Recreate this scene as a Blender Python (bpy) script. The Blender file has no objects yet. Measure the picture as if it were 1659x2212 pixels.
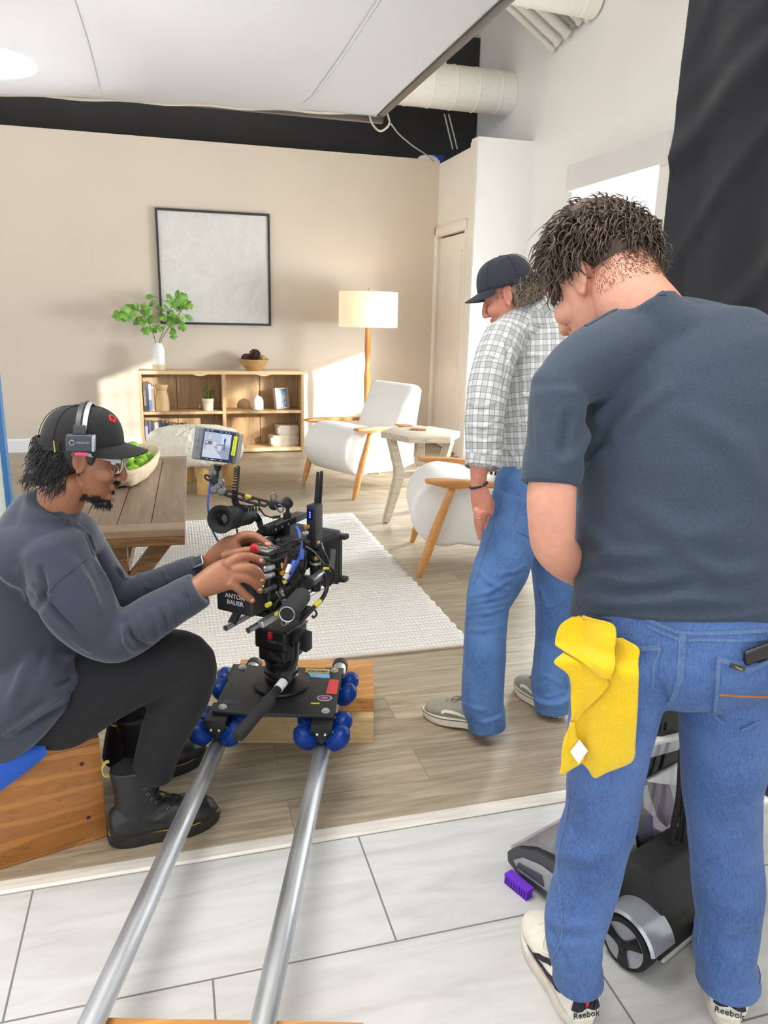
import bpy, bmesh, math, random
import numpy as np
from mathutils import Vector, Matrix, noise as mnoise, kdtree
PI = math.pi
SC = bpy.context.scene
COL = SC.collection
rnd = random.Random(7)
V = Vector

# ------------------------------------------------------------------ camera model (solved from the photograph's vanishing points)
FPX, CX, CY, EYE = 1630.0, 829.5, 1106.0, 1.45
PITCH, ROLL, YAW = 0.2551, 0.02313, 0.2777
_f = V((math.sin(YAW)*math.cos(PITCH), math.cos(YAW)*math.cos(PITCH), -math.sin(PITCH)))
_r = V((math.cos(YAW), -math.sin(YAW), 0)); _u = _r.cross(_f)
RT = math.cos(ROLL)*_r + math.sin(ROLL)*_u
UP = -math.sin(ROLL)*_r + math.cos(ROLL)*_u
FW = _f
EYEP = V((0, 0, EYE))
def ray(x, y): return RT*((x-CX)/FPX) + UP*((CY-y)/FPX) + FW
def FL(x, y, z=0.0):
    d = ray(x, y); return EYEP + d*((z-EYE)/d.z)
def PY(x, y, Y):
    d = ray(x, y); return EYEP + d*(Y/d.y)
def PX(x, y, X):
    d = ray(x, y); return EYEP + d*(X/d.x)
def PD(x, y, D): return EYEP + ray(x, y)*D
def DEP(p): return (V(p)-EYEP).dot(FW)

def srgb(r, g, b):
    def c(u):
        u /= 255.0
        return u/12.92 if u <= 0.04045 else ((u+0.055)/1.055)**2.4
    return (c(r), c(g), c(b), 1.0)

# ------------------------------------------------------------------ materials
class NT:
    def __init__(s, name):
        s.m = bpy.data.materials.new(name); s.m.use_nodes = True
        s.t = s.m.node_tree; s.t.nodes.clear()
        s.out = s.n('ShaderNodeOutputMaterial')
    def n(s, typ, **kw):
        nd = s.t.nodes.new(typ)
        for k, v in kw.items():
            if k in ('inp',):
                for kk, vv in v.items(): nd.inputs[kk].default_value = vv
            else: setattr(nd, k, v)
        return nd
    def l(s, a, b): s.t.links.new(a, b)
    def coord(s, scale=(1, 1, 1), kind='Object', rot=(0, 0, 0)):
        tc = s.n('ShaderNodeTexCoord'); mp = s.n('ShaderNodeMapping')
        mp.inputs['Scale'].default_value = scale; mp.inputs['Rotation'].default_value = rot
        s.l(tc.outputs[kind], mp.inputs['Vector']); return mp.outputs['Vector']
    def noise(s, vec, scale=5, detail=3, rough=.5, dist=0):
        nd = s.n('ShaderNodeTexNoise', inp={'Scale': scale, 'Detail': detail, 'Roughness': rough, 'Distortion': dist})
        s.l(vec, nd.inputs['Vector']); return nd.outputs['Fac']
    def ramp(s, fac, stops):
        r = s.n('ShaderNodeValToRGB'); e = r.color_ramp.elements
        while len(e) < len(stops): e.new(.5)
        for el, (p, c) in zip(e, stops): el.position = p; el.color = c
        s.l(fac, r.inputs['Fac']); return r.outputs['Color']
    def mix(s, fac, a, b, mode='MIX'):
        m = s.n('ShaderNodeMix', data_type='RGBA', blend_type=mode)
        for sock, v in ((m.inputs[0], fac), (m.inputs[6], a), (m.inputs[7], b)):
            if isinstance(v, (int, float)): sock.default_value = v
            elif isinstance(v, tuple): sock.default_value = v
            else: s.l(v, sock)
        return m.outputs[2]
    def math(s, op, a, b=None, c=None):
        m = s.n('ShaderNodeMath', operation=op)
        for i, v in enumerate((a, b, c)):
            if v is None: continue
            if isinstance(v, (int, float)): m.inputs[i].default_value = v
            else: s.l(v, m.inputs[i])
        return m.outputs[0]
    def bsdf(s, color=None, rough=.6, metal=0, bump=None, bstr=.3, bdist=.01, **kw):
        b = s.n('ShaderNodeBsdfPrincipled')
        if color is not None:
            if isinstance(color, tuple): b.inputs['Base Color'].default_value = color
            else: s.l(color, b.inputs['Base Color'])
        if isinstance(rough, (int, float)): b.inputs['Roughness'].default_value = rough
        else: s.l(rough, b.inputs['Roughness'])
        b.inputs['Metallic'].default_value = metal
        for k, v in kw.items(): b.inputs[k].default_value = v
        if bump is not None:
            bp = s.n('ShaderNodeBump', inp={'Strength': bstr, 'Distance': bdist})
            s.l(bump, bp.inputs['Height']); s.l(bp.outputs['Normal'], b.inputs['Normal'])
        s.l(b.outputs['BSDF'], s.out.inputs['Surface'])
        return b

MC = {}
def M_plain(name, rgb, rough=.5, metal=0, var=.06, scale=40, bstr=.08, **kw):
    if name in MC: return MC[name]
    t = NT(name); c = srgb(*rgb); v = t.coord()
    f = t.noise(v, scale, 4)
    c2 = tuple(min(1, x*(1-var)) for x in c[:3])+(1,); c3 = tuple(min(1, x*(1+var)) for x in c[:3])+(1,)
    t.bsdf(t.ramp(f, [(.3, c2), (.7, c3)]), rough, metal, bump=f, bstr=bstr, bdist=.003, **kw)
    MC[name] = t.m; return t.m
def M_wood(name, a, b, scale=(2, 14, 14), rough=.5, nsc=3, detail=5, bstr=.12, rot=(0, 0, 0), knots=False, kind='Object'):
    if name in MC: return MC[name]
    t = NT(name); v = t.coord(scale, kind, rot)
    f = t.noise(v, nsc, detail, .6, .6)
    g = t.noise(v, nsc*6, 3, .6, .2)
    col = t.ramp(f, [(.28, srgb(*a)), (.5, srgb(*[(x+y)/2 for x, y in zip(a, b)])), (.72, srgb(*b))])
    d = tuple(x*.72 for x in srgb(*a)[:3])+(1,)
    col = t.mix(t.math('MULTIPLY', t.math('GREATER_THAN', g, .62), .45), col, d)
    if knots:
        w = t.n('ShaderNodeTexWave', wave_type='RINGS', inp={'Scale': 1.2, 'Distortion': 9, 'Detail': 3, 'Detail Scale': .8})
        t.l(v, w.inputs['Vector'])
        col = t.mix(t.math('MULTIPLY', t.math('GREATER_THAN', w.outputs['Fac'], .86), .35), col, tuple(min(1, x*1.5) for x in srgb(*b)[:3])+(1,))
    t.bsdf(col, rough, 0, bump=g, bstr=bstr, bdist=.002)
    MC[name] = t.m; return t.m
def M_cloth(name, rgb, var=.18, scale=700, rough=.9, bstr=.25, sheen=.15, big=.12, stretch=(1, 1, 1)):
    """woven or knitted cloth: fine thread noise plus soft uneven wear"""
    if name in MC: return MC[name]
    t = NT(name); v = t.coord(stretch)
    f = t.noise(v, scale, 2, .6); g = t.noise(v, 9, 3)
    c = srgb(*rgb)
    lo = tuple(x*(1-var) for x in c[:3])+(1,); hi = tuple(min(1, x*(1+var)) for x in c[:3])+(1,)
    col = t.ramp(f, [(.3, lo), (.7, hi)])
    col = t.mix(t.math('MULTIPLY', g, big*2), col, tuple(min(1, x*1.25+.01) for x in c[:3])+(1,))
    b = t.bsdf(col, rough, 0, bump=f, bstr=bstr, bdist=.002)
    b.inputs['Sheen Weight'].default_value = sheen
    MC[name] = t.m; return t.m

# ------------------------------------------------------------------ mesh building
def frame_from(t):
    t = V(t).normalized()
    a = V((0, 0, 1)) if abs(t.z) < .9 else V((1, 0, 0))
    x = a.cross(t).normalized(); return x, t.cross(x).normalized(), t
class MB:
    """collects shapes in one bmesh; T transforms everything that is added"""
    def __init__(s, T=None): s.bm = bmesh.new(); s.T = T or Matrix()
    def _v(s, p): return s.bm.verts.new(s.T @ V(p))
    def _bev(s, verts, w, seg=2):
        es = {e for v in verts for e in v.link_edges}
        if w: bmesh.ops.bevel(s.bm, geom=list(es), offset=w, segments=seg, profile=.6, affect='EDGES', clamp_overlap=True)
    def box(s, c, d, R=None, bev=0.0, seg=2):
        R = R or Matrix.Identity(3); c = V(c)
        vs = [s._v(c + R @ V((sx*d[0]/2, sy*d[1]/2, sz*d[2]/2))) for sx in (-1, 1) for sy in (-1, 1) for sz in (-1, 1)]
        for q in ((0, 1, 3, 2), (4, 6, 7, 5), (0, 4, 5, 1), (2, 3, 7, 6), (0, 2, 6, 4), (1, 5, 7, 3)): s.bm.faces.new([vs[i] for i in q])
        s._bev(vs, bev, seg); return s
    def box2(s, lo, hi, bev=0.0, seg=2):
        lo, hi = V(lo), V(hi); return s.box((lo+hi)/2, hi-lo, None, bev, seg)
    def rings(s, rings, cap=True, closed=False, cyc=True):
        R = [[s._v(p) for p in r] for r in rings]; n = len(R[0])
        rng = range(n) if cyc else range(n-1)
        for a, b in zip(R, R[1:] + ([R[0]] if closed else [])):
            for i in rng: 
                try: s.bm.faces.new((a[i], a[(i+1) % n], b[(i+1) % n], b[i]))
                except ValueError: pass
        if cap and not closed:
            for r, rev in ((R[0], True), (R[-1], False)):
                try: s.bm.faces.new(list(reversed(r)) if rev else r)
                except ValueError: pass
        return R
    def cyl(s, p0, p1, r0, r1=None, n=20, bev=0, cap=True):
        r1 = r0 if r1 is None else r1; p0, p1 = V(p0), V(p1)
        x, y, t = frame_from(p1-p0)
        ang = [2*PI*i/n for i in range(n)]
        ring = lambda c, r: [c + (x*math.cos(a)+y*math.sin(a))*r for a in ang]
        if bev:
            rr = [ring(p0, r0-bev), ring(p0+t*bev*.3, r0-bev*.3), ring(p0+t*bev, r0), ring(p1-t*bev, r1), ring(p1-t*bev*.3, r1-bev*.3), ring(p1, r1-bev)]
        else: rr = [ring(p0, r0), ring(p1, r1)]
        s.rings(rr, cap); return s
    def pipe(s, p0, p1, ro, ri, n=24):
        p0, p1 = V(p0), V(p1); x, y, t = frame_from(p1-p0); ang = [2*PI*i/n for i in range(n)]
        ring = lambda c, r: [c + (x*math.cos(a)+y*math.sin(a))*r for a in ang]
        s.rings([ring(p0, ri), ring(p0, ro), ring(p1, ro), ring(p1, ri)], closed=True); return s
    def tube(s, pts, r, n=8, cap=True, closed=False):
        pts = [V(p) for p in pts]; rs = r if isinstance(r, (list, tuple)) else [r]*len(pts)
        x = None; out = []; N = len(pts)
        for i, p in enumerate(pts):
            if closed: t = (pts[(i+1) % N]-pts[i-1])
            else: t = pts[min(i+1, N-1)]-pts[max(i-1, 0)]
            t = t.normalized() if t.length > 1e-9 else V((0, 0, 1))
            if x is None: x, y, _ = frame_from(t)
            else:
                x = (x - t*x.dot(t)); x = x.normalized() if x.length > 1e-6 else frame_from(t)[0]
                y = t.cross(x)
            out.append([p + (x*math.cos(2*PI*k/n)+y*math.sin(2*PI*k/n))*rs[i] for k in range(n)])
        s.rings(out, cap, closed); return s
    def lathe(s, prof, base=(0, 0, 0), axis=(0, 0, 1), n=32, cap=True):
        x, y, t = frame_from(axis); b = V(base)
        if abs(V(axis).normalized().z) > .999: x, y, t = V((1, 0, 0)), V((0, 1, 0)), V((0, 0, 1))
        rr = [[b + t*z + (x*math.cos(2*PI*k/n)+y*math.sin(2*PI*k/n))*max(r, 1e-4) for k in range(n)] for r, z in prof]
        s.rings(rr, cap); return s
    def ell(s, c, rad, R=None, n=20, m=12):
        R = R or Matrix.Identity(3); c = V(c); rr = []
        for j in range(m+1):
            th = -PI/2 + PI*j/m; ct = max(math.cos(th), 1e-3)
            rr.append([c + R @ V((rad[0]*ct*math.cos(2*PI*k/n), rad[1]*ct*math.sin(2*PI*k/n), rad[2]*math.sin(th))) for k in range(n)])
        s.rings(rr, True); return s
    def prism(s, poly, d, O=(0, 0, 0), ax=(1, 0, 0), ay=(0, 1, 0), bev=0.0, seg=2):
        """polygon in the plane (O, ax, ay), pushed by d along ax x ay"""
        O, ax, ay = V(O), V(ax), V(ay); nz = ax.cross(ay).normalized()*d
        a = [s._v(O+ax*p[0]+ay*p[1]) for p in poly]; b = [s._v(O+ax*p[0]+ay*p[1]+nz) for p in poly]
        n = len(a); s.bm.faces.new(list(reversed(a))); s.bm.faces.new(b)
        for i in range(n): s.bm.faces.new((a[i], a[(i+1) % n], b[(i+1) % n], b[i]))
        s._bev(a+b, bev, seg); return s
    def grid(s, fn, nu, nv, th=0.0):
        """sheet fn(u,v); th thickens it"""
        P = [[V(fn(i/nu, j/nv)) for i in range(nu+1)] for j in range(nv+1)]
        vs = [[s._v(p) for p in r] for r in P]; fs = []
        for j in range(nv):
            for i in range(nu): fs.append(s.bm.faces.new((vs[j][i], vs[j][i+1], vs[j+1][i+1], vs[j+1][i])))
        if th:
            s.bm.normal_update()
            bmesh.ops.solidify(s.bm, geom=fs, thickness=th)
        return s
    def raw(s, verts, faces):
        vs = [s._v(p) for p in verts]
        for f in faces: s.bm.faces.new([vs[i] for i in f])
        return s
    def build(s, name, m, parent=None, smooth=35, kind=None, keep=False):
        """parent given: the vertices are world coordinates unless the parent sits at the origin"""
        bmesh.ops.recalc_face_normals(s.bm, faces=s.bm.faces)
        me = bpy.data.meshes.new(name); s.bm.to_mesh(me); s.bm.free()
        return link_mesh(name, me, m, parent, smooth, kind, keep)
def wloc(o):
    p = V((0, 0, 0))
    while o: p += o.location; o = o.parent
    return p
def link_mesh(name, me, m, parent=None, smooth=35, kind=None, local=False):
    o = bpy.data.objects.new(name, me); COL.objects.link(o)
    ms = m if isinstance(m, (list, tuple)) else [m]
    for k in ms: me.materials.append(k)
    if len(me.vertices):
        co = np.empty(len(me.vertices)*3, np.float32); me.vertices.foreach_get('co', co); co = co.reshape(-1, 3)
        if parent is not None:
            off = V((0, 0, 0)) if local else wloc(parent)
            if not local: me.transform(Matrix.Translation(-off))
            o.parent = parent
        elif not local:
            c = (co.min(0)+co.max(0))/2; off = V((float(c[0]), float(c[1]), float(co[:, 2].min())))
            me.transform(Matrix.Translation(-off)); o.location = off
    if smooth:
        me.polygons.foreach_set('use_smooth', [True]*len(me.polygons))
        if smooth < 180: me.set_sharp_from_angle(angle=math.radians(smooth))
    if kind: o['kind'] = kind
    return o
def thing(name, label, cat, loc=(0, 0, 0), rz=0, group=None):
    o = bpy.data.objects.new(name, None); COL.objects.link(o); o.location = loc; o.rotation_euler = (0, 0, rz)
    o.empty_display_size = .05
    return tag(o, label, cat, group)
def tag(o, label, cat, group=None):
    o['label'] = label; o['category'] = cat
    if group: o['group'] = group
    return o
def dup(root, loc, rz=None, label=None, group=None):
    r = root.copy(); COL.objects.link(r); r.location = loc
    if rz is not None: r.rotation_euler = (0, 0, rz)
    if label: r['label'] = label
    if group: r['group'] = group
    for ch in list(root.children):
        c = ch.copy(); COL.objects.link(c); c.parent = r
        for g in list(ch.children):
            d = g.copy(); COL.objects.link(d); d.parent = c
    return r
def Rz(a): return Matrix.Rotation(a, 3, 'Z')
def TRS(loc, rz=0): return Matrix.Translation(V(loc)) @ Matrix.Rotation(rz, 4, 'Z')
def spline(pts, n=8):
    """Catmull-Rom through points (tuples of any length)"""
    P = [np.array(p, float) for p in pts]; P = [2*P[0]-P[1]] + P + [2*P[-1]-P[-2]]; out = []
    for i in range(1, len(P)-2):
        for k in range(n):
            t = k/n; a, b, c, d = P[i-1:i+3]
            out.append(.5*((2*b)+(-a+c)*t+(2*a-5*b+4*c-d)*t*t+(-a+3*b-3*c+d)*t**3))
    out.append(P[-2]); return out
# ================================================================== THE ROOM
def mat_planks():
    t = NT('oak_laminate'); v = t.coord((1, 1, 1))
    br = t.n('ShaderNodeTexBrick', offset=.37, inp={'Scale': 1.0, 'Mortar Size': .0012, 'Brick Width': 1.25, 'Row Height': .19, 'Bias': 0,
             'Color1': (0, 0, 0, 1), 'Color2': (1, 1, 1, 1), 'Mortar': (0, 0, 0, 1)})
    t.l(v, br.inputs['Vector'])
    sv = t.n('ShaderNodeVectorMath', operation='MULTIPLY_ADD', inp={1: (1.6, 22, 1)})
    t.l(v, sv.inputs[0])
    off = t.n('ShaderNodeCombineXYZ'); t.l(t.math('MULTIPLY', br.outputs['Color'], 13.0), off.inputs[0]); t.l(t.math('MULTIPLY', br.outputs['Color'], 7.0), off.inputs[1])
    t.l(off.outputs[0], sv.inputs[2])
    g = t.noise(sv.outputs[0], 1.6, 6, .62, 1.2)
    col = t.ramp(g, [(.25, srgb(126, 112, 92)), (.45, srgb(160, 146, 124)), (.62, srgb(180, 167, 145)), (.8, srgb(200, 188, 168))])
    tone = t.ramp(br.outputs['Color'], [(0, srgb(225, 225, 225)), (1, srgb(255, 255, 255))])
    col = t.mix(.9, col, tone, 'MULTIPLY')
    col = t.mix(t.math('MULTIPLY', br.outputs['Fac'], .6), col, srgb(90, 76, 62))
    t.bsdf(col, t.ramp(g, [(0, (.33,)*3+(1,)), (1, (.5,)*3+(1,))]), bump=t.math('ADD', g, t.math('MULTIPLY', br.outputs['Fac'], -3)), bstr=.12, bdist=.002)
    return t.m
def mat_tile():
    t = NT('grey_stone_tile'); v = t.coord((1, 1, 1))
    sv = t.n('ShaderNodeMapping'); sv.inputs['Scale'].default_value = (1.1, 7, 1); sv.inputs['Rotation'].default_value = (0, 0, math.radians(-3)); t.l(v, sv.inputs['Vector'])
    g = t.noise(sv.outputs[0], 1.5, 7, .62, 1.0)
    br = t.n('ShaderNodeTexBrick', offset=.5, inp={'Scale': 1.0, 'Mortar Size': .0026, 'Mortar Smooth': .1, 'Brick Width': .86, 'Row Height': .388,
             'Color1': (.97, .97, .97, 1), 'Color2': (1, 1, 1, 1), 'Mortar': (0, 0, 0, 1)})
    mp = t.n('ShaderNodeMapping'); mp.inputs['Location'].default_value = (-.53, -.213, 0); t.l(v, mp.inputs['Vector']); t.l(mp.outputs[0], br.inputs['Vector'])
    col = t.ramp(g, [(.25, srgb(176, 175, 172)), (.5, srgb(196, 196, 194)), (.75, srgb(209, 209, 208))])
    col = t.mix(br.outputs['Fac'], col, srgb(120, 118, 114))
    t.bsdf(col, .36, bump=t.math('MULTIPLY', br.outputs['Fac'], -1), bstr=.4, bdist=.003)
    return t.m
def mat_wallpaint(name, rgb, rough=.6):
    t = NT(name); v = t.coord(); f = t.noise(v, 320, 3); g = t.noise(v, 1.3, 2)
    c = srgb(*rgb)
    t.bsdf(t.ramp(g, [(.2, tuple(x*.965 for x in c[:3])+(1,)), (.8, tuple(min(1, x*1.03) for x in c[:3])+(1,))]), rough, bump=f, bstr=.12, bdist=.002)
    return t.m
BEIGE = mat_wallpaint('beige_wall_paint', (206, 195, 179))
CREAM = mat_wallpaint('cream_flat_paint', (237, 230, 220), .5)
WHITE = mat_wallpaint('white_wall_paint', (242, 242, 240), .5)
CEIL = mat_wallpaint('ceiling_paint', (214, 200, 178), .8)
TRIMW = mat_wallpaint('white_trim_paint', (230, 229, 230), .35)

# floors: oak-look laminate on the set, stone tile in front of it
MB().box2((-4.5, 1.856, -.1), (3.5, 9.4, 0)).build('floor', mat_planks(), kind='structure', smooth=0)
MB().box2((-4.5, -2.5, -.1), (3.5, 1.806, 0)).build('floor', mat_tile(), kind='structure', smooth=0)
t = NT('pale_transition_strip'); v = t.coord((3, 40, 1)); g = t.noise(v, 2, 5)
t.bsdf(t.ramp(g, [(.3, srgb(196, 190, 180)), (.7, srgb(222, 218, 209))]), .4)
m = MB(); m.prism([(1.804, -.1), (1.806, .003), (1.814, .007), (1.850, .007), (1.858, .003), (1.858, -.1)], 8.0, (-4.5, 0, 0), (0, 1, 0), (0, 0, 1))
m.build('trim_1', t.m, kind='structure', smooth=20)

# beige set wall, with its baseboard
MB().box2((-2.6, 8.39, 0), (2.93, 8.43, 3.085)).build('wall_back', BEIGE, kind='structure', smooth=0)
m = MB(); m.prism([(8.388, 0), (8.374, 0), (8.374, .125), (8.38, .14), (8.388, .142)], 5.5, (-2.6, 0, 0), (0, 1, 0), (0, 0, 1))
m.build('baseboard_back', TRIMW, kind='structure', smooth=20)

# cream door flat (plane X = 2.93), door opening y 7.47..8.37, return flat and the building wall
DY0, DY1, DZ = 7.50, 8.36, 2.30
m = MB()
m.box2((2.93, 7.344, 0), (2.98, DY0, 3.09)); m.box2((2.93, DY1, 0), (2.98, 8.75, 3.05)); m.box2((2.93, DY0, DZ), (2.98, DY1, 3.05))
m.box2((2.92, 7.344, 3.05), (2.98, 7.45, 3.11))
m.build('wall_side', CREAM, kind='structure', smooth=0)
MB().box2((2.93, 7.30, 0), (3.506, 7.344, 3.11)).build('wall_return', WHITE, kind='structure', smooth=0)
dr = bpy.data.objects.new('door_1', None); COL.objects.link(dr); dr.location = (2.95, 7.93, 0); dr['kind'] = 'structure'
m = MB()                                                              # slab with two recessed panels
x0 = 2.955
m.box2((x0, DY0+.02, .01), (x0+.04, DY1-.02, DZ-.02), bev=.002)
for za, zb in ((.22, 1.02), (1.22, 2.12)):
    for ya, yb, zc, zd in ((7.66, 7.675, za, zb), (8.185, 8.2, za, zb), (7.66, 8.2, za, za+.015), (7.66, 8.2, zb-.015, zb)):
        m.box2((x0-.007, ya, zc), (x0+.002, yb, zd), bev=.003)
m.build('door_panel', CREAM, dr)
m = MB()
for (ya, yb, za, zb) in ((DY1-.005, DY1+.09, 0, DZ+.10), (DY0-.03, DY0+.0, 0, DZ+.10), (DY0-.03, DY1+.09, DZ-.0, DZ+.10)):
    m.box2((2.91, ya, za), (2.935, yb, zb), bev=.006); m.box2((2.902, ya+.012 if yb-ya < .2 else ya, za+.012 if za else 0), (2.914, yb-.014 if yb-ya < .2 else yb, zb-.014), bev=.004)
m.build('door_frame', CREAM, dr)
m = MB(); m.box2((2.944, 7.575, 1.06), (2.957, 7.595, 1.115), bev=.003); m.build('door_latch', M_plain('dark_latch', (40, 38, 36), .4, .6), dr)

XB = 3.506
W1 = (5.20, 6.47, .9, 2.54)                       # seen between the heads; W2 is hidden behind the black curtain
W2 = (2.9, 4.75, .55, 1.74)
m = MB()
def wallx(ya, yb, za, zb): m.box2((XB, ya, za), (XB+.16, yb, zb))
wallx(W1[1], 9.4, 0, 5); wallx(W2[1], W1[0], 0, 5); wallx(-12, W2[0], 0, 5)
for w in (W1, W2): wallx(w[0], w[1], 0, w[2]); wallx(w[0], w[1], w[3], 5)
m.build('wall_right', WHITE, kind='structure', smooth=0)
FRW = TRIMW
GLASS = NT('window_glass')
_b = GLASS.n('ShaderNodeBsdfTransparent'); _b.inputs[0].default_value = (.95, .96, .97, 1); _g = GLASS.n('ShaderNodeBsdfGlossy', inp={'Roughness': .02}); _mx = GLASS.n('ShaderNodeMixShader', inp={0: .06})
GLASS.l(_b.outputs[0], _mx.inputs[1]); GLASS.l(_g.outputs[0], _mx.inputs[2]); GLASS.l(_mx.outputs[0], GLASS.out.inputs['Surface']); GLASS = GLASS.m
t = NT('added_blind_cloth'); a = t.n('ShaderNodeBsdfTranslucent', inp={'Color': (.93, .93, .92, 1)}); b = t.n('ShaderNodeBsdfDiffuse', inp={'Color': (.8, .8, .8, 1)}); mx = t.n('ShaderNodeMixShader', inp={0: .4})
t.l(a.outputs[0], mx.inputs[1]); t.l(b.outputs[0], mx.inputs[2]); t.l(mx.outputs[0], t.out.inputs['Surface']); SHADE = t.m
for k, (w, nm, ny, nz) in enumerate(((W1, 'window_1', 1, 1), (W2, 'window_2', 6, 4))):
    ya, yb, za, zb = w
    wn = bpy.data.objects.new(nm, None); COL.objects.link(wn); wn.location = (XB+.1, (ya+yb)/2, za); wn['kind'] = 'structure'
    m = MB()
    for i in range(ny+1):
        y = ya+(yb-ya)*i/ny; hw = .03 if i in (0, ny) else .016
        m.box2((XB+.08, max(ya, y-hw), za), (XB+.12, min(yb, y+hw), zb), bev=.002)
    for i in range(nz+1):
        z = za+(zb-za)*i/nz; hw = .03 if i in (0, nz) else .016
        m.box2((XB+.082, ya, max(za, z-hw)), (XB+.118, yb, min(zb, z+hw)), bev=.002)
    m.build('window_frame', FRW, wn)
    MB().box2((XB+.098, ya+.01, za+.01), (XB+.102, yb-.01, zb-.01)).build('window_pane', GLASS, wn, smooth=0)
    if k == 0:
        m = MB(); m.box2((XB-.05, ya-.12, zb), (XB, yb+.03, zb+.215), bev=.006); m.build('window_valance', TRIMW, wn)
        MB().box2((XB+.03, ya+.01, 1.56), (XB+.032, yb-.01, zb)).build('added_sun_blind', SHADE, wn, smooth=0)  # added blind: blocks the upper sun so the wall patch ends lower

# building ceiling over everything and the black-draped end of the room
t = CEIL
MB().box2((-4.5, -2.5, 4.72), (3.9, 9.4, 4.82)).build('ceiling', CEIL, kind='structure', smooth=0)
BLK = M_cloth('black_duvetyne', (45, 44, 46), .2, 300, .95, .2, .25)
def black_backdrop(u, v):
    x = -3.4+u*6.9; z = 2.7+v*1.75
    return (x, 8.80+.02*math.sin(x*5+v*2)+.012*math.sin(x*13+v), z)
o = MB().grid(black_backdrop, 90, 6, .006).build('black_drape', BLK, smooth=60)
tag(o, 'long black drape stretched high behind the beige wall under the white overhead cloth', 'drape')
m = MB(); m.box2((-4.5, 9.3, 0), (3.9, 9.4, 4.72)); m.build('wall_rear', CEIL, kind='structure', smooth=0)

# ceiling ducts and pipes
DUCT = M_plain('painted_duct', (250, 249, 242), .45, 0, .03, 30)
def duct(name, p0, p1, r, label, step, extra=()):
    root = thing(name, label, 'duct', tuple(p0))
    m = MB(); m.cyl(p0, p1, r, n=48); m.build('tube', DUCT, root)
    d = (V(p1)-V(p0)); L = d.length; d.normalize(); s = .12
    while s < L-.03:
        a = V(p0)+d*s; m = MB(); m.cyl(a, a+d*.012, r+.006, n=48, bev=.004); m.build('seam_band', DUCT, root); s += step
    return root
Ya = 7.95
c = PY(1100, 203, Ya); r = .5*(PY(1100, 155, Ya)-PY(1100, 249, Ya)).length
duct('spiral_duct', (c.x-2.2, Ya, c.z), (XB-.002, Ya, c.z), r, 'large pale spiral duct running into the white wall above the door flat', .24)
m = MB(); c2 = PY(958, 148, Ya); m.box2((c2.x-.02, Ya-.02, c.z+r-.01), (c2.x+.02, Ya+.02, 4.72)); o = m.build('duct_hanger', DUCT); tag(o, 'short white strut holding the spiral duct to the ceiling', 'hanger')
Yb = 6.3
c = PY(1340, 5, Yb); r = .5*(PY(1340, -55, Yb)-PY(1340, 33, Yb)).length
xe_ = min(c.x+.03, XB-.02); duct('round_duct', (xe_-1.6, Yb, c.z+.05), (xe_, Yb, c.z), r, 'white round duct crossing the top edge of the photo', .45)
for a_, b_, rr in (((1105, 8), (1197, 104), .028), ((1130, 2), (1208, 92), .03), ((1160, 0), (1231, 72), .045), ((1195, 0), (1240, 50), .035)):
    pass
PLAB = ['slim white pipe at the left edge of the ceiling pipe row', 'white ceiling pipe next to the slim outermost pipe', 'fat white ceiling pipe in the middle of the row', 'grey metal ceiling pipe among the white ones', 'white ceiling pipe just right of the grey one', 'last white ceiling pipe nearest the round duct']
PM = M_plain('pipe_white', (224, 223, 218), .4); PG = M_plain('pipe_grey', (150, 148, 148), .4, .3)
for i, (q, r) in enumerate((((1196, 106), .03), ((1209, 90), .045), ((1229, 72), .05), ((1243, 52), .038), ((1255, 46), .034), ((1272, 38), .034))):
    e = PX(q[0], q[1], XB-.03); d = V((-.93, -.22, .60)).normalized()
    d = (PY(q[0]-118, q[1]-112, e.y+.12)-e).normalized()
    m = MB(); m.cyl(e, e+d*1.5, r, n=20); m.cyl(e-d*.01, e+d*.03, r+.008, n=20)
    tag(m.build('ceiling_pipe', PG if i == 3 else PM), PLAB[i], 'pipe', 'pipes under the ceiling')

# white overhead diffusion cloth on a frame
t = NT('white_diffusion_cloth'); v = t.coord(); g = t.noise(v, 400, 2); g2 = t.noise(v, 1.2, 3)
a = t.n('ShaderNodeBsdfTranslucent', inp={'Color': (.70, .70, .71, 1)}); b = t.n('ShaderNodeBsdfDiffuse', inp={'Color': (.70, .70, .70, 1)}); mx = t.n('ShaderNodeMixShader', inp={0: .55})
bp = t.n('ShaderNodeBump', inp={'Strength': .1, 'Distance': .003}); t.l(g, bp.inputs['Height']); t.l(bp.outputs[0], b.inputs['Normal'])
t.l(a.outputs[0], mx.inputs[1]); t.l(b.outputs[0], mx.inputs[2]); t.l(mx.outputs[0], t.out.inputs['Surface']); SILK = t.m
HEM = M_cloth('cream_hem_tape', (206, 198, 178), .1, 300); POLE = M_plain('dark_frame_tube', (92, 84, 78), .5, .3); 
X0, X1, Yn, Yf = -3.1, 1.63, 2.3, 6.10
sz = lambda x: 2.9+.034*(x-1.63)
fr = thing('overhead_diffusion_frame', 'large white overhead diffusion cloth stretched on a dark frame above the set', 'diffusion frame', (X1, Yf, sz(X1)))
def sheet(u, v):
    x = X0+(X1-X0)*u; y = Yn+(Yf-Yn)*v
    e = min(u, 1-u, v, 1-v)
    w = .006*math.sin(u*37)*math.exp(-(1-v)*14)
    return (x, y, sz(x)+.02-.05*min(1, e*6)+w)
MB().grid(sheet, 80, 60, .004).build('cloth', SILK, fr, smooth=180)
m = MB()
for xs in (-.33, 1.02):                                              # stitched panel seams
    m = MB(); m.tube([(xs+.005*math.sin(y*3), y, sz(xs)-.0335) for y in np.linspace(Yn+.3, Yf-.3, 30)], .0028, 6); m.build('panel_seam', SILK, fr)
m = MB()
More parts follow.
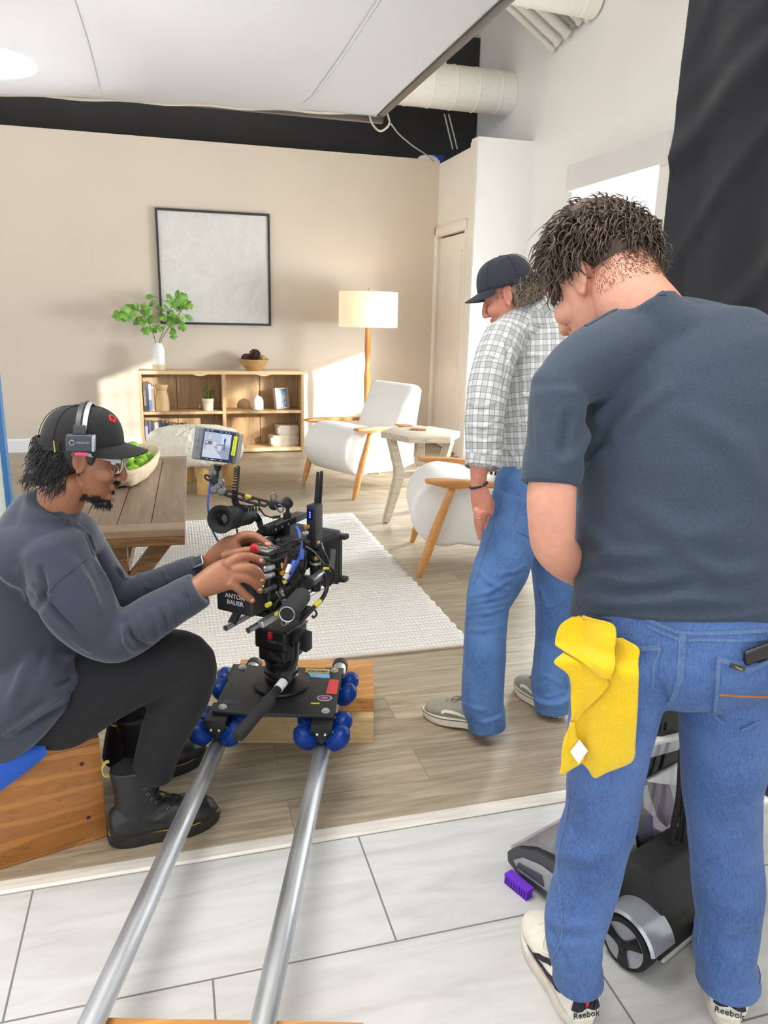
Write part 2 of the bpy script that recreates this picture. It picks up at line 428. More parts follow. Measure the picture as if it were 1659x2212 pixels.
for (a_, b_) in (((X1, Yn, sz(X1)+.03), (X1, Yf, sz(X1)+.03)), ((X0, Yf+.01, sz(X0)+.075), (X1, Yf+.01, sz(X1)+.075)), ((X0, Yn, sz(X0)+.03), (X0, Yf, sz(X0)+.03)), ((X0, Yn, sz(X0)+.03), (X1, Yn, sz(X1)+.03))):
    A, B = V(a_), V(b_); m.box((A+B)/2, (abs(B.x-A.x)+.055, abs(B.y-A.y)+.055, .055), None, .004)
m.build('frame_tube', POLE, fr)
m = MB(); m.tube([(X0+(X1-X0)*i/60, Yf-.015, sz(X0+(X1-X0)*i/60)+.018+.006*math.sin(i*.9)) for i in range(61)], .014, 8); m.build('hem', HEM, fr)
k = V((X1, Yf, sz(X1)))
m = MB(); m.tube(spline([k+V((-.09, -.02, .02)), k+V((-.06, -.04, -.06)), k+V((.0, -.05, -.1)), k+V((.07, -.03, -.04)), k+V((.06, .0, .04))], 8), .008, 8); m.build('corner_tie', HEM, fr)
WIRE = M_plain('pale_wire', (176, 172, 172), .4)
m = MB(); m.tube(spline([PD(845, 268, 6.4), PD(862, 290, 6.9), PD(893, 316, 7.4), PD(925, 337, 8.0), PD(940, 352, 8.2)], 8), .006, 6)
tag(m.build('tie_line', WIRE), 'thin pale line sagging from the frame corner to the top of the beige wall', 'cord')
for dx, lab in ((0, 'left of two thin wires hanging in front of the black drape'), (9, 'right of two thin wires hanging in front of the black drape')):
    m = MB(); m.tube([PY(960+dx, 246, 8.1), PY(978+dx*1.1, 322, 8.2)], .008, 6); tag(m.build('hanging_wire', WIRE), lab, 'wire', 'wires below the spiral duct')
# a scrap of blue and white plastic in the corner gap behind the wall top
m = MB(); A = PY(945, 343, 8.55); m.box(A, (.16, .02, .07), Rz(.2), .003); tag(m.build('blue_tape', M_plain('blue_tape', (40, 70, 180), .5)), 'scrap of blue tape in the corner gap behind the beige wall top', 'tape')
m = MB(); A = PY(925, 345, 8.5); m.ell(A, (.12, .03, .05)); tag(m.build('white_plastic', M_plain('white_plastic', (235, 235, 232), .4)), 'scrap of white plastic showing over the beige wall top near the corner', 'plastic scrap')

# black curtain at the right of the photo
ca, cb = V((1.453, 2.094, 0)), V((2.25, 1.03, 0))
cn = (cb-ca).normalized(); co_ = V((cn.y, -cn.x, 0))
def curtain(u, v):
    z = .012+v*4.3; a = u*(cb-ca).length
    w = .018*math.sin(a*16+1.2*math.sin(z*1.4))*(.35+.65*min(1, u*3)) + .012*math.sin(a*37+z*1.1) + .01*mnoise.noise(V((a*6, z*2, 1)))
    for a0, z0, sl, wd, am in ((.10, 3.1, .1, .018, .02), (.16, 2.6, .35, .02, .018), (.25, 2.2, -.2, .022, .016), (.2, 1.9, .6, .02, .02), (.4, 2.5, .9, .025, .02), (.5, 1.6, .5, .022, .016), (.12, 1.4, -.15, .018, .016), (.6, 3.0, .8, .03, .022)):
        w += am*math.exp(-((a-a0-(z-z0)*sl)/wd)**2)*math.exp(-((z-z0)/.45)**2)
    w += .03*math.exp(-((a*1.2-(z-1.9))/.05)**2)*(1 if 1.9 < z < 3 else 0)+.022*math.exp(-((a*.8-(z-1.2)*.6)/.03)**2)*(1 if 1.2 < z < 2.2 else 0)
    p = ca+cn*a+co_*w; return (p.x, p.y, z)
o = MB().grid(curtain, 180, 120, .008).build('black_curtain', M_cloth('black_curtain_cloth', (20, 20, 26), .25, 500, .85, .3, .2), smooth=180)
tag(o, 'floor length black cloth curtain hanging at the right behind the man in the grey T-shirt', 'curtain')
# blue edged panel at the far left
pr_ = thing('flat_panel', 'tall pale panel with a blue edge strip at the left border of the photo', 'panel', tuple(PY(8, 1000, 3.4).xy)+(0,))
xp = PY(26, 1090, 3.4).x
m = MB(); m.box2((xp-.75, 3.4, .01), (xp-.02, 3.43, 1.27), bev=.003); m.build('board', M_plain('pale_green_board', (214, 222, 208), .4), pr_)
m = MB(); m.box2((xp-.022, 3.385, .01), (xp, 3.44, 1.27), bev=.003); m.build('edge_strip', M_plain('blue_edge', (48, 106, 160), .4), pr_)
# ================================================================== FURNITURE AND DRESSING
OAK = M_wood('light_oak_veneer', (158, 126, 88), (196, 164, 122), (9, 9, 1.1), .5, 3)
OAKE = M_wood('oak_edge', (206, 176, 130), (226, 198, 154), (1.5, 12, 12), .45, 3)
BL, BR, BF, BB, BH = -.302, 1.368, 8.01, 8.33, .857
bk = thing('bookcase', 'low light oak open bookcase with four compartments against the beige wall', 'bookcase', ((BL+BR)/2, (BF+BB)/2, 0))
T = .03
for (nm, lo, hi) in (('side_panel', (BL, BF, 0), (BL+T, BB, BH-T)), ('side_panel', (BR-T, BF, 0), (BR, BB, BH-T)), ('divider', ((BL+BR)/2-.018, BF+.002, .03), ((BL+BR)/2+.018, BB-.01, BH-T)),
        ('top_board', (BL, BF, BH-T-.004), (BR, BB, BH)), ('shelf', (BL+T, BF+.003, .418), ((BL+BR)/2-.018, BB-.01, .446)), ('shelf', ((BL+BR)/2+.018, BF+.003, .418), (BR-T, BB-.01, .446)), ('bottom_board', (BL+T, BF+.003, .012), (BR-T, BB-.01, .048))):
    MB().box2(lo, hi, .002).build(nm, OAKE if nm in ('top_board', 'bottom_board') else OAK, bk)
m = MB()
for a, b in ((BL+T, .533-.018-.45), (.07, .515), (.551, .935), (.939, BR-T)): m.box2((a, BB-.012, .03), (b-.003, BB, BH-T))
m.build('back_panel', OAK, bk)
for x in (.30, .95):
    m = MB(); m.prism([(-.075, 0), (.075, 0), (.03, -.014), (0, -.019), (-.03, -.014)], .01, (x, BF+.012, BH-T-.004), (1, 0, 0), (0, 0, 1)); m.build('edge_tab', M_plain('pale_tab', (226, 208, 178), .5), bk)

# framed white canvas
fx0, fx1, fz0, fz1, fy = -.064, 1.075, 1.312, 2.436, 8.36
fr = thing('framed_canvas', 'large square white textured canvas in a thin black frame on the beige wall', 'picture', ((fx0+fx1)/2, fy, fz0))
m = MB(); w = .022
for lo, hi in (((fx0, fy-.018, fz0), (fx0+w, fy+.028, fz1)), ((fx1-w, fy-.018, fz0), (fx1, fy+.028, fz1)), ((fx0+w, fy-.018, fz0), (fx1-w, fy+.028, fz0+w)), ((fx0+w, fy-.018, fz1-w), (fx1-w, fy+.028, fz1))): m.box2(lo, hi, .002)
m.build('frame', M_plain('black_frame', (38, 36, 40), .5), fr)
t = NT('white_canvas_texture'); v = t.coord((1, 1, 1)); w1 = t.noise(v, 4, 6, .6, 2.2); w2 = t.noise(v, 60, 4, .6, 1)
t.bsdf(t.ramp(w1, [(.3, srgb(203, 202, 198)), (.7, srgb(216, 215, 211))]), .85, bump=t.math('ADD', w1, t.math('MULTIPLY', w2, .25)), bstr=.55, bdist=.02)
MB().box2((fx0+w, fy, fz0+w), (fx1-w, fy+.02, fz1-w)).build('canvas', t.m, fr, smooth=0)

# floor lamp
LX, LY = 1.985, 7.72
LW = M_wood('amber_lamp_wood', (150, 98, 40), (206, 152, 82), (8, 8, 1.2), .35, 3)
lp = thing('floor_lamp', 'lit wooden floor lamp with a white drum shade behind the far white armchair', 'floor lamp', (LX, LY, 0))
m = MB(); m.lathe([(.0, 0), (.15, 0), (.155, .008), (.15, .022), (.03, .03), (0, .03)], (LX, LY, 0), n=40); m.build('base', LW, lp)
m = MB(); m.lathe([(.018, .03), (.026, .5), (.034, .82), (.022, .95), (.033, 1.1), (.028, 1.35), (.02, 1.40)], (LX, LY, 0), n=10); m.build('pole', LW, lp)
t = NT('linen_shade'); v = t.coord((1, 1, 1)); f = t.noise(v, 500, 2)
a = t.n('ShaderNodeBsdfTranslucent', inp={'Color': (.95, .88, .76, 1)}); b = t.n('ShaderNodeBsdfDiffuse', inp={'Color': (.82, .78, .70, 1)}); mx = t.n('ShaderNodeMixShader', inp={0: .55})
bp = t.n('ShaderNodeBump', inp={'Strength': .2, 'Distance': .002}); t.l(f, bp.inputs['Height']); t.l(bp.outputs[0], b.inputs['Normal'])
t.l(a.outputs[0], mx.inputs[1]); t.l(b.outputs[0], mx.inputs[2]); t.l(mx.outputs[0], t.out.inputs['Surface'])
m = MB(); m.lathe([(.297, 1.33), (.299, 1.328), (.3, 1.335), (.3, 1.668), (.299, 1.674), (.297, 1.672)], (LX, LY, 0), n=64, cap=False); m.build('lamp_shade', t.m, lp)
BRS = M_plain('brass', (190, 160, 96), .3, 1)
m = MB(); m.cyl((LX, LY, 1.66), (LX, LY, 1.70), .004, n=8); m.ell((LX, LY, 1.703), (.008, .008, .01))
for k in range(3): a = k*2*PI/3; m.tube([(LX, LY, 1.662), (LX+.297*math.cos(a), LY+.297*math.sin(a), 1.664)], .003, 6)
m.build('finial', BRS, lp)
t = NT('bulb_glow'); e = t.n('ShaderNodeEmission', inp={'Color': (1, .72, .42, 1), 'Strength': 14}); t.l(e.outputs[0], t.out.inputs['Surface'])
m = MB(); m.ell((LX-.05, LY-.02, 1.50), (.035, .035, .05)); m.build('bulb', t.m, lp)

# armchairs: local +x is forward
CW = M_wood('honey_chair_wood', (186, 124, 64), (216, 160, 98), (2, 10, 10), .38, 3)
UPH = M_cloth('white_upholstery', (236, 235, 231), .05, 900, .85, .12, .2, .03)
def side_profile():
    """seat roll and back in the chair's side plane, closed outline (x forward, z up)"""
    pts = []
    c, r = (.27, .365), .205
    for a in np.linspace(-112, 88, 22): pts.append((c[0]+r*math.cos(math.radians(a)), c[1]+r*math.sin(math.radians(a))))
    pts += [(.15, .555), (-.02, .50), (-.12, .475)]
    return pts
def make_chair(label):
    root = thing('armchair', label, 'armchair', (0, 0, 0), 0, 'white lounge armchairs')
    def lofted(outline, hw, inset, name):
        """outline extruded across the chair with rounded side edges"""
        P = [V((p[0], 0, p[1])) for p in outline]; c = sum(P, V())/len(P); m = MB()
        rings = []
        for y, k in ((-hw, inset*1.0), (-hw+.006, inset*.45), (-hw+.02, inset*.1), (-hw+.05, 0), (0, 0), (hw-.05, 0), (hw-.02, inset*.1), (hw-.006, inset*.45), (hw, inset)):
            rr = []
            for i, p in enumerate(P):
                a, b = P[i-1], P[(i+1) % len(P)]; tg = (b-a).normalized(); nr = V((tg.z, 0, -tg.x))
                rr.append(p - nr*k + V((0, y, 0)))
            rings.append(rr)
        m.rings(rings, True)
        bm = m; o = bm.build(name, UPH, root, smooth=60); return o
    seat = side_profile() + [(-.26, .43), (-.33, .26), (-.33, .20), (-.15, .155), (.1, .165)]
    back = []
    for p in ((-.05, .36), (-.12, .53), (-.255, .835), (-.275, .872), (-.30, .885), (-.345, .878), (-.385, .85), (-.395, .81), (-.36, .62), (-.335, .42), (-.32, .26), (-.25, .23), (-.1, .26)): back.append(p)
    back = [tuple(q) for q in spline(back+[back[0]], 3)[:-1]]
    lofted(seat, .275, .03, 'seat'); lofted(back, .272, .03, 'backrest')
    for s in (-1, 1):
        y = s*.335
        m = MB()
        pa = [(.42, .0, .014), (.395, .09, .026), (.33, .3, .027), (.245, .545, .019)]
        m.rings([[V((x+r*math.cos(a)*1.05, y+s*.012*(1-z/.55)+r*math.sin(a)*.95, z)) for a in np.linspace(0, 2*PI, 14, endpoint=False)] for x, z, r in pa]); m.build('front_leg', CW, root, smooth=60)
        m = MB()
        m.rings([[V((x+r*math.cos(a), y*.93+r*math.sin(a), z)) for a in np.linspace(0, 2*PI, 12, endpoint=False)] for x, z, r in ((-.43, 0, .013), (-.395, .12, .02), (-.345, .26, .021))]); m.build('rear_leg', CW, root, smooth=60)
        m = MB()
        rr = []
        for x, zt, th, hw in ((.405, .568, .006, .02), (.40, .572, .016, .033), (.37, .575, .024, .038), (.30, .576, .042, .036), (.22, .575, .048, .033), (.15, .571, .034, .030), (.0, .563, .03, .028), (-.28, .545, .028, .026), (-.33, .542, .024, .024)):
            rr.append([V((x, y+hw*a, zt-th*b)) for a, b in ((-1, .25), (-.85, 0), (.85, 0), (1, .25), (1, .75), (.8, 1), (-.8, 1), (-1, .75))])
        m.rings(rr); m.build('armrest', CW, root, smooth=40)
    return root
ch = make_chair('white upholstered armchair with honey wood arms in front of the lit floor lamp')
p1, p2 = FL(765, 1080), FL(655, 1047)
def chair_pose(pn, pf):
    ax = (pf-pn); ax.z = 0; ax.normalize(); fw = V((ax.y*-1, ax.x, 0))
    if fw.x > 0: fw = -fw
    c = (pn+pf)/2 - fw*.42; c.z = 0
    return c, math.atan2(fw.y, fw.x)
c, a = chair_pose(p1, p2); ch.location = c; ch.rotation_euler.z = a
c2, a2 = chair_pose(FL(905, 1248), FL(890, 1172))
dup(ch, c2, a2, 'white upholstered armchair with honey wood arms nearest the man in the plaid shirt', 'white lounge armchairs')

# white-washed side table with two coasters
ST = M_wood('whitewashed_wood', (168, 154, 132), (208, 197, 178), (2, 16, 16), .65, 3)
tx, ty, tz = 1.715, 5.10, .65
tb = thing('side_table', 'whitewashed six sided side table with three bent legs between the two white armchairs', 'side table', (tx, ty, 0))
hexp = [(.292*math.cos(a), .292*math.sin(a)) for a in [math.radians(-4+60*k) for k in range(6)]]
m = MB(); m.prism(hexp, .042, (tx, ty, tz-.042), bev=.003); m.build('tabletop', ST, tb)
f0 = FL(841, 1128); a0 = math.atan2(f0.y-ty, f0.x-tx)
for k in range(3):
    a = a0+k*2*PI/3; d = V((math.cos(a), math.sin(a), 0)); s = V((-d.y, d.x, 0)); m = MB()
    rr = []
    for r, z, w_, h_ in ((.235, tz-.042, .028, .028), (.175, .40, .028, .03), (.168, .34, .028, .032), (.19, .25, .027, .03), (.262, 0.008, .024, .02)):
        c_ = V((tx, ty, z))+d*r; rr.append([c_+d*h_*i+s*w_*j for i, j in ((-1, -1), (1, -1), (1, 1), (-1, 1))])
    m.rings(rr); m.build('leg', ST, tb, smooth=20)
    m = MB(); c_ = V((tx, ty, .345)); m.box(c_+d*.075, (.15, .05, .05), Rz(a), .003); m.build('stretcher', ST, tb)
    m = MB(); c_ = V((tx, ty, 0))+d*.262; m.cyl(c_, c_+V((0, 0, .01)), .012, n=12); m.build('foot_pad', M_plain('dark_pad', (50, 40, 34)), tb)
CO = M_wood('coaster_wood', (150, 104, 62), (190, 146, 100), (3, 12, 12), .5)
for (px, py_), rz, lab in (((872, 920), .12, 'brown wooden coaster farther back on the whitewashed side table'), ((905, 928), -.35, 'brown wooden coaster nearer the table edge, beside the other coaster')):
    q = FL(px, py_, tz); m = MB(); m.box((q.x, q.y, tz+.0055), (.105, .105, .009), Rz(rz), .003); tag(m.build('coaster', CO), lab, 'coaster', 'coasters on the side table')

# boucle ottoman
t = NT('cream_boucle'); v = t.coord(); vo = t.n('ShaderNodeTexVoronoi', inp={'Scale': 75}); t.l(v, vo.inputs['Vector']); f = t.noise(v, 60, 4, .7, 1.5)
t.bsdf(t.ramp(f, [(.3, srgb(224, 215, 194)), (.6, srgb(240, 235, 220))]), .95, bump=t.math('ADD', f, vo.outputs['Distance']), bstr=.5, bdist=.012); BOU = t.m
ox, oy = .175, 6.43
ot = thing('ottoman', 'round cream boucle ottoman on thick wooden legs behind the coffee table', 'ottoman', (ox, oy, 0))
m = MB(); prof = [(0, .235), (.32, .235), (.37, .25), (.395, .29), (.40, .36), (.385, .43), (.34, .485), (.26, .51), (0, .52)]
m.lathe(prof, (ox, oy, 0), n=96); o = m.build('cushion', BOU, ot, smooth=180)
ss = o.modifiers.new('s', 'SUBSURF'); ss.levels = ss.render_levels = 2
tex = bpy.data.textures.new('boucle', 'CLOUDS'); tex.noise_scale = .03; dm = o.modifiers.new('d', 'DISPLACE'); dm.texture = tex; dm.strength = .022
OL = M_wood('ottoman_leg_wood', (196, 152, 92), (224, 184, 124), (8, 8, 1.5), .4)
for k in range(4):
    a = math.radians(-80+90*k); m = MB(); m.cyl((ox+.27*math.cos(a), oy+.27*math.sin(a), 0), (ox+.27*math.cos(a), oy+.27*math.sin(a), .26), .047, n=28, bev=.006); m.build('leg', OL, ot)

# coffee table
CT = M_wood('brown_table_top', (112, 92, 74), (142, 120, 100), (14, 1.2, 8), .33, 3)
CT2 = M_wood('brown_table_board', (120, 98, 78), (150, 126, 104), (1.4, 14, 8), .34, 3)
CTE = M_wood('walnut_edge', (74, 50, 28), (142, 104, 60), (1.6, 30, 30), .4, 3)
R0 = V((.034, 3.377, 0)); R1 = V((.088, 5.2, 0)); tl = (R1-R0).normalized(); tw = V((-tl.y, tl.x, 0)); L = (R1-R0).length; Wd = .60; zt = .5
ct = thing('coffee_table', 'long dark brown plank coffee table with crossed trestle legs beside the seated man', 'coffee table', tuple(R0+tl*L/2+tw*Wd/2))
Rt = Matrix((tl, tw, V((0, 0, 1)))).transposed()
def ctb(l0, l1, w0, w1, z0, z1, name, mt, bev=.003):
    c = R0+tl*(l0+l1)/2+tw*(w0+w1)/2; MB().box((c.x, c.y, (z0+z1)/2), (l1-l0, w1-w0, z1-z0), Rt, bev).build(name, mt, ct)
ctb(0, .13, 0, Wd, zt-.032, zt, 'end_board', CT2); ctb(L-.1, L, 0, Wd, zt-.032, zt, 'end_board', CT2)
for i, (a, b) in enumerate(((0, .15), (.153, .30), (.303, .45), (.453, .60))): ctb(.133, L-.103, a, b, zt-.032, zt, 'top_board', CT)
ctb(.002, .03, .002, Wd-.002, zt-.075, zt-.033, 'edge_apron', CTE); ctb(L-.03, L-.002, .002, Wd-.002, zt-.075, zt-.033, 'edge_apron', CTE); ctb(.031, L-.031, .002, .028, zt-.075, zt-.033, 'edge_apron', CTE); ctb(.031, L-.031, Wd-.03, Wd-.002, zt-.075, zt-.033, 'edge_apron', CTE)
for l in (.16, L-.22):
    for s in (0, 1):
        a, b = (.075, Wd/2-.01) if s == 0 else (Wd-.075, Wd/2+.01)
        A = R0+tl*l+tw*a+V((0, 0, zt-.065)); B = R0+tl*l+tw*b+V((0, 0, .16)); d = (B-A).normalized(); n_ = d.cross(tl)
        m = MB(); m.box((A+B)/2, ((B-A).length+.03, .05, .075), Matrix((d, tl, n_)).transposed(), .004); m.build('brace', CTE, ct)
    ctb(l-.03, l+.03, Wd/2-.035, Wd/2+.035, .05, zt-.075, 'post', CTE); ctb(l-.035, l+.035, .08, Wd-.08, 0, .055, 'foot_beam', CTE, .008)
ctb(.2, L-.2, Wd/2-.03, Wd/2+.03, .22, .28, 'stretcher', CTE)

# dough bowl full of green apples
DB = M_wood('pale_dough_bowl', (198, 178, 146), (226, 208, 178), (2, 10, 10), .75, 3)
bc = V((-.235, 4.66, zt)); bl_, bw_ = .47, .135; brz = math.radians(82)
bow = thing('dough_bowl', 'long pale wooden trough bowl of green apples on the coffee table', 'bowl', tuple(bc))
def oval(a, l, w): 
    ca, sa = math.cos(a), math.sin(a); e = .75
    return V((math.copysign(abs(ca)**e, ca)*l, math.copysign(abs(sa)**e, sa)*w, 0))
mT = TRS(bc, brz); m = MB(mT); rr = []
for k, z in ((.72, 0), (.86, .012), (.95, .05), (1.0, .098), (1.0, .103), (.93, .104), (.86, .06), (.72, .022), (.3, .016)):
    rr.append([oval(a, bl_*(k if k > .5 else k), bw_*k)+V((0, 0, z+.012*mnoise.noise(V((a*3, k*4, z*9)))*(1 if .01 < z < .1 else 0))) for a in np.linspace(0, 2*PI, 48, endpoint=False)])
m.rings(rr); m.build('shell', DB, bow, smooth=30)
AP = NT('green_apple_skin'); v = AP.coord(); f = AP.noise(v, 14, 3); AP.bsdf(AP.ramp(f, [(.3, srgb(104, 160, 30)), (.7, srgb(150, 196, 62))]), .22); AP = AP.m
STEM = M_plain('apple_stem', (70, 50, 30), .7)
def apple_mesh(m, r):
    rr = []
    for j in range(15):
        th = -PI/2+PI*j/14; ct_ = math.cos(th); z = math.sin(th)
        rr.append([V((r*ct_*(1+.07*(z))*(1+.02*math.cos(5*a)*(1-z)/2)*math.cos(a), r*ct_*(1+.07*z)*(1+.02*math.cos(5*a)*(1-z)/2)*math.sin(a), r*.92*(z-.28*math.exp(-(ct_/.28)**2)*(1 if z > 0 else -.6)))) for a in np.linspace(0, 2*PI, 22, endpoint=False)])
    rr[0] = [p*1 for p in rr[0]]; m.rings(rr)
ap = thing('green_apple', '', 'apple', (0, 0, 0), 0, 'green apples in the trough bowl'); m = MB(); apple_mesh(m, .043); m.build('fruit', AP, ap, smooth=180)
m = MB(); m.tube([(0, 0, .022), (.002, 0, .034), (.006, .002, .046)], .0022, 6); m.build('stem', STEM, ap)
spots = []
for i, (l, w, z) in enumerate(((-.36, -.03, .062), (-.355, .045, .066), (-.28, -.055, .07), (-.27, .03, .068), (-.20, -.01, .074), (-.19, .065, .07), (-.115, -.05, .072), (-.10, .035, .076), (-.03, -.06, .07), (-.02, .02, .074), (.055, .06, .07), (.06, -.03, .076), (.14, .02, .07), (.15, -.055, .07), (.225, -.01, .072), (.23, .06, .07), (.31, .01, .068), (-.24, -.012, .135), (-.14, .0, .137), (-.04, -.01, .138), (.09, .015, .137))):
    p = mT @ V((l, w, z)); spots.append(p)
ALAB = ['at the near tip of the bowl, right half', 'at the near tip of the bowl, left half', 'second row from the near tip, by the right rim', 'second row from the near tip, left of its neighbour', 'third row from the near tip, near the middle', 'third row from the near tip, by the left rim', 'fourth row from the near tip, by the right rim', 'fourth row from the near tip, left of centre', 'middle of the bowl against the right rim', 'middle of the bowl, left of the rim apple', 'just past the middle, by the left rim', 'just past the middle, right of centre', 'beyond the middle, on the left half', 'beyond the middle, by the right rim', 'second from the far end, near the centre', 'second from the far end, by the left rim', 'at the far end of the bowl', 'on top of the heap, nearest the seated man', 'on top of the heap, second from the near tip', 'on top of the heap, third from the near tip', 'on top of the heap, farthest back']
for i, p in enumerate(spots):
    lab = 'green apple '+ALAB[i]
    if i == 0: ap.location = p; ap['label'] = lab; o = ap
    else: o = dup(ap, p, None, lab)
    o.rotation_euler = (rnd.uniform(-.7, .7), rnd.uniform(-.7, .7), rnd.uniform(0, 6)); s_ = rnd.uniform(.93, 1.05); o.scale = (s_, s_, s_)

# rug
t = NT('cream_woven_rug'); v = t.coord()
wy_ = t.n('ShaderNodeTexWave', bands_direction='Y', inp={'Scale': 13, 'Distortion': .6, 'Detail': 1}); t.l(v, wy_.inputs['Vector'])
wx_ = t.n('ShaderNodeTexWave', bands_direction='X', inp={'Scale': 17, 'Distortion': .6, 'Detail': 1}); t.l(v, wx_.inputs['Vector'])
f = t.noise(v, 90, 3); h = t.math('ADD', t.math('MULTIPLY', wy_.outputs['Fac'], t.math('ADD', .5, t.math('MULTIPLY', wx_.outputs['Fac'], .7))), t.math('MULTIPLY', f, .3))
t.bsdf(t.ramp(h, [(.12, srgb(214, 207, 195)), (.5, srgb(243, 239, 231)), (.9, srgb(252, 250, 245))]), .95, bump=h, bstr=.8, bdist=.012)
rg = thing('area_rug', 'cream ribbed woven area rug on the oak floor under the furniture', 'rug', (.42, 4.1, 0))
def rugf(u, v):
    x = -.45+1.72*u+.004*math.sin(v*150)*(1 if u in (0, 1) else 0); y = 2.945+2.375*v+.0*u
    return (x, y, .012+.0025*math.sin(y*82))
m = MB(); m.grid(rugf, 40, 150, .011); m.build('weave', t.m, rg, smooth=180)
m = MB(); m.box2((-.46, 2.933, .0), (1.28, 2.948, .012), .004); m.build('binding', M_cloth('rug_binding', (196, 178, 158), .12, 300), rg)
m = MB(); m.box2((-.46, 5.318, .0), (1.28, 5.333, .012), .004); m.build('binding', MC['rug_binding'], rg)

# on the bookcase top
t = NT('white_vase_glaze'); v = t.coord(); sx = t.n('ShaderNodeSeparateXYZ'); t.l(v, sx.inputs[0]); nz = t.noise(v, 60, 3)
t.bsdf(t.mix(t.math('GREATER_THAN', sx.outputs[2], .058), srgb(206, 190, 160), srgb(228, 227, 226)), .45, bump=nz, bstr=.1); 
VX, VY = -.10, 8.14
m = MB(); m.lathe([(0, 0), (.057, 0), (.062, .006), (.063, .16), (.062, .2), (.055, .235), (.042, .258), (.037, .27), (.033, .27), (.036, .255), (.05, .22), (.05, .02), (0, .015)], (VX, VY, BH), n=40)
tag(m.build('vase', t.m, smooth=60), 'white bottle vase with a tan foot on the left end of the bookcase top', 'vase')
LFM = NT('fig_leaf'); oi = LFM.n('ShaderNodeObjectInfo'); v = LFM.coord(); f = LFM.noise(v, 22, 3)
LFM.bsdf(LFM.ramp(f, [(.3, srgb(70, 122, 58)), (.55, srgb(112, 160, 62)), (.75, srgb(150, 186, 70))]), .5); LFM = LFM.m
TWIG = M_plain('twig_bark', (118, 98, 78), .8)
def leaf(m, base, d, size, up, lob=True):
    d = V(d).normalized(); s = d.cross(V(up)).normalized(); n = s.cross(d)
    if lob: out = [(0, 0), (.16, .26), (.34, .30), (.42, .20), (.52, .16), (.60, .30), (.78, .27), (.82, .14), (1, 0)]
    else: out = [(0, 0), (.2, .16), (.45, .24), (.7, .2), (.9, .08), (1, 0)]
    top = [base+(d*a+s*b*1.15+n*(.10*math.sin(a*3)-.25*b))*size for a, b in out]; bot = [base+(d*a-s*b*1.15+n*(.10*math.sin(a*3)-.25*b))*size for a, b in out]
    mid = [base+(d*a+n*.12*math.sin(a*3))*size for a, b in out]
    vs = [m._v(p) for p in mid]; tp = [m._v(p) for p in top[1:-1]]; bt = [m._v(p) for p in bot[1:-1]]
    n_ = len(out)
    for i in range(n_-1):
        for side in (tp, bt):
            a = vs[i] if i == 0 else side[i-1]; b = vs[i+1] if i == n_-2 else side[i]
            f = [q for q in (vs[i], a, b, vs[i+1])]; u = []
            for q in f:
                if q not in u: u.append(q)
            if len(u) > 2: m.bm.faces.new(u)
# leaves given as (pixel of base, pixel of tip, depth offset, lobed) on the branches of the vase
BRN = (('left', 'fig branch leaning left out of the white bottle vase', (336, 741), [(330, 718), (322, 699), (311, 683), (300, 671), (290, 668)], [(318, 690, 306, 702, 1), (326, 707, 311, 722, 1), (310, 684, 290, 700, 0), (300, 672, 286, 660, 0), (291, 668, 275, 660, 0), (289, 669, 277, 692, 1), (280, 678, 244, 684, 1), (286, 670, 262, 668, 0), (298, 669, 292, 655, 0), (311, 683, 313, 655, 1), (312, 682, 326, 668, 1), (316, 690, 334, 694, 1), (306, 676, 314, 662, 0), (322, 700, 328, 683, 1), (327, 712, 305, 714, 1), (283, 673, 258, 690, 1), (330, 720, 338, 702, 1)]),
       ('middle', 'upright fig branch in the middle of the white bottle vase', (344, 741), [(350, 722), (357, 700), (364, 676), (372, 660), (380, 645)], [(360, 690, 342, 676, 1), (362, 684, 378, 700, 1), (366, 672, 356, 662, 0), (364, 668, 375, 690, 1), (376, 650, 360, 637, 1), (380, 646, 384, 632, 0), (380, 650, 401, 636, 1), (353, 714, 338, 706, 1), (372, 660, 362, 652, 0), (370, 664, 390, 648, 1), (360, 694, 372, 702, 1), (336, 660, 348, 668, 0), (333, 640, 318, 642, 0), (322, 662, 336, 650, 0), (362, 686, 348, 688, 1)]),
       ('right', 'fig branch leaning right out of the white bottle vase', (347, 741), [(355, 723), (366, 706), (378, 690), (388, 676), (396, 664)], [(372, 712, 376, 733, 1), (384, 705, 402, 712, 1), (384, 690, 396, 706, 1), (386, 680, 398, 696, 0), (390, 672, 378, 660, 1), (396, 664, 417, 660, 1), (395, 660, 402, 636, 0), (398, 680, 416, 692, 0), (370, 705, 376, 718, 0), (380, 688, 368, 676, 1), (390, 668, 400, 652, 1), (394, 664, 412, 652, 1), (376, 694, 392, 688, 1)]))
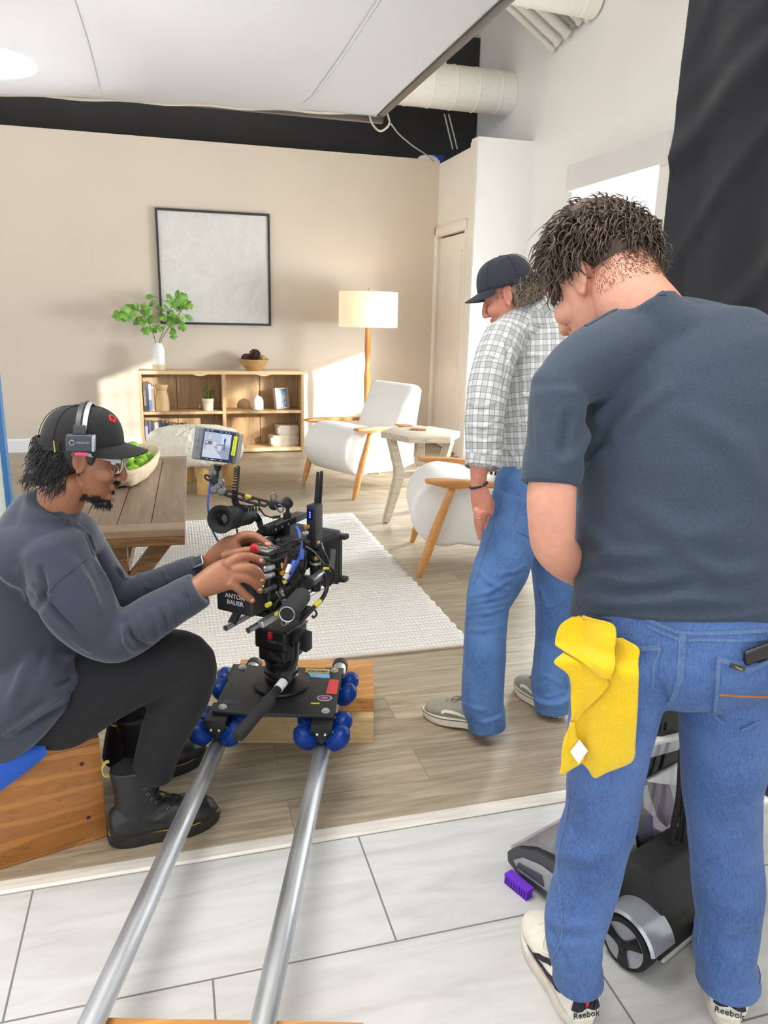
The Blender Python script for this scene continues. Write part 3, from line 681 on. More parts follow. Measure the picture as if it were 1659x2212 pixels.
for nm, lab, b0, stem, lv in BRN:
    root = thing('leafy_branch', lab, 'branch', tuple(PY(b0[0], b0[1], VY)), 0, 'fig branches in the white vase')
    dy = {'left': .03, 'middle': -.02, 'right': -.05}[nm]; pts = [V((VX+{'left': -.012, 'middle': .006, 'right': .014}[nm], VY, BH+.03)), PY(b0[0], b0[1], VY)]+[PY(x, y, VY+dy*(i+1)/3) for i, (x, y) in enumerate(stem)]
    m = MB(); m.tube(spline(pts, 4), .0045, 6)
    for x0, y0, x1, y1, lob in lv:
        k = min(range(len(stem)), key=lambda i: (stem[i][0]-x0)**2+(stem[i][1]-y0)**2); A = PY(*stem[k], VY+dy*(k+1)/3); B = PY(x0, y0, VY+dy*(k+1)/3+rnd.uniform(-.05, .05)); m.tube([A, (A+B)/2+V((0, 0, .008)), B], .0022, 5)
    m.build('twig', TWIG, root)
    for x0, y0, x1, y1, lob in lv:
        B = PY(x0, y0, VY+rnd.uniform(-.06, .04)); E_ = PY(x1, y1, B.y+rnd.uniform(-.05, .03)); m = MB()
        leaf(m, B, E_-B, max((E_-B).length, .09)*1.12, V((rnd.uniform(-.5, .5), -1, rnd.uniform(.1, .9))), lob); m.build('leaf', LFM, root, smooth=180)
# pine cone bowl
WBM = M_wood('turned_bowl_wood', (164, 126, 76), (204, 170, 120), (3, 3, 14), .5, 2)
WX, WY = .86, 8.15
m = MB(); m.lathe([(0, 0), (.075, 0), (.08, .006), (.12, .05), (.155, .105), (.162, .117), (.156, .118), (.11, .055), (.07, .018), (0, .014)], (WX, WY, BH), n=48)
tag(m.build('wooden_bowl', WBM, smooth=60), 'turned wooden bowl of pine cones on the right of the bookcase top', 'bowl')
PC = M_plain('pine_cone_scale', (74, 46, 34), .7, 0, .3, 60); PC2 = M_plain('pine_cone_light', (168, 142, 104), .7, 0, .25, 60)
def cone(name_m, c, r, h, tilt, lab):
    R = Matrix.Rotation(tilt[0], 3, 'X') @ Matrix.Rotation(tilt[1], 3, 'Y'); m = MB(); m.ell(c, (r*.6, r*.6, h*.48), R, 12, 8); n = 70
    for i in range(n):
        tt = (i+.5)/n; a = i*2.39996; z = (tt-.5)*h; rr = r*.95*math.sin(PI*(.12+.8*tt))**.7
        d = V((math.cos(a), math.sin(a), .55*tt+.1)); s = V((-math.sin(a), math.cos(a), 0)); b = V((math.cos(a)*rr*.45, math.sin(a)*rr*.45, z)); e = b+d*rr*.62; w = r*.2
        P = [b-s*w*.4, b+s*w*.4, e+s*w, e+d*r*.1, e-s*w]; P2 = [p+V((0, 0, -.004)) for p in P]
        vs = [c+R @ p for p in P+P2]; m.raw(vs, [(0, 1, 2, 3, 4), (9, 8, 7, 6, 5), (0, 5, 6, 1), (1, 6, 7, 2), (2, 7, 8, 3), (3, 8, 9, 4), (4, 9, 5, 0)])
    tag(m.build('pine_cone', name_m, smooth=0), lab, 'pine cone', 'pine cones in the wooden bowl')
cone(PC, V((WX-.075, WY-.01, BH+.115)), .05, .10, (.9, -.3), 'smaller dark pine cone at the left of the wooden bowl')
cone(PC, V((WX+.01, WY, BH+.15)), .06, .11, (.4, .2), 'largest dark pine cone heaped in the middle of the wooden bowl')
cone(PC2, V((WX+.085, WY-.015, BH+.108)), .048, .09, (1.1, .5), 'pale tan pine cone at the right of the wooden bowl')
cone(PC, V((WX+.02, WY+.07, BH+.11)), .048, .09, (-.5, .3), 'dark pine cone half hidden at the back of the wooden bowl')

# books
def book(x, w, h, z, cover, lab, grp, dpt=.17, y=BF+.07, lean=0, band=None):
    root = thing('book', lab, 'book', (x+w/2, y, z), 0, grp)
    m = MB(TRS((x+w/2, y, z)) @ Matrix.Rotation(lean, 4, 'Y')); m.box2((-w/2, 0, 0), (-w/2+.003, dpt, h)); m.box2((w/2-.003, 0, 0), (w/2, dpt, h)); m.box2((-w/2, -.002, 0), (w/2, .003, h), .001); m.build('cover', M_plain('book_%d_%d_%d' % cover, cover, .5, 0, .12, 30), root)
    m = MB(TRS((x+w/2, y, z)) @ Matrix.Rotation(lean, 4, 'Y')); m.box2((-w/2+.003, .003, .004), (w/2-.003, dpt-.004, h-.004)); m.build('pages', M_plain('book_pages', (226, 216, 196), .8, 0, .05, 300), root)
    if band:
        for (za, zb, colr) in band:
            m = MB(TRS((x+w/2, y, z)) @ Matrix.Rotation(lean, 4, 'Y')); m.box2((-w/2+.002, -.0035, h*za), (w/2-.002, -.0015, h*zb)); m.build('spine_label', M_plain('label_%d_%d_%d' % colr, colr, .6), root)
ZS = .446
book(-.265, .028, .285, ZS, (58, 54, 62), 'tall charcoal book, first against the left side of the upper shelf', 'books on the upper shelf', band=[(.2, .75, (120, 112, 104))])
book(-.236, .022, .29, ZS, (42, 40, 48), 'tall black book, second on the upper shelf', 'books on the upper shelf')
book(-.213, .028, .275, ZS, (150, 170, 196), 'pale blue book, third on the upper shelf', 'books on the upper shelf', band=[(.02, .42, (70, 104, 150))])
book(-.184, .024, .255, ZS, (176, 158, 136), 'tan book beside the carved wooden vase', 'books on the upper shelf', band=[(.1, .9, (150, 128, 106))])
lx = -.268
LB = (((44, 52, 84), .03, .29, 'navy book with pale lettering, first on the left of the lower shelf', [(.1, .85, (150, 160, 180))]), ((46, 46, 86), .036, .285, 'indigo book with a cream top edge, second on the lower shelf', None), ((36, 36, 50), .02, .28, 'thin black book between the indigo and the grey book', None), ((170, 162, 158), .04, .285, 'light grey book on the lower shelf', [(.1, .9, (188, 180, 172))]), ((60, 48, 56), .026, .285, 'dark plum book right of the light grey book', None), ((50, 62, 98), .036, .28, 'slate blue book with a white mark, right of the plum book', [(.5, .7, (190, 196, 206))]), ((28, 28, 36), .04, .275, 'black book with a white emblem in the middle of the lower shelf', [(.55, .75, (220, 220, 220))]), ((70, 58, 64), .028, .265, 'brown book right of the black emblem book', [(.6, .7, (200, 190, 180))]), ((140, 112, 104), .026, .262, 'dusty pink book on the lower shelf', None), ((92, 140, 150), .02, .255, 'thin teal book right of the pink one', None), ((40, 56, 116), .05, .255, 'thick royal blue book near the end of the lower shelf row', [(.88, .94, (120, 170, 190))]), ((44, 54, 92), .03, .265, 'dark blue book at the right end of the lower shelf row', [(.85, .93, (220, 190, 120))]))
for cv, w, h, lab, band in LB: book(lx, w, h, .048, cv, lab, 'books on the lower shelf', band=band); lx += w+.003
# carved wooden vase, potted plant, small white vase, photo frame, storage boxes
CVM = M_wood('carved_pale_wood', (188, 152, 102), (218, 188, 142), (5, 5, 2), .6, 2)
m = MB(); m.lathe([(0, 0), (.066, 0), (.071, .006), (.07, .06), (.066, .13), (.055, .19), (.048, .205), (.05, .213), (.062, .232), (.066, .262), (.062, .27), (.045, .27), (.04, .25), (0, .24)], (-.085, BF+.10, ZS), n=40)
tag(m.build('wooden_vase', CVM, smooth=50), 'carved pale wooden vase with a flared neck beside the upper books', 'vase')
pp = thing('potted_plant', 'small green sprig plant in a cream pot on the left upper shelf', 'potted plant', (.375, BF+.1, ZS))
m = MB(); m.lathe([(0, 0), (.048, 0), (.05, .004), (.055, .085), (.061, .09), (.063, .12), (.06, .125), (.054, .12), (.05, .1), (0, .1)], (.375, BF+.1, ZS), n=36); m.build('pot', M_plain('cream_pot', (220, 212, 188), .6), pp)
m = MB(); r2 = random.Random(3); GRN = NT('sprig_green'); v = GRN.coord(); f = GRN.noise(v, 60, 2); GRN.bsdf(GRN.ramp(f, [(.3, srgb(84, 98, 44)), (.7, srgb(158, 160, 84))]), .7); GRN = GRN.m
for i in range(60):
    a = r2.uniform(0, 2*PI); sp = r2.uniform(.01, .085); h = r2.uniform(.09, .19)*(1-sp*2.5); b = V((.375+.03*math.cos(a)*r2.random(), BF+.1+.03*math.sin(a)*r2.random(), ZS+.1)); e = V((.375+sp*math.cos(a), BF+.1+sp*.8*math.sin(a), ZS+.1+h))
    m.tube([b, (b+e)/2+V((0, 0, .012)), e], .0016, 4)
    for k in range(9):
        t_ = .25+.75*k/8; p = b.lerp(e, t_); d = V((r2.uniform(-1, 1), r2.uniform(-1, 1), r2.uniform(0, 1))).normalized()
        s = d.cross(V((.3, .2, 1))).normalized()*.004; m.raw([p, p+d*.009+s, p+d*.02, p+d*.009-s], [(0, 1, 2, 3)])
o = m.build('foliage', GRN, pp, smooth=0)
t = NT('speckled_white_glaze'); v = t.coord(); f = t.noise(v, 260, 1); t.bsdf(t.mix(t.math('GREATER_THAN', f, .68), srgb(226, 224, 226), srgb(160, 154, 156)), .4)
m = MB(); m.lathe([(0, 0), (.055, 0), (.059, .006), (.059, .07), (.055, .1), (.044, .125), (.028, .138), (.02, .14), (.016, .145), (.014, .13), (0, .12)], (.893, BF+.12, ZS), n=36)
tag(m.build('bud_vase', t.m, smooth=60), 'small speckled white bud vase on the right upper shelf', 'vase')
ph = thing('photo_frame', 'leaning photo frame with a blue seaside picture on the right upper shelf', 'photo frame', (1.16, BF+.12, ZS))
T4 = TRS((1.15, BF+.13, ZS+.002), math.radians(24)) @ Matrix.Rotation(math.radians(-9), 4, 'X')
FRM = M_wood('grey_wood_frame', (150, 136, 124), (190, 178, 166), (3, 3, 3), .5)
m = MB(T4); w_, h_, b_ = .165, .225, .02
for lo, hi in (((-w_/2, -.03, 0), (-w_/2+b_, .02, h_)), ((w_/2-b_, -.03, 0), (w_/2, .02, h_)), ((-w_/2+b_, -.03, 0), (w_/2-b_, .02, b_)), ((-w_/2+b_, -.03, h_-b_), (w_/2-b_, .02, h_))): m.box2(lo, hi, .002)
m.build('frame', FRM, ph)
t = NT('seaside_photo'); v = t.coord((1, 1, 1), 'Generated'); sx = t.n('ShaderNodeSeparateXYZ'); t.l(v, sx.inputs[0]); f = t.noise(t.coord((14, 1, 26), 'Generated'), 1, 5, .7)
sky = t.ramp(sx.outputs[2], [(.45, srgb(206, 216, 214)), (.95, srgb(84, 158, 200))]); town = t.ramp(f, [(.42, srgb(70, 96, 130)), (.5, srgb(150, 160, 178)), (.58, srgb(232, 232, 236))])
edge = t.math('ADD', .54, t.math('MULTIPLY', t.math('SUBTRACT', .5, sx.outputs[0]), .15))
t.bsdf(t.mix(t.math('GREATER_THAN', sx.outputs[2], edge), town, sky), .25)
m = MB(T4); m.box2((-w_/2+b_, 0, b_), (w_/2-b_, .008, h_-b_)); m.build('photograph', t.m, ph, smooth=0)
m = MB(T4); m.prism([(-.03, .02), (.03, .02), (.03, .17), (-.03, .17)], .003, (0, .024, 0), (1, 0, 0), (0, .28, 1)); m.build('stand', FRM, ph)
BOXM = M_plain('taupe_box', (200, 188, 172), .7, 0, .04, 200); 
def storage(x0, x1, z0, z1, rz, lab):
    c = V(((x0+x1)/2, BF+.19, z0)); root = thing('storage_box', lab, 'box', tuple(c), 0, 'stacked storage boxes'); Tm = TRS(c, rz); w = x1-x0; d = .17; h = z1-z0
    m = MB(Tm); m.box2((-w/2, -d/2, 0), (w/2, d/2, h*.62), .002); m.build('body', BOXM, root)
    m = MB(Tm); m.box2((-w/2-.003, -d/2-.003, h*.60), (w/2+.003, d/2+.003, h), .002); m.build('lid', BOXM, root)
    for sx_ in (-1, 1):
        for sz_, zz in ((1, h), (-1, 0)):
            m = MB(Tm); P = [(sx_*w/2, zz), (sx_*(w/2-.026), zz), (sx_*(w/2-.02), zz-sz_*.014), (sx_*(w/2-.012), zz-sz_*.02), (sx_*w/2, zz-sz_*.026)]
            P = P if sx_*sz_ < 0 else list(reversed(P)); m.prism(P, .004, (0, -d/2-.0065, 0), (1, 0, 0), (0, 0, 1)); m.build('metal_corner', BRS, root)
storage(1.02, 1.325, .049, .166, math.radians(2), 'larger taupe storage box with brass corners, lower of the two in the bookcase')
storage(1.092, 1.325, .168, .272, math.radians(3), 'smaller taupe storage box with brass corners, upper of the two in the bookcase')

# things on the floor by the door flat
q = FL(1014, 1026); m = MB(); m.lathe([(0, 0), (.09, 0), (.105, .015), (.1, .03), (.075, .05), (.078, .14), (.085, .26), (.08, .34), (0, .35)], (q.x+.1, q.y+.12, 0), n=28)
tag(m.build('cream_pedestal', M_plain('cream_stone', (222, 212, 184), .6)), 'cream pedestal on the floor by the door flat, half hidden by the plaid shirt sleeve', 'pedestal')
t = NT('black_white_weave'); wv = t.n('ShaderNodeTexWave', bands_direction='X', inp={'Scale': 9, 'Distortion': .8}); t.l(t.coord((1, .6, .5)), wv.inputs[0]); t.bsdf(t.mix(t.math('GREATER_THAN', wv.outputs['Fac'], .62), srgb(26, 25, 26), srgb(226, 222, 214)), .9, bump=wv.outputs['Fac'], bstr=.4)
q = FL(1060, 1030); m = MB(); m.lathe([(0, 0), (.2, 0), (.21, .01), (.215, .06), (.21, .3), (.2, .31), (.19, .3), (.19, .04), (0, .04)], (q.x+.16, q.y+.2, 0), n=36)
tag(m.build('woven_basket', t.m), 'black and white striped basket on the floor behind the plaid shirt', 'basket')
# ================================================================== ORGANIC SHAPES: limbs, fusing, folds, surface detail
from mathutils.bvhtree import BVHTree
def limb(m, secs, sc=1.0, n=20, sub=5, round_ends=True):
    """one swelling tube; secs = (pixel x, pixel y, world Y, half width in pixels[, depth/width ratio])"""
    S = spline([tuple(s)+((1.0,) if len(s) == 4 else ()) for s in secs], sub) if len(secs) > 2 else [np.array(tuple(s)+((1.0,) if len(s) == 4 else ()), float) for s in secs]
    C = [PY(s[0], s[1], s[2]) for s in S]; R = [s[3]*DEP(c)/FPX*sc for s, c in zip(S, C)]; Q = [s[4] for s in S]
    rings = []; N = len(C)
    def ring(c, t, r, q):
        view = (c-EYEP).normalized(); a = t.cross(view)
        a = a.normalized() if a.length > 1e-4 else RT.copy(); b = a.cross(t).normalized()
        return [c + a*(r*math.cos(2*PI*k/n)) + b*(r*q*math.sin(2*PI*k/n)) for k in range(n)]
    T = [(C[min(i+1, N-1)]-C[max(i-1, 0)]).normalized() for i in range(N)]
    if round_ends: rings += [ring(C[0]-T[0]*R[0]*.42, T[0], R[0]*.5, Q[0]), ring(C[0]-T[0]*R[0]*.25, T[0], R[0]*.82, Q[0])]
    for c, t, r, q in zip(C, T, R, Q): rings.append(ring(c, t, r, q))
    if round_ends: rings += [ring(C[-1]+T[-1]*R[-1]*.25, T[-1], R[-1]*.82, Q[-1]), ring(C[-1]+T[-1]*R[-1]*.42, T[-1], R[-1]*.5, Q[-1])]
    m.rings(rings)
def chain(m, pts, n=12, sub=4):
    """finger: pts = (V, radius)"""
    S = spline([(p.x, p.y, p.z, r) for p, r in pts], sub); P = [V(s[:3]) for s in S]; R = [float(s[3]) for s in S]
    d = (P[-1]-P[-2]).normalized(); P += [P[-1]+d*R[-1]*.5, P[-1]+d*R[-1]*.85]; R += [R[-1]*.85, R[-1]*.45]
    m.tube(P, R, n)
def fuse(m, voxel, it=6, fac=.5):
    """weld overlapping closed shapes into one continuous skin"""
    bmesh.ops.recalc_face_normals(m.bm, faces=m.bm.faces)
    me = bpy.data.meshes.new('tmp'); m.bm.to_mesh(me); m.bm.free()
    o = bpy.data.objects.new('tmp', me); COL.objects.link(o)
    r = o.modifiers.new('r', 'REMESH'); r.mode = 'VOXEL'; r.voxel_size = voxel; r.use_smooth_shade = True
    if it: s = o.modifiers.new('s', 'SMOOTH'); s.factor = fac; s.iterations = it
    bpy.context.view_layer.update()
    dg = bpy.context.evaluated_depsgraph_get(); out = bpy.data.meshes.new_from_object(o.evaluated_get(dg))
    bpy.data.objects.remove(o); bpy.data.meshes.remove(me)
    return out
def cut(me, p, n, rad, off=None):
    """trim a fused garment to an open, crisp hem: everything past the plane (p, n) near p goes; the edge is turned in"""
    p, n = V(p), V(n).normalized(); bm = bmesh.new(); bm.from_mesh(me); near = [f for f in bm.faces if (f.calc_center_median()-p).length < rad]
    ge = set(near)
    for f in near: ge.update(f.verts); ge.update(f.edges)
    r = bmesh.ops.bisect_plane(bm, geom=list(ge), plane_co=p, plane_no=n, clear_outer=True)
    ed = [e for e in bm.edges if e.is_boundary and (e.verts[0].co-p).length < rad*1.2]
    if ed:
        x = bmesh.ops.extrude_edge_only(bm, edges=ed); vs = [v for v in x['geom'] if isinstance(v, bmesh.types.BMVert)]
        for v in vs: q = v.co-p; q = q-n*q.dot(n); v.co = v.co-q.normalized()*.004-n*.0015 if q.length > .006 else v.co
        ed = [e for e in x['geom'] if isinstance(e, bmesh.types.BMEdge) and e.is_boundary]; x = bmesh.ops.extrude_edge_only(bm, edges=ed)
        for v in x['geom']:
            if isinstance(v, bmesh.types.BMVert): v.co = v.co-n*.03
    bm.normal_update(); bm.to_mesh(me); bm.free(); return me
def leg_hem(me, secs, dy, rad):
    a, b = PY(*secs[-2][:3]), PY(*secs[-1][:3]); n = (b-a).normalized(); n = (n+V((0, 0, -1.5))).normalized(); x, y, Y = secs[-1][:3]; return cut(me, PY(x, y+dy, Y), n, rad)
def get_co(me):
    co = np.empty(len(me.vertices)*3, np.float32); me.vertices.foreach_get('co', co); return co.reshape(-1, 3).astype(float)
def get_no(me):
    co = np.empty(len(me.vertices)*3, np.float32); me.vertex_normals.foreach_get('vector', co); return co.reshape(-1, 3).astype(float)
def set_co(me, co): me.vertices.foreach_set('co', co.astype(np.float32).ravel()); me.update()
def bvh(me): return BVHTree.FromPolygons([v.co for v in me.vertices], [p.vertices for p in me.polygons])
def hit(bv, x, y, off=0.0):
    """first surface point seen along the sight line of a photo point, lifted off along the normal"""
    d = ray(x, y).normalized(); p, nr, i, ds = bv.ray_cast(EYEP, d)
    if p is None: return None, None
    if nr.dot(d) > 0: nr = -nr
    return p+nr*off, nr
def seg_dist(co, A, B):
    A, B = np.array(A), np.array(B); d = B-A; L = max(d@d, 1e-9)
    t = np.clip(((co-A)@d)/L, 0, 1); return np.linalg.norm(co-A-t[:, None]*d, axis=1), t
def folds(me, lines, noise_amp=.0, noise_scale=(8, 8, 8), seed=0):
    """cloth folds: lines = (photo polyline, width m, height m)"""
    co, no = get_co(me), get_no(me); bv = bvh(me); dsp = np.zeros(len(co))
    for pl, w, h in lines:
        P = [hit(bv, x, y)[0] for x, y in pl]; P = [p for p in P if p is not None]
        if len(P) < 2: continue
        best = np.full(len(co), 9.); tt = np.zeros(len(co)); n = len(P)-1
        for i in range(n):
            d, t = seg_dist(co, P[i], P[i+1]); k = d < best; best[k] = d[k]; tt[k] = (i+t[k])/n
        q = (best/w)**2; dsp += h*(1-1.3*q)*np.exp(-q)*np.sin(PI*np.clip(tt*.9+.05, 0, 1))**.6
    if noise_amp:
        s = np.array(noise_scale); nz = np.array([mnoise.noise(V(tuple(c*s+seed))) + .5*mnoise.noise(V(tuple(c*s*2.1+seed+5))) for c in co]); dsp += noise_amp*nz
    set_co(me, co+no*dsp[:, None]); return me
def strip(bv, pl, w, th=.0015, sub=6):
    """narrow raised band lying on a surface along a photo polyline (seam, stripe, stitching)"""
    m = MB(); S = spline(pl, sub) if len(pl) > 2 else [np.array(pl[0])*(1-k/sub)+np.array(pl[1])*k/sub for k in range(sub+1)]
    H = [hit(bv, float(s[0]), float(s[1])) for s in S]; H = [(p, n) for p, n in H if p is not None]
    if len(H) < 2: return m
    rr = []
    for i, (p, n) in enumerate(H):
        t = (H[min(i+1, len(H)-1)][0]-H[max(i-1, 0)][0]).normalized(); s = t.cross(n).normalized()*w/2
        rr.append([p-s-n*.002, p-s*.8+n*th, p+s*.8+n*th, p+s-n*.002])
    m.rings(rr); return m
def patch(bv, quad, nu=10, nv=10, th=.002, m=None):
    """panel lying on a surface inside a photo quad (4 corners)"""
    m = m or MB(); q = [np.array(c, float) for c in quad]; g = []
    for j in range(nv+1):
        r = []
        for i in range(nu+1):
            u, v = i/nu, j/nv; p = (q[0]*(1-u)+q[1]*u)*(1-v)+(q[3]*(1-u)+q[2]*u)*v; h, nr = hit(bv, p[0], p[1]); r.append((h, nr))
        g.append(r)
    if any(h is None for r in g for h, n in r): return m
    top = [[m._v(h+n*th) for h, n in r] for r in g]; bot = [[m._v(h-n*.003) for h, n in r] for r in g]
    for j in range(nv):
        for i in range(nu): m.bm.faces.new((top[j][i], top[j][i+1], top[j+1][i+1], top[j+1][i]))
    E_ = [(0, i) for i in range(nu+1)]+[(j, nu) for j in range(1, nv+1)]+[(nv, i) for i in range(nu-1, -1, -1)]+[(j, 0) for j in range(nv-1, 0, -1)]
    for a, b in zip(E_, E_[1:]+E_[:1]): m.bm.faces.new((top[a[0]][a[1]], bot[a[0]][a[1]], bot[b[0]][b[1]], top[b[0]][b[1]]))
    return m
def text_mesh(body, size, T, name, mt, parent, ext=.0006, shear=0):
    cu = bpy.data.curves.new('txt', 'FONT'); cu.body = body; cu.size = size; cu.extrude = ext; cu.align_x = 'CENTER'; cu.align_y = 'CENTER'; cu.shear = shear; cu.resolution_u = 3
    o = bpy.data.objects.new('txt', cu); COL.objects.link(o); bpy.context.view_layer.update()
    me = bpy.data.meshes.new_from_object(o.evaluated_get(bpy.context.evaluated_depsgraph_get())); bpy.data.objects.remove(o); bpy.data.curves.remove(cu)
    me.transform(T); return link_mesh(name, me, mt, parent, 0)
def plane_T(c, n, up):
    """matrix whose local z is n, y close to up"""
    n = V(n).normalized(); x = V(up).cross(n).normalized(); y = n.cross(x); T = Matrix((x, y, n)).transposed().to_4x4(); T.translation = c; return T
def head_T(c, fwd, up):
    f = V(fwd).normalized(); l = V(up).cross(f).normalized(); u = f.cross(l); T = Matrix((f, l, u)).transposed().to_4x4(); T.translation = c; return T
def head(m, T, k=1.0, ears=(1, -1)):
    """human head: local x face, y left, z up, origin between the ear canals"""
    S = Matrix.Scale(k, 4); old = m.T; m.T = T @ S
    m.ell((-.012, 0, .048), (.094, .074, .086), n=28, m=18)
    st = [(.098, .052, .055), (.075, .074, .066), (.048, .084, .069), (.028, .088, .069), (.012, .079, .068), (-.006, .079, .068), (-.026, .081, .066), (-.046, .082, .060), (-.064, .081, .053), (-.084, .082, .043), (-.1, .077, .034), (-.112, .062, .024)]
    rr = []
    for z, xf, w in st:
        xb = -.03+.25*max(0, -.03-z); r = []
        for i in range(28):
            a = 2*PI*i/28; c_, s_ = math.cos(a), math.sin(a); xm = (xf+xb)/2; rx = (xf-xb)/2
            r.append(V((xm+rx*math.copysign(abs(c_)**.85, c_), w*math.copysign(abs(s_)**.8, s_)*(1 if c_ < 0 else (1-.22*c_)), z)))
        rr.append(r)
    m.rings(rr)
    m.tube([(.078, 0, .022), (.092, 0, .004), (.104, 0, -.016), (.109, 0, -.03)], [.008, .010, .012, .0125], 12)
    m.ell((.108, 0, -.033), (.012, .0125, .011)); 
    for s in (1, -1):
        m.ell((.096, s*.013, -.036), (.012, .009, .009)); m.ell((.082, s*.030, .029), (.012, .026, .009)); m.ell((.056, s*.048, -.026), (.030, .016, .024))
    m.ell((.087, 0, -.057), (.010, .023, .0065)); m.ell((.085, 0, -.068), (.010, .019, .0065)); m.ell((.076, 0, -.096), (.017, .02, .016))
    for s in ears:                                                    # ears: shell, rim and lobe
        R = Matrix.Rotation(s*math.radians(-24), 3, 'Z') @ Matrix.Rotation(math.radians(-12), 3, 'Y')
        c = V((-.016, s*.074, .0)); m.ell(c, (.017, .006, .028), R)
        P = [c+R @ V((.019*math.cos(a), s*.005, .033*math.sin(a)+.002)) for a in np.linspace(-1.9, 3.6-.9, 16)]; m.tube(P, .0045, 8)
        m.ell(c+R @ V((.004, s*.001, -.031)), (.009, .005, .009), R); m.ell(c+R @ V((.014, s*.003, -.006)), (.006, .005, .008), R)
    m.T = old
def strands(m, roots, length, r, curl, grav, seed=0, n=9, sides=4):
    """hair locks: roots = (point, direction)"""
    q = random.Random(seed)
    for p, d in roots:
        L = length*q.uniform(.6, 1.25); ph = q.uniform(0, 6); d = V(d).normalized(); s1 = d.cross(V((.2, .3, 1))).normalized(); s2 = d.cross(s1); P = []; c = curl*q.uniform(.5, 1.3); f = q.uniform(.6, 1.4)
        for i in range(n):
            t = i/(n-1); P.append(V(p)+d*L*t+V((0, 0, -grav*L*t*t))+(s1*math.cos(ph+5*f*t)+s2*math.sin(ph+5*f*t)-s1*math.cos(ph)-s2*math.sin(ph))*c*t)
        m.tube(P, [r*(1-.75*(i/(n-1))**2) for i in range(n)], sides)
def skin_mat(name, rgb, red=.25):
    t = NT(name); v = t.coord(); f = t.noise(v, 55, 5, .6); g = t.noise(v, 7, 2); c = srgb(*rgb)
    col = t.ramp(f, [(.3, tuple(x*.9 for x in c[:3])+(1,)), (.7, tuple(min(1, x*1.07) for x in c[:3])+(1,))])
    col = t.mix(t.math('MULTIPLY', g, red), col, (min(1, c[0]*1.08), c[1]*.72, c[2]*.68, 1))
    b = t.bsdf(col, .48, bump=t.noise(v, 600, 2), bstr=.12, bdist=.0015); b.inputs['Subsurface Weight'].default_value = .12; b.inputs['Subsurface Radius'].default_value = (.012, .005, .003); b.inputs['Subsurface Scale'].default_value = .6
    return t.m
def denim(name, a, b, fade=.5):
    t = NT(name); v = t.coord((1, 1, 1)); th = t.noise(t.coord((420, 420, 60)), 1, 3, .6); th2 = t.noise(t.coord((60, 60, 900)), 1, 2, .5); g = t.noise(v, 5, 4, .6)
    f = t.math('ADD', t.math('MULTIPLY', th, .45), t.math('ADD', t.math('MULTIPLY', th2, .2), t.math('MULTIPLY', g, fade)))
    col = t.ramp(f, [(.38, srgb(*a)), (.72, srgb(*b))])
    bb = t.bsdf(col, .85, bump=th, bstr=.25, bdist=.0015); bb.inputs['Sheen Weight'].default_value = .08; return t.m
def person(name_label, x, y):
    return thing('person', name_label, 'person', (x, y, 0))
# ================================================================== MAN IN THE GREY T-SHIRT (right foreground)
SKB = skin_mat('fair_skin', (214, 158, 134), .3)
JNB = denim('light_blue_denim', (32, 58, 108), (80, 112, 166), .55)
TSH = M_cloth('heather_slate_tshirt', (52, 64, 79), .28, 260, .92, .25, .1, .1, (1, 1, 3.5))
pb = person('person seen from behind in a slate T-shirt and pale jeans, head bowed', .97, 1.12)
B_torso = [(1456, 1348, 1.10, 224, .55), (1462, 1250, 1.10, 216, .56), (1474, 1100, 1.12, 222, .56), (1482, 950, 1.15, 242, .52), (1480, 850, 1.18, 252, .48), (1462, 780, 1.21, 215, .48)]
B_shl = [(1192, 852, 1.19, 60, .9), (1280, 787, 1.22, 82), (1400, 738, 1.25, 92), (1520, 742, 1.25, 90), (1640, 780, 1.21, 82), (1722, 838, 1.16, 64)]
B_slv = [(1206, 850, 1.19, 62, 1.05), (1200, 950, 1.17, 63, 1.05), (1190, 1050, 1.15, 66, 1.05)]
B_slvR = [(1715, 850, 1.15, 64, 1.05), (1738, 950, 1.13, 64, 1.05), (1745, 1060, 1.12, 64, 1.05)]
B_arm = [(1206, 900, 1.18, 38), (1200, 990, 1.165, 46), (1192, 1060, 1.145, 53), (1192, 1130, 1.145, 51), (1198, 1182, 1.165, 47), (1240, 1222, 1.25, 42), (1300, 1245, 1.36, 33), (1345, 1252, 1.44, 27, .8)]
B_armR = [(1735, 900, 1.15, 38), (1742, 1060, 1.12, 52), (1735, 1180, 1.14, 46), (1660, 1240, 1.24, 42), (1570, 1262, 1.38, 33), (1520, 1265, 1.46, 27, .8)]
B_legL = [(1340, 1400, 1.10, 106, .85), (1330, 1500, 1.11, 100, .95), (1316, 1600, 1.12, 89), (1306, 1692, 1.13, 81), (1299, 1760, 1.14, 77), (1279, 1825, 1.14, 78), (1269, 1890, 1.14, 71), (1248, 1970, 1.13, 70), (1242, 2020, 1.12, 62), (1244, 2063, 1.115, 57), (1247, 2104, 1.115, 46, 1.15)]
B_legR = [(1570, 1400, 1.08, 112, .85), (1570, 1500, 1.08, 104, .95), (1567, 1605, 1.08, 95), (1560, 1692, 1.085, 84), (1564, 1760, 1.09, 78), (1567, 1830, 1.09, 75), (1571, 1919, 1.085, 75), (1572, 1990, 1.075, 67), (1566, 2055, 1.065, 65), (1570, 2104, 1.06, 55, 1.1)]
B_pel = [(1458, 1330, 1.09, 218, .58), (1463, 1385, 1.09, 226, .62), (1463, 1420, 1.09, 220, .62)]
hf = V((-.376, .925, -.62)); hu = V((-.10, .55, .9))
HT_B = head_T(V((0, 0, 0)), hf, hu); HT_B.translation = PY(1256, 598, 1.33)-HT_B.to_3x3() @ V((-.016, .078, -.003))
m = MB(); head(m, HT_B, 1.04)
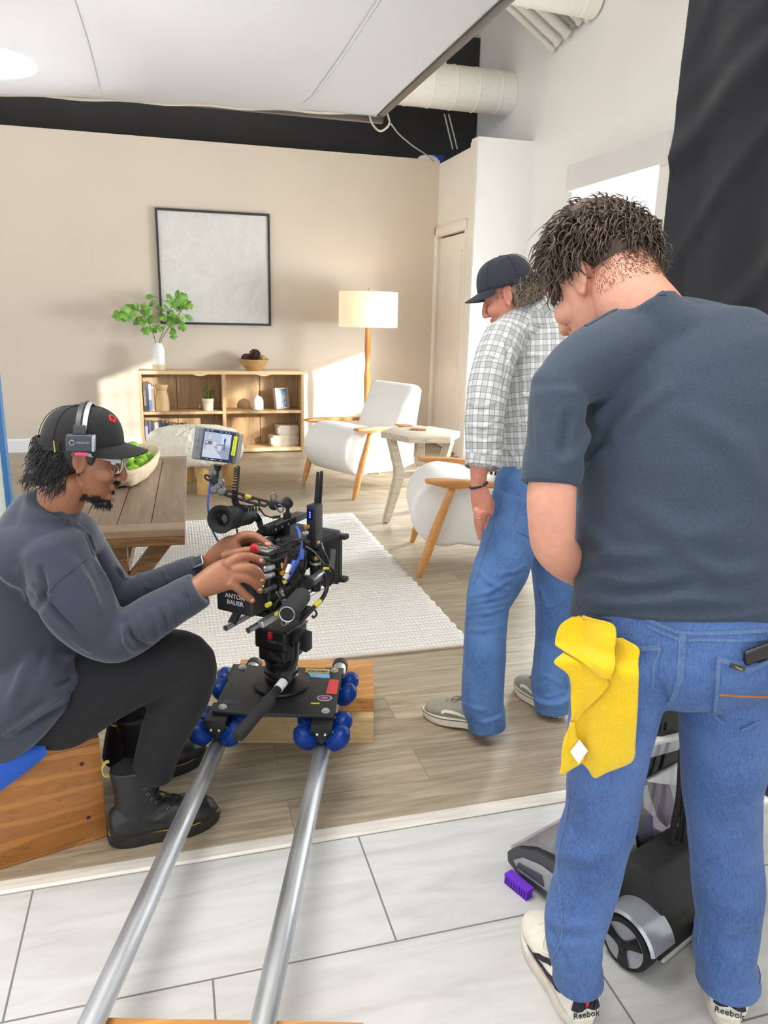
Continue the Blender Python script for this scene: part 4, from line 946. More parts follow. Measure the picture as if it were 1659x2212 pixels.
limb(m, [(1425, 745, 1.22, 92, .8), (1395, 690, 1.25, 84, .9), (1362, 640, 1.28, 78, 1), (1345, 575, 1.33, 72)], n=24)
for s in (B_torso, B_shl, B_legL, B_legR, B_pel): limb(m, s, .86)
for s in (B_arm, B_armR): limb(m, s, 1.0)
def grip(m, wrist, kn_dir, side, curl, k=1.0):
    """a hand closing round a bar: palm block, four curled fingers, thumb from the palm's side"""
    f = V(kn_dir).normalized(); s = V(side).normalized(); c = V(curl).normalized()
    P = [(wrist, .024*k), (wrist+f*.035*k, .03*k), (wrist+f*.085*k, .032*k)]
    for o_ in (-.55, 0, .55): chain(m, [(p+s*(o_*r*1.1), r*.55) for p, r in P])
    for i, L in enumerate((.92, 1.0, .95, .78)):
        b = wrist+f*.085*k+s*((i-1.5)*.0195*k); chain(m, [(b, .0105*k), (b+f*.028*k*L+c*.012*k, .0098*k), (b+f*.03*k*L+c*.042*k*L, .009*k), (b+f*.006*k+c*.056*k*L, .008*k)])
    b = wrist+f*.03*k-s*.03*k; chain(m, [(b, .013*k), (b+f*.03*k-s*.016*k+c*.012*k, .0115*k), (b+f*.05*k-s*.008*k+c*.035*k, .010*k), (b+f*.052*k+s*.01*k+c*.048*k, .0085*k)])
grip(m, PY(1350, 1252, 1.45), PY(1440, 1258, 1.56)-PY(1350, 1252, 1.45), V((.1, .1, -1)), V((.5, .8, -.1)))
grip(m, PY(1516, 1265, 1.47), PY(1452, 1262, 1.56)-PY(1516, 1265, 1.47), V((0, .1, -1)), V((-.5, .8, -.1)))
bm_ = fuse(m, .0045, 5)
body_b = link_mesh('body', bm_, SKB, pb, 180)
# T-shirt
m = MB(); limb(m, B_torso, 1, 32); limb(m, B_shl, 1.0, 24); limb(m, B_slv, 1, 24, round_ends=False); limb(m, B_slvR, 1, 24, round_ends=False)
limb(m, [(1440, 745, 1.215, 108, .75), (1400, 690, 1.24, 78, .95), (1386, 668, 1.25, 74, .98)], 1, 24, round_ends=False)
limb(m, [(1452, 1335, 1.10, 223, .56), (1454, 1362, 1.095, 219, .57)], 1, 32, round_ends=False)
me = fuse(m, .006, 9)
folds(me, [([(1232, 1000), (1290, 900), (1390, 800)], .020, 0.0126), ([(1252, 1040), (1330, 930), (1440, 840)], .018, 0.0084), ([(1215, 980), (1225, 900)], .012, -0.0098), ([(1238, 1075), (1262, 1000), (1300, 950)], .012, -0.0140),
      ([(1250, 1120), (1300, 1170), (1330, 1200)], .02, 0.0084), ([(1255, 1215), (1330, 1195), (1420, 1200)], .016, 0.0098), ([(1250, 1255), (1310, 1240), (1380, 1262)], .014, 0.0098), ([(1245, 1290), (1340, 1300), (1480, 1290), (1600, 1300)], .016, 0.0112), ([(1260, 1320), (1400, 1328), (1560, 1332), (1650, 1325)], .012, 0.0084), ([(1300, 1270), (1420, 1280), (1500, 1260)], .015, -0.0084),
      ([(1480, 1200), (1560, 1240), (1640, 1230)], .02, 0.0084), ([(1380, 1100), (1470, 1160), (1580, 1150)], .03, 0.0070), ([(1160, 900), (1170, 980)], .012, 0.0056), ([(1500, 900), (1590, 960), (1650, 1050)], .03, 0.0070)], .0025, (7, 7, 16), 3)
for sv in (B_slv, B_slvR): a_, b_ = PY(*sv[-2][:3]), PY(*sv[-1][:3]); cut(me, PY(sv[-1][0], sv[-1][1]-2, sv[-1][2]), b_-a_, .10)
cut(me, PY(1454, 1354, 1.095), V((.03, 0, -1)), .36)
shirt_b = link_mesh('t_shirt', me, TSH, pb, 180); bvS = bvh(me) if False else None
# jeans
m = MB(); limb(m, B_pel, 1, 32); limb(m, B_legL, 1, 26, round_ends=False); limb(m, B_legR, 1, 26, round_ends=False)
for c_, s_ in ((B_legL[-1], 1.18), (B_legR[-1], 1.16)): limb(m, [(c_[0], c_[1]-34, c_[2], c_[3]*1.06, 1.1), (c_[0]+2, c_[1]-8, c_[2], c_[3]*s_, 1.1), (c_[0]+3, c_[1]+26, c_[2], c_[3]*1.22, 1.1)], 1, 24, 3, False)
me = fuse(m, .006, 6)
jl = [([(1200, 1840), (1260, 1850), (1330, 1835)], .018, .005), ([(1205, 1870), (1275, 1880), (1335, 1865)], .016, -.005), ([(1180, 1985), (1240, 2000), (1300, 1990)], .016, .006), ([(1185, 2030), (1240, 2040), (1300, 2030)], .013, .006), ([(1190, 2070), (1245, 2082), (1298, 2070)], .012, .006), ([(1190, 2005), (1215, 2060), (1230, 2095)], .012, -.006), ([(1495, 1860), (1560, 1870), (1640, 1850)], .018, .004), ([(1500, 1990), (1570, 2010), (1635, 1990)], .014, .006), ([(1502, 2035), (1560, 2050), (1628, 2030)], .012, .006), ([(1600, 2000), (1615, 2050), (1610, 2095)], .012, -.006), ([(1230, 1720), (1300, 1700), (1390, 1670)], .025, .004), ([(1410, 1585), (1440, 1545)], .012, .006), ([(1475, 1560), (1530, 1590), (1600, 1600)], .02, .004), ([(1425, 1480), (1440, 1520)], .01, -.006), ([(1370, 1570), (1410, 1550)], .01, .005)]
folds(me, jl, .003, (9, 9, 9), 8); leg_hem(me, B_legL, 11, .13); leg_hem(me, B_legR, 11, .13); jeans_b = link_mesh('jeans', me, JNB, pb, 180)
bv = bvh(me) ; me_off = wloc(pb)
bvw = BVHTree.FromPolygons([v.co+me_off for v in me.vertices], [p.vertices for p in me.polygons])
DEN2 = denim('denim_seam', (52, 80, 124), (104, 132, 172), .4); STI = M_plain('pale_stitching', (196, 186, 160), .8); ORG = M_plain('rust_stitching', (168, 110, 70), .8)
JP = []
def seam(pl, w=.009, mt=None, nm='seam', th=.0018, par=None, bvx=None):
    mm = strip(bvx or bvw, pl, w, th)
    if len(mm.bm.verts): return mm.build(nm, mt or DEN2, par or jeans_b, smooth=60)
seam([(1474, 1368), (1470, 1420), (1466, 1470), (1452, 1512), (1442, 1522)], .011); seam([(1396, 1336), (1430, 1352), (1470, 1366), (1520, 1368), (1600, 1366), (1656, 1362)], .008, nm='waistband_seam')
seam([(1398, 1350), (1432, 1368), (1472, 1382), (1520, 1382), (1600, 1384), (1656, 1380)], .006, nm='waistband_seam')
for pl in ([(1480, 1372), (1477, 1430), (1472, 1480)], [(1232, 1700), (1224, 1770), (1206, 1850), (1212, 1950), (1214, 2020), (1192, 2075)], [(1480, 1720), (1494, 1830), (1500, 1940), (1514, 1985), (1508, 2040)]): seam(pl, .005)
for quad, nm in ((((1378, 1404), (1426, 1402), (1418, 1470), (1378, 1500)), 'back_pocket'), (((1546, 1420), (1656, 1434), (1652, 1562), (1544, 1540)), 'back_pocket')):
    mm = patch(bvw, quad, 10, 10, .003); mm.build(nm, JNB, jeans_b, smooth=60) if len(mm.bm.verts) else mm.bm.free()
seam([(1548, 1422), (1590, 1436), (1612, 1446), (1656, 1430)], .010, nm='pocket_hem', th=.005); seam([(1551, 1424), (1548, 1490), (1544, 1538), (1565, 1562)], .008, th=.005, nm='pocket_seam'); seam([(1600, 1576), (1640, 1556)], .006, th=.004, nm='pocket_seam'); seam([(1552, 1497), (1600, 1500), (1656, 1502)], .005, ORG, 'pocket_stitching', .005)
seam([(1378, 1401), (1402, 1400), (1428, 1400)], .010, nm='pocket_hem', th=.005); seam([(1426, 1404), (1414, 1436), (1408, 1480)], .006, th=.004, nm='pocket_seam')
mm = patch(bvw, ((1576, 1430), (1606, 1438), (1604, 1447), (1574, 1439)), 4, 2, .008); mm.build('leather_tab', M_plain('dark_label', (52, 48, 40), .5), jeans_b)
mm = MB(); H = [hit(bvw, 1584, 1436, .0095)[0], hit(bvw, 1592, 1440, .0095)[0], hit(bvw, 1599, 1442, .0095)[0]]
if all(H): mm.tube(H, .001, 5); mm.build('label_script', M_plain('gold_thread', (190, 160, 70), .5), jeans_b)
# hair: short faded sides, long curls on top falling over the forehead
HRB = NT('brown_hair'); v = HRB.coord((1, 1, 1)); f = HRB.noise(v, 60, 4, .7); HRB.bsdf(HRB.ramp(f, [(.3, srgb(50, 39, 33)), (.7, srgb(104, 84, 70))]), .5, bump=HRB.noise(v, 240, 3), bstr=.5, bdist=.004); HRB = HRB.m
HRL = NT('light_brown_hair'); v = HRL.coord((1, 1, 1)); f = HRL.noise(v, 90, 3); HRL.bsdf(HRL.ramp(f, [(.3, srgb(50, 38, 31)), (.7, srgb(96, 78, 64))]), .42); HRL = HRL.m
m = MB(HT_B); m.ell((-.012, 0, .062), (.106, .084, .092), n=28, m=18); m.ell((.05, 0, .085), (.07, .072, .06)); m.ell((-.062, 0, .02), (.058, .072, .085)); m.ell((-.01, 0, .115), (.09, .078, .05)); m.ell((.066, .02, .062), (.038, .05, .045)); m.ell((.03, 0, .125), (.06, .06, .035)); m.ell((-.075, 0, -.025), (.032, .05, .05))
me = fuse(m, .005, 6); co = get_co(me); no = get_no(me); iv = HT_B.inverted()
lc = np.array([tuple(iv @ V(tuple(c))) for c in co]); top = np.clip((lc[:, 2]-.03)/.06, 0, 1)
nz = np.array([mnoise.noise(V(tuple(c*34)))+.6*mnoise.noise(V(tuple(c*70))) for c in co]); set_co(me, co+no*(nz*.007*(.15+top))[:, None])
hair_b = link_mesh('hair', me, HRB, pb, 180)
q = random.Random(5); roots = []
for i in range(950):
    a = q.uniform(0, 2*PI); e = q.uniform(.1, 1.5); p = V((-.008+.104*math.cos(e)*math.cos(a), .084*math.cos(e)*math.sin(a), .068+.088*math.sin(e)))
    d = V((.1+.6*math.cos(a)+q.uniform(-.3, .3), .8*math.sin(a)+q.uniform(-.5, .5), -.15+.4*math.sin(e)+q.uniform(-.4, .3)))
    if p.x < -.04: d = V((-.6, d.y, -.3))
    roots.append((HT_B @ p, HT_B.to_3x3() @ d))
for i in range(900):                                                  # wavy sides and back
    a = q.uniform(1.25, 5.03); z = q.uniform(-.005, .09); k_ = 1 if z > .03 else .93
    if abs(math.sin(a)) > .6 and z < .035: continue
    roots.append((HT_B @ V((-.012+.106*k_*math.cos(a), .087*k_*math.sin(a), z)), HT_B.to_3x3() @ V((.12*math.cos(a)-.35+q.uniform(-.3, .3), .25*math.sin(a)+q.uniform(-.4, .4), -.75))))
m = MB(); strands(m, roots, .034, .0024, .011, .45, 1, 10, 4); m.build('hair_curls', HRL, hair_b, smooth=180)
m = MB()
for (x, y, n_, L_) in ((1196, 560, 40, .045), (1205, 520, 50, .04), (1215, 480, 50, .04), (1200, 600, 30, .045), (1212, 625, 14, .04), (1235, 450, 40, .035)):
    roots = [(PY(x+q.uniform(-12, 16), y+q.uniform(-20, 20), 1.41+q.uniform(-.03, .03)), V((q.uniform(-.45, .55), q.uniform(-.5, .5), -.8))) for i in range(n_)]
    strands(m, roots, L_, .0024, .012, .1, n_+int(x), 14, 5)
m.build('forelock', HRL, hair_b, smooth=180)
roots = [(HT_B @ V((-.01+.1*math.cos(a)*c_, .078*math.sin(a)*c_, .10+.06*(1-c_)+q.uniform(-.01, .02))), HT_B.to_3x3() @ V((.7*math.cos(a)-.2, math.sin(a), .8))) for a, c_ in [(q.uniform(0, 6.3), q.uniform(.3, 1)) for i in range(130)]]
m = MB(); strands(m, roots, .042, .0011, .018, .7, 12, 13, 4); m.build('flyaway_curls', HRB, hair_b, smooth=180)
roots = []
bvb = bvh(bm_)
CLIP = M_plain('clipped_brown', (96, 70, 56), .7, 0, .25, 90)
for i in range(16000):                                                 # clipped sides and nape
    a = q.uniform(1.1, 5.2); z = q.uniform(-.06, .05); o_ = V((-.012+.13*math.cos(a), .11*math.sin(a), z)); w_ = HT_B @ o_; c_ = HT_B @ V((-.012, 0, z)); pt, nr, i_, d_ = bvb.ray_cast(w_-wloc(pb), (c_-w_).normalized())
    if pt is None or (o_.x > -.002 and z < .02) or (abs(o_.y) > .055 and o_.x > -.045 and z < .02) or q.random() > .12+(z+.06)*11: continue
    roots.append((pt+wloc(pb)-nr*.001, nr*.5+HT_B.to_3x3() @ V((-.3, 0, -1))))
m = MB(); strands(m, roots, .008, .0005, .0006, .0, 3, 3, 3); m.build('clipped_hair', CLIP, hair_b, smooth=180)

seam([(1266, 704), (1310, 679), (1360, 655), (1400, 641), (1436, 633)], .012, TSH, 'collar_rib', .002, shirt_b, BVHTree.FromPolygons([v.co+wloc(pb) for v in shirt_b.data.vertices], [p.vertices for p in shirt_b.data.polygons]))
# shoes: x from heel to toe, y to the wearer's left, z up
def shoe_upper(m, L, W, ankle_h, toe_h, collar=(.02, .105)):
    rr = []
    for t, w, h in ((.0, .50, .62), (.035, .70, .8), (.12, .80, .95), (.28, .82, 1.0), (.42, .86, .88), (.55, .95, .70), (.68, 1.0, .56), (.80, .97, .47), (.90, .80, .40), (.96, .58, .32), (.995, .25, .2)):
        hh = toe_h+(ankle_h-toe_h)*max(0, (h-.47)/.53) if h > .47 else toe_h*h/.47; x = t*L; r = []
        for i in range(20):
            a = 2*PI*i/20; c_, s_ = math.cos(a), math.sin(a); r.append(V((x, W/2*w*math.copysign(abs(c_)**.8, c_)*(1 if s_ < 0 else 1-.35*s_*(1 if t < .6 else .5)), hh*(.5+.5*math.copysign(abs(s_)**.75, s_)))))
        rr.append(r)
    m.rings(rr)
def sole_outline(L, W, k=1.0, n=44):
    P = []
    for i in range(n):
        a = 2*PI*i/n; x = .5-.5*math.cos(a); w = .78+.24*math.exp(-((x-.7)/.26)**2)-.08*math.exp(-((x-.38)/.16)**2)
        e = (1-abs(2*x-1)**3.2)**.5 if 0 < x < 1 else 0
        P.append(((x-.5)*L*k+L/2, W/2*w*e*k*(1 if math.sin(a) > 0 else -1)))
    return P
def sole(m, L, W, z0, z1, k0=.97, k1=1.03, lift=0):
    rr = []
    for z, k in ((z0, k0), (z0+(z1-z0)*.25, (k0+k1)/2+.01), (z1-.003, k1), (z1, k1-.02)): rr.append([V((x, y, z+lift*max(0, x/L-.7)**2*4*(1 if z < z1-.004 else .4))) for x, y in sole_outline(L, W, k)])
    m.rings(rr)
LEA = M_plain('off_white_leather', (226, 222, 208), .45, 0, .05, 60); SOL = M_plain('worn_white_sole', (214, 206, 194), .6, 0, .08, 40); NAV = M_plain('navy_suede', (34, 34, 46), .8); REDM = M_plain('red_tab', (192, 44, 48), .6); LAC = M_plain('cream_laces', (232, 226, 206), .8); INK = M_plain('black_print', (24, 24, 26), .5)
def trainer(T, sd, nm_label=None):
    root = bpy.data.objects.new('trainer', None); COL.objects.link(root); root.parent = pb; root.location = T.translation-wloc(pb)
    L, W = .30, .108
    m = MB(T); sole(m, L, W, .0, .032, .96, 1.05, .02); m.build('sole', SOL, root, smooth=50)
    m = MB(T); shoe_upper(m, L*.97, W*.98, .10, .055); m2 = m
    for v_ in m2.bm.verts: v_.co = v_.co + (T.to_3x3() @ V((.004, 0, .024)))
    me = fuse(m2, .0035, 5); o = link_mesh('upper', me, LEA, root, 180)
    off = wloc(root); bvx = BVHTree.FromPolygons([v.co+off for v in me.vertices], [p.vertices for p in me.polygons])
    def ls(pts, n=6):
        """local (x, side y, z) points pressed onto the upper"""
        out = []
        for p in spline(pts, n):
            q_ = T @ V(p); a, nr, i, d = bvx.find_nearest(q_); out.append((a, nr))
        return out
    def band(pts, w, mt, nm, th=.0016):
        H = ls(pts); rr = []; m = MB()
        for i, (p, n) in enumerate(H):
            t_ = (H[min(i+1, len(H)-1)][0]-H[max(i-1, 0)][0]); t_ = t_.normalized() if t_.length > 1e-6 else V((1, 0, 0)); s_ = t_.cross(n).normalized(); ww = w(i/(len(H)-1)) if callable(w) else w
            rr.append([p-s_*ww/2-n*.002, p-s_*ww*.45+n*th, p+s_*ww*.45+n*th, p+s_*ww/2-n*.002])
        m.rings(rr); m.build(nm, mt, root, smooth=60)
    for s in (1, -1):
        band([(.045, s*.06, .088), (.09, s*.06, .06), (.15, s*.06, .046), (.20, s*.06, .036)], lambda t_: .022*(1-t_*.75), NAV, 'side_stripe'); band([(.10, s*.06, .10), (.14, s*.06, .07), (.165, s*.06, .045)], .012, NAV, 'side_stripe'); band([(.045, s*.06, .075), (.10, s*.06, .047)], .003, REDM, 'red_piping', .0018)
    band([(-.0, .034, .085), (-.03, .018, .088), (-.04, 0, .089), (-.03, -.018, .088), (-.0, -.034, .085)], .040, NAV, 'heel_tab'); band([(-.04, 0, .108), (-.05, 0, .09), (-.04, 0, .072)], .0075, REDM, 'red_pull_tab', .0035)
    for i in range(5):
        x = .125+.024*i; band([(x, .028, .15-.1*i*.1), (x+.006, 0, .16-.012*i), (x+.012, -.028, .15-.01*i)], .007, LAC, 'lace', .004)
    m = MB(T); m.tube(spline([(.13, .0, .105), (.15, .03, .118), (.125, .05, .105), (.115, .03, .1), (.14, .005, .104), (.12, -.03, .112), (.14, -.045, .1), (.15, -.01, .102)], 6), .0032, 6); m.build('lace_bow', LAC, root)
    m = MB(T)                                                         # dark padded collar round the ankle
    m.rings([[V((.065+.062*k*math.cos(a), .041*k*math.sin(a), z)) for a in np.linspace(0, 2*PI, 24, endpoint=False)] for z, k in ((.075, .9), (.112, 1.0), (.122, .93), (.122, .7))]); m.build('collar', NAV, root)
    h0 = T @ V((-.05, 0, .052)); a, nr, i, d = bvx.find_nearest(h0); tq = T.to_3x3() @ V((-1, 0, .12))
    text_mesh('Reebok', .019, plane_T(a+V(tq).normalized()*.0035, tq, (0, 0, 1)), 'lettering', INK, root)
    h0 = T @ V((.145, .07, .052)); a, nr, i, d = bvx.find_nearest(h0); text_mesh('Reebok', .010, plane_T(a+nr*.002, nr, (T.to_3x3() @ V((-.3, 0, 1)))), 'lettering', INK, root)
    return root
def shoe_T(heel, toe, roll=0, pitch=0):
    d = V(toe)-V(heel); T = Matrix.Translation(V((heel[0], heel[1], heel[2] if len(heel) > 2 else 0))) @ Matrix.Rotation(math.atan2(d.y, d.x), 4, 'Z') @ Matrix.Rotation(pitch, 4, 'Y'); return T
hl = FL(1258, 2212); tl_ = FL(1122, 1975); hr = FL(1570, 2205)
hl = FL(1262, 2236); tl_ = FL(1128, 1958); TL = shoe_T(hl, tl_); trainer(TL, 1)
hr = FL(1568, 2232); TR = shoe_T(hr, hr+V((.17, .25, 0))); trainer(TR, -1)
# yellow cloth hanging from the back pocket, phone in the other pocket
t = NT('yellow_microfibre'); v = t.coord(); f = t.noise(v, 500, 2); b = t.bsdf(t.ramp(f, [(.3, srgb(220, 178, 6)), (.7, srgb(238, 202, 20))]), .95, bump=f, bstr=.5, bdist=.003); b.inputs['Sheen Weight'].default_value = .3; YEL = t.m
yc = thing('cleaning_cloth', 'bright yellow microfibre cloth hanging out of the left back jeans pocket', 'cloth', tuple(hit(bvw, 1300, 1600)[0]))
def cloth_piece(rows, base, amp, seed, nm, th=.003):
    """rows = (y, xl, xr, lift left, lift right); the piece lies over the jeans at its own lift"""
    R = spline(rows, 5); nu = 24; g = []
    for j, r in enumerate(R):
        row = []
        for i in range(nu+1):
            u = i/nu; x = r[1]*(1-u)+r[2]*u; h, n = hit(bvw, min(max(x, 1262), 1380), min(max(float(r[0]), 1365), 1690), 0)
            lift = base+r[3]*(1-u)+r[4]*u+amp*math.sin(u*5+seed+j*.12)+.003*mnoise.noise(V((u*4, j*.15, seed)))
            Dh = DEP(h)-lift; row.append(PD(x, float(r[0]), Dh))
        g.append(row)
    m = MB(); nv = len(g)-1
    vs = [[m._v(p) for p in r] for r in g]; fs = []
    for j in range(nv):
        for i in range(nu): fs.append(m.bm.faces.new((vs[j][i], vs[j][i+1], vs[j+1][i+1], vs[j+1][i])))
    bmesh.ops.recalc_face_normals(m.bm, faces=fs); bmesh.ops.solidify(m.bm, geom=fs, thickness=th)
    o = m.build(nm, YEL, yc, smooth=180); return o
cloth_piece([(1378, 1240, 1345, .0, .0), (1400, 1225, 1380, .0, .0), (1430, 1232, 1379, .0, .002), (1480, 1236, 1378, 0, .004), (1540, 1235, 1375, 0, .005), (1600, 1226, 1371, 0, .005), (1640, 1252, 1366, .0, .005), (1660, 1272, 1330, 0, .004), (1678, 1281, 1288, .002, .002)], .018, .003, 1, 'main_fold')
cloth_piece([(1332, 1236, 1262, .004, .004), (1345, 1215, 1318, .006, .006), (1362, 1204, 1331, .01, .008), (1390, 1199, 1330, .012, .010), (1402, 1210, 1328, .012, .012), (1440, 1272, 1328, .010, .012), (1466, 1302, 1318, .01, .01)], .030, .003, 2, 'top_fold')
cloth_piece([(1400, 1236, 1262, .004, .004), (1412, 1214, 1270, .008, .004), (1432, 1197, 1285, .012, .004), (1455, 1225, 1300, .006, .004), (1480, 1233, 1314, .004, .006), (1510, 1233, 1290, .004, .004), (1540, 1234, 1258, .004, .003), (1556, 1234, 1242, .004, .004)], .026, .002, 3, 'side_fold')
cloth_piece([(1560, 1232, 1240, .0, .004), (1590, 1222, 1246, .0, .004), (1620, 1214, 1262, .0, .006), (1645, 1212, 1258, 0, .004), (1662, 1212, 1232, 0, .002), (1670, 1212, 1216, 0, 0)], .026, .002, 4, 'corner_fold')
m = MB(); A = [PD(x, y, DEP(hit(bvw, 1260, 1620)[0])-.045) for x, y in ((1252, 1598), (1270, 1622), (1250, 1650), (1232, 1625))]; m.raw(A+[a+FW*.002 for a in A], [(0, 1, 2, 3), (7, 6, 5, 4), (0, 4, 5, 1), (1, 5, 6, 2), (2, 6, 7, 3), (3, 7, 4, 0)]); m.build('care_label', M_plain('white_label', (232, 230, 226), .7), yc)
p0, n0 = hit(bvw, 1608, 1424, .0); n0 = (-FW+V((.1, 0, .0))); n0.z = 0; m = MB(plane_T(p0, n0, (-.42, 0, 1)) @ Matrix.Rotation(math.radians(24), 4, 'X')); m.box((.034, -.050, .004), (.075, .15, .010), None, .0045, 3)
tag(m.build('smartphone', M_plain('black_phone', (22, 21, 22), .3)), 'black smartphone sticking out of the right back jeans pocket', 'phone')
# ================================================================== SEATED CAMERA OPERATOR (left)
SKA = skin_mat('brown_skin', (152, 102, 74), .18)
SWT = M_cloth('slate_sweatshirt', (50, 56, 70), .16, 420, .95, .25, .25, .14)
BLKJ = M_cloth('black_jeans', (17, 18, 22), .25, 500, .9, .2, .05)
CAPM = M_cloth('black_cap_twill', (28, 29, 31), .25, 420, .95, .25, .05)
pa = person('seated person in a slate sweatshirt and black cap, both hands on the cinema camera', -.42, 2.08)
A_tor = [(30, 1560, 2.09, 118, .8), (48, 1450, 2.08, 134, .8), (66, 1320, 2.06, 128, .75), (82, 1210, 2.04, 112, .75), (96, 1130, 2.02, 84, .8), (118, 1092, 2.0, 55, .9)]
A_armN = [(112, 1180, 1.95, 74), (150, 1270, 1.92, 79), (192, 1338, 1.90, 72), (243, 1382, 1.885, 52), (292, 1358, 1.885, 53), (350, 1320, 1.89, 48), (400, 1292, 1.905, 43)]
A_armF = [(172, 1180, 2.2, 54), (222, 1245, 2.22, 45), (262, 1288, 2.21, 40), (330, 1268, 2.18, 37), (400, 1238, 2.15, 31)]
A_legN = [(-40, 1590, 2.10, 84, .9), (40, 1565, 2.06, 90, .9), (140, 1530, 2.02, 84), (235, 1472, 1.98, 82), (330, 1436, 1.965, 73), (398, 1432, 1.96, 66), (400, 1475, 1.955, 62), (372, 1545, 1.95, 57), (345, 1615, 1.945, 48), (328, 1672, 1.94, 44)]
A_legF = [(80, 1540, 2.25, 75, .9), (200, 1455, 2.29, 66), (290, 1375, 2.32, 56), (322, 1360, 2.32, 50), (318, 1420, 2.31, 48), (285, 1540, 2.27, 44), (262, 1640, 2.25, 42)]
hf = RT*.975+FW*.20; hf = V((hf.x, hf.y, -.26)).normalized(); KA = .93; HT_A = head_T(V((0, 0, 0)), hf, V((.12, .0, 1))); HT_A.translation = PY(166, 996, 1.92)-HT_A.to_3x3() @ (V((-.016, -.078, 0))*KA); HT_A0 = HT_A.copy(); HT_A = HT_A @ Matrix.Diagonal((.84, KA, KA, 1))
m = MB(); head(m, HT_A, 1.0)
limb(m, [(95, 1140, 2.02, 60, .9), (128, 1085, 2.0, 50, 1), (150, 1030, 1.99, 50, 1)])
for s_ in (A_tor, A_legN, A_legF): limb(m, s_, .84)
limb(m, [(112, 1180, 1.95, 50), (150, 1270, 1.92, 48), (200, 1335, 1.90, 40), (252, 1375, 1.885, 32), (330, 1335, 1.89, 29), (400, 1290, 1.905, 30), (432, 1268, 1.91, 25, .8)]); limb(m, [(172, 1180, 2.2, 42), (222, 1245, 2.22, 38), (265, 1285, 2.21, 33), (340, 1262, 2.18, 28), (415, 1232, 2.145, 23), (452, 1216, 2.13, 18, .8)])
def F(m, *pts): chain(m, [(PY(x, y, Y), r*DEP(PY(x, y, Y))/FPX) for x, y, Y, r in pts])
# near hand: palm, index, middle, ring, little, thumb behind
Yh = 1.92
limb(m, [(428, 1270, 1.91, 25, .75), (455, 1256, 1.92, 31, .6), (485, 1242, 1.93, 35, .5), (503, 1238, 1.935, 33, .45)])
F(m, (486, 1222, 1.93, 13), (512, 1206, 1.935, 11.5), (537, 1203, 1.95, 10.5), (556, 1208, 1.96, 9.5), (566, 1213, 1.965, 8))
F(m, (500, 1232, 1.925, 13), (524, 1228, 1.925, 12), (547, 1229, 1.93, 11), (562, 1243, 1.945, 10), (566, 1256, 1.955, 8.5))
F(m, (502, 1246, 1.92, 13), (524, 1247, 1.92, 11.5), (543, 1255, 1.925, 10.5), (557, 1268, 1.94, 9.5), (562, 1276, 1.95, 8))
F(m, (494, 1258, 1.915, 12), (512, 1269, 1.915, 10.5), (527, 1283, 1.92, 9.5), (538, 1292, 1.925, 8.5), (545, 1297, 1.93, 7.5))
F(m, (460, 1240, 1.95, 15), (478, 1222, 1.985, 13), (498, 1214, 2.01, 11), (514, 1212, 2.03, 9))
# far hand resting on the camera top
limb(m, [(448, 1218, 2.13, 18, .8), (470, 1202, 2.12, 24, .6), (495, 1185, 2.11, 27, .55), (508, 1178, 2.10, 25, .5)])
F(m, (504, 1168, 2.105, 11), (526, 1157, 2.10, 10), (548, 1157, 2.09, 9.5), (566, 1166, 2.08, 8.5), (578, 1176, 2.07, 7.5))
F(m, (508, 1174, 2.12, 11), (534, 1162, 2.125, 10), (556, 1163, 2.12, 9), (572, 1170, 2.115, 8), (584, 1177, 2.11, 7))
F(m, (508, 1180, 2.14, 10.5), (530, 1170, 2.15, 9.5), (550, 1170, 2.15, 9), (566, 1177, 2.15, 8), (574, 1183, 2.15, 7))
F(m, (504, 1184, 2.15, 10), (524, 1178, 2.165, 9), (540, 1179, 2.17, 8), (552, 1184, 2.17, 7.5), (560, 1188, 2.17, 6.5))
F(m, (482, 1204, 2.08, 12), (506, 1196, 2.065, 10.5), (528, 1190, 2.06, 9.5), (546, 1188, 2.055, 8.5), (558, 1189, 2.05, 7))
me = fuse(m, .0034, 6); body_a = link_mesh('body', me, SKA, pa, 180); bvA = BVHTree.FromPolygons([v.co+wloc(pa) for v in me.vertices], [p.vertices for p in me.polygons])
NAILM = M_plain('fingernail', (214, 164, 140), .3)
for (x, y) in ((567, 1211), (569, 1254), (565, 1274), (548, 1297), (580, 1175), (586, 1176)):
    p, n = hit(bvA, x-3, y)
    if p is None: continue
    mm = MB(plane_T(p, n, (p-PY(x-14, y-4, p.y)))); mm.ell((0, 0, 0), (.0052, .007, .0016), None, 12, 6); mm.build('fingernail', NAILM, body_a, smooth=180)
# sweatshirt
m = MB(); limb(m, A_tor, 1.0, 30); limb(m, A_armN, 1, 26, round_ends=True); limb(m, A_armF, 1, 24)
limb(m, [(100, 1135, 2.0, 70, .9), (112, 1100, 1.99, 60, 1), (116, 1086, 1.985, 57, 1)], 1, 24, round_ends=False)
limb(m, [(60, 1200, 2.0, 95), (112, 1165, 1.97, 62), (150, 1150, 2.05, 52), (176, 1165, 2.18, 48)], 1, 22)
limb(m, [(20, 1585, 2.08, 128, .8), (36, 1540, 2.08, 134, .8)], 1, 30, round_ends=True); limb(m, [(-90, 1672, 1.98, 62), (0, 1600, 1.955, 56), (70, 1545, 1.935, 50), (128, 1492, 1.93, 38), (160, 1462, 1.94, 24)], 1, 20); limb(m, [(-40, 1600, 2.0, 90), (50, 1510, 1.97, 80), (120, 1430, 1.97, 56)], 1, 20)
limb(m, [(392, 1296, 1.905, 45, 1), (424, 1277, 1.915, 41, 1), (432, 1272, 1.915, 40, 1)], 1, 24, round_ends=False); limb(m, [(396, 1240, 2.15, 33, 1), (430, 1225, 2.13, 27, 1)], 1, 22, round_ends=False)
me = fuse(m, .006, 8)
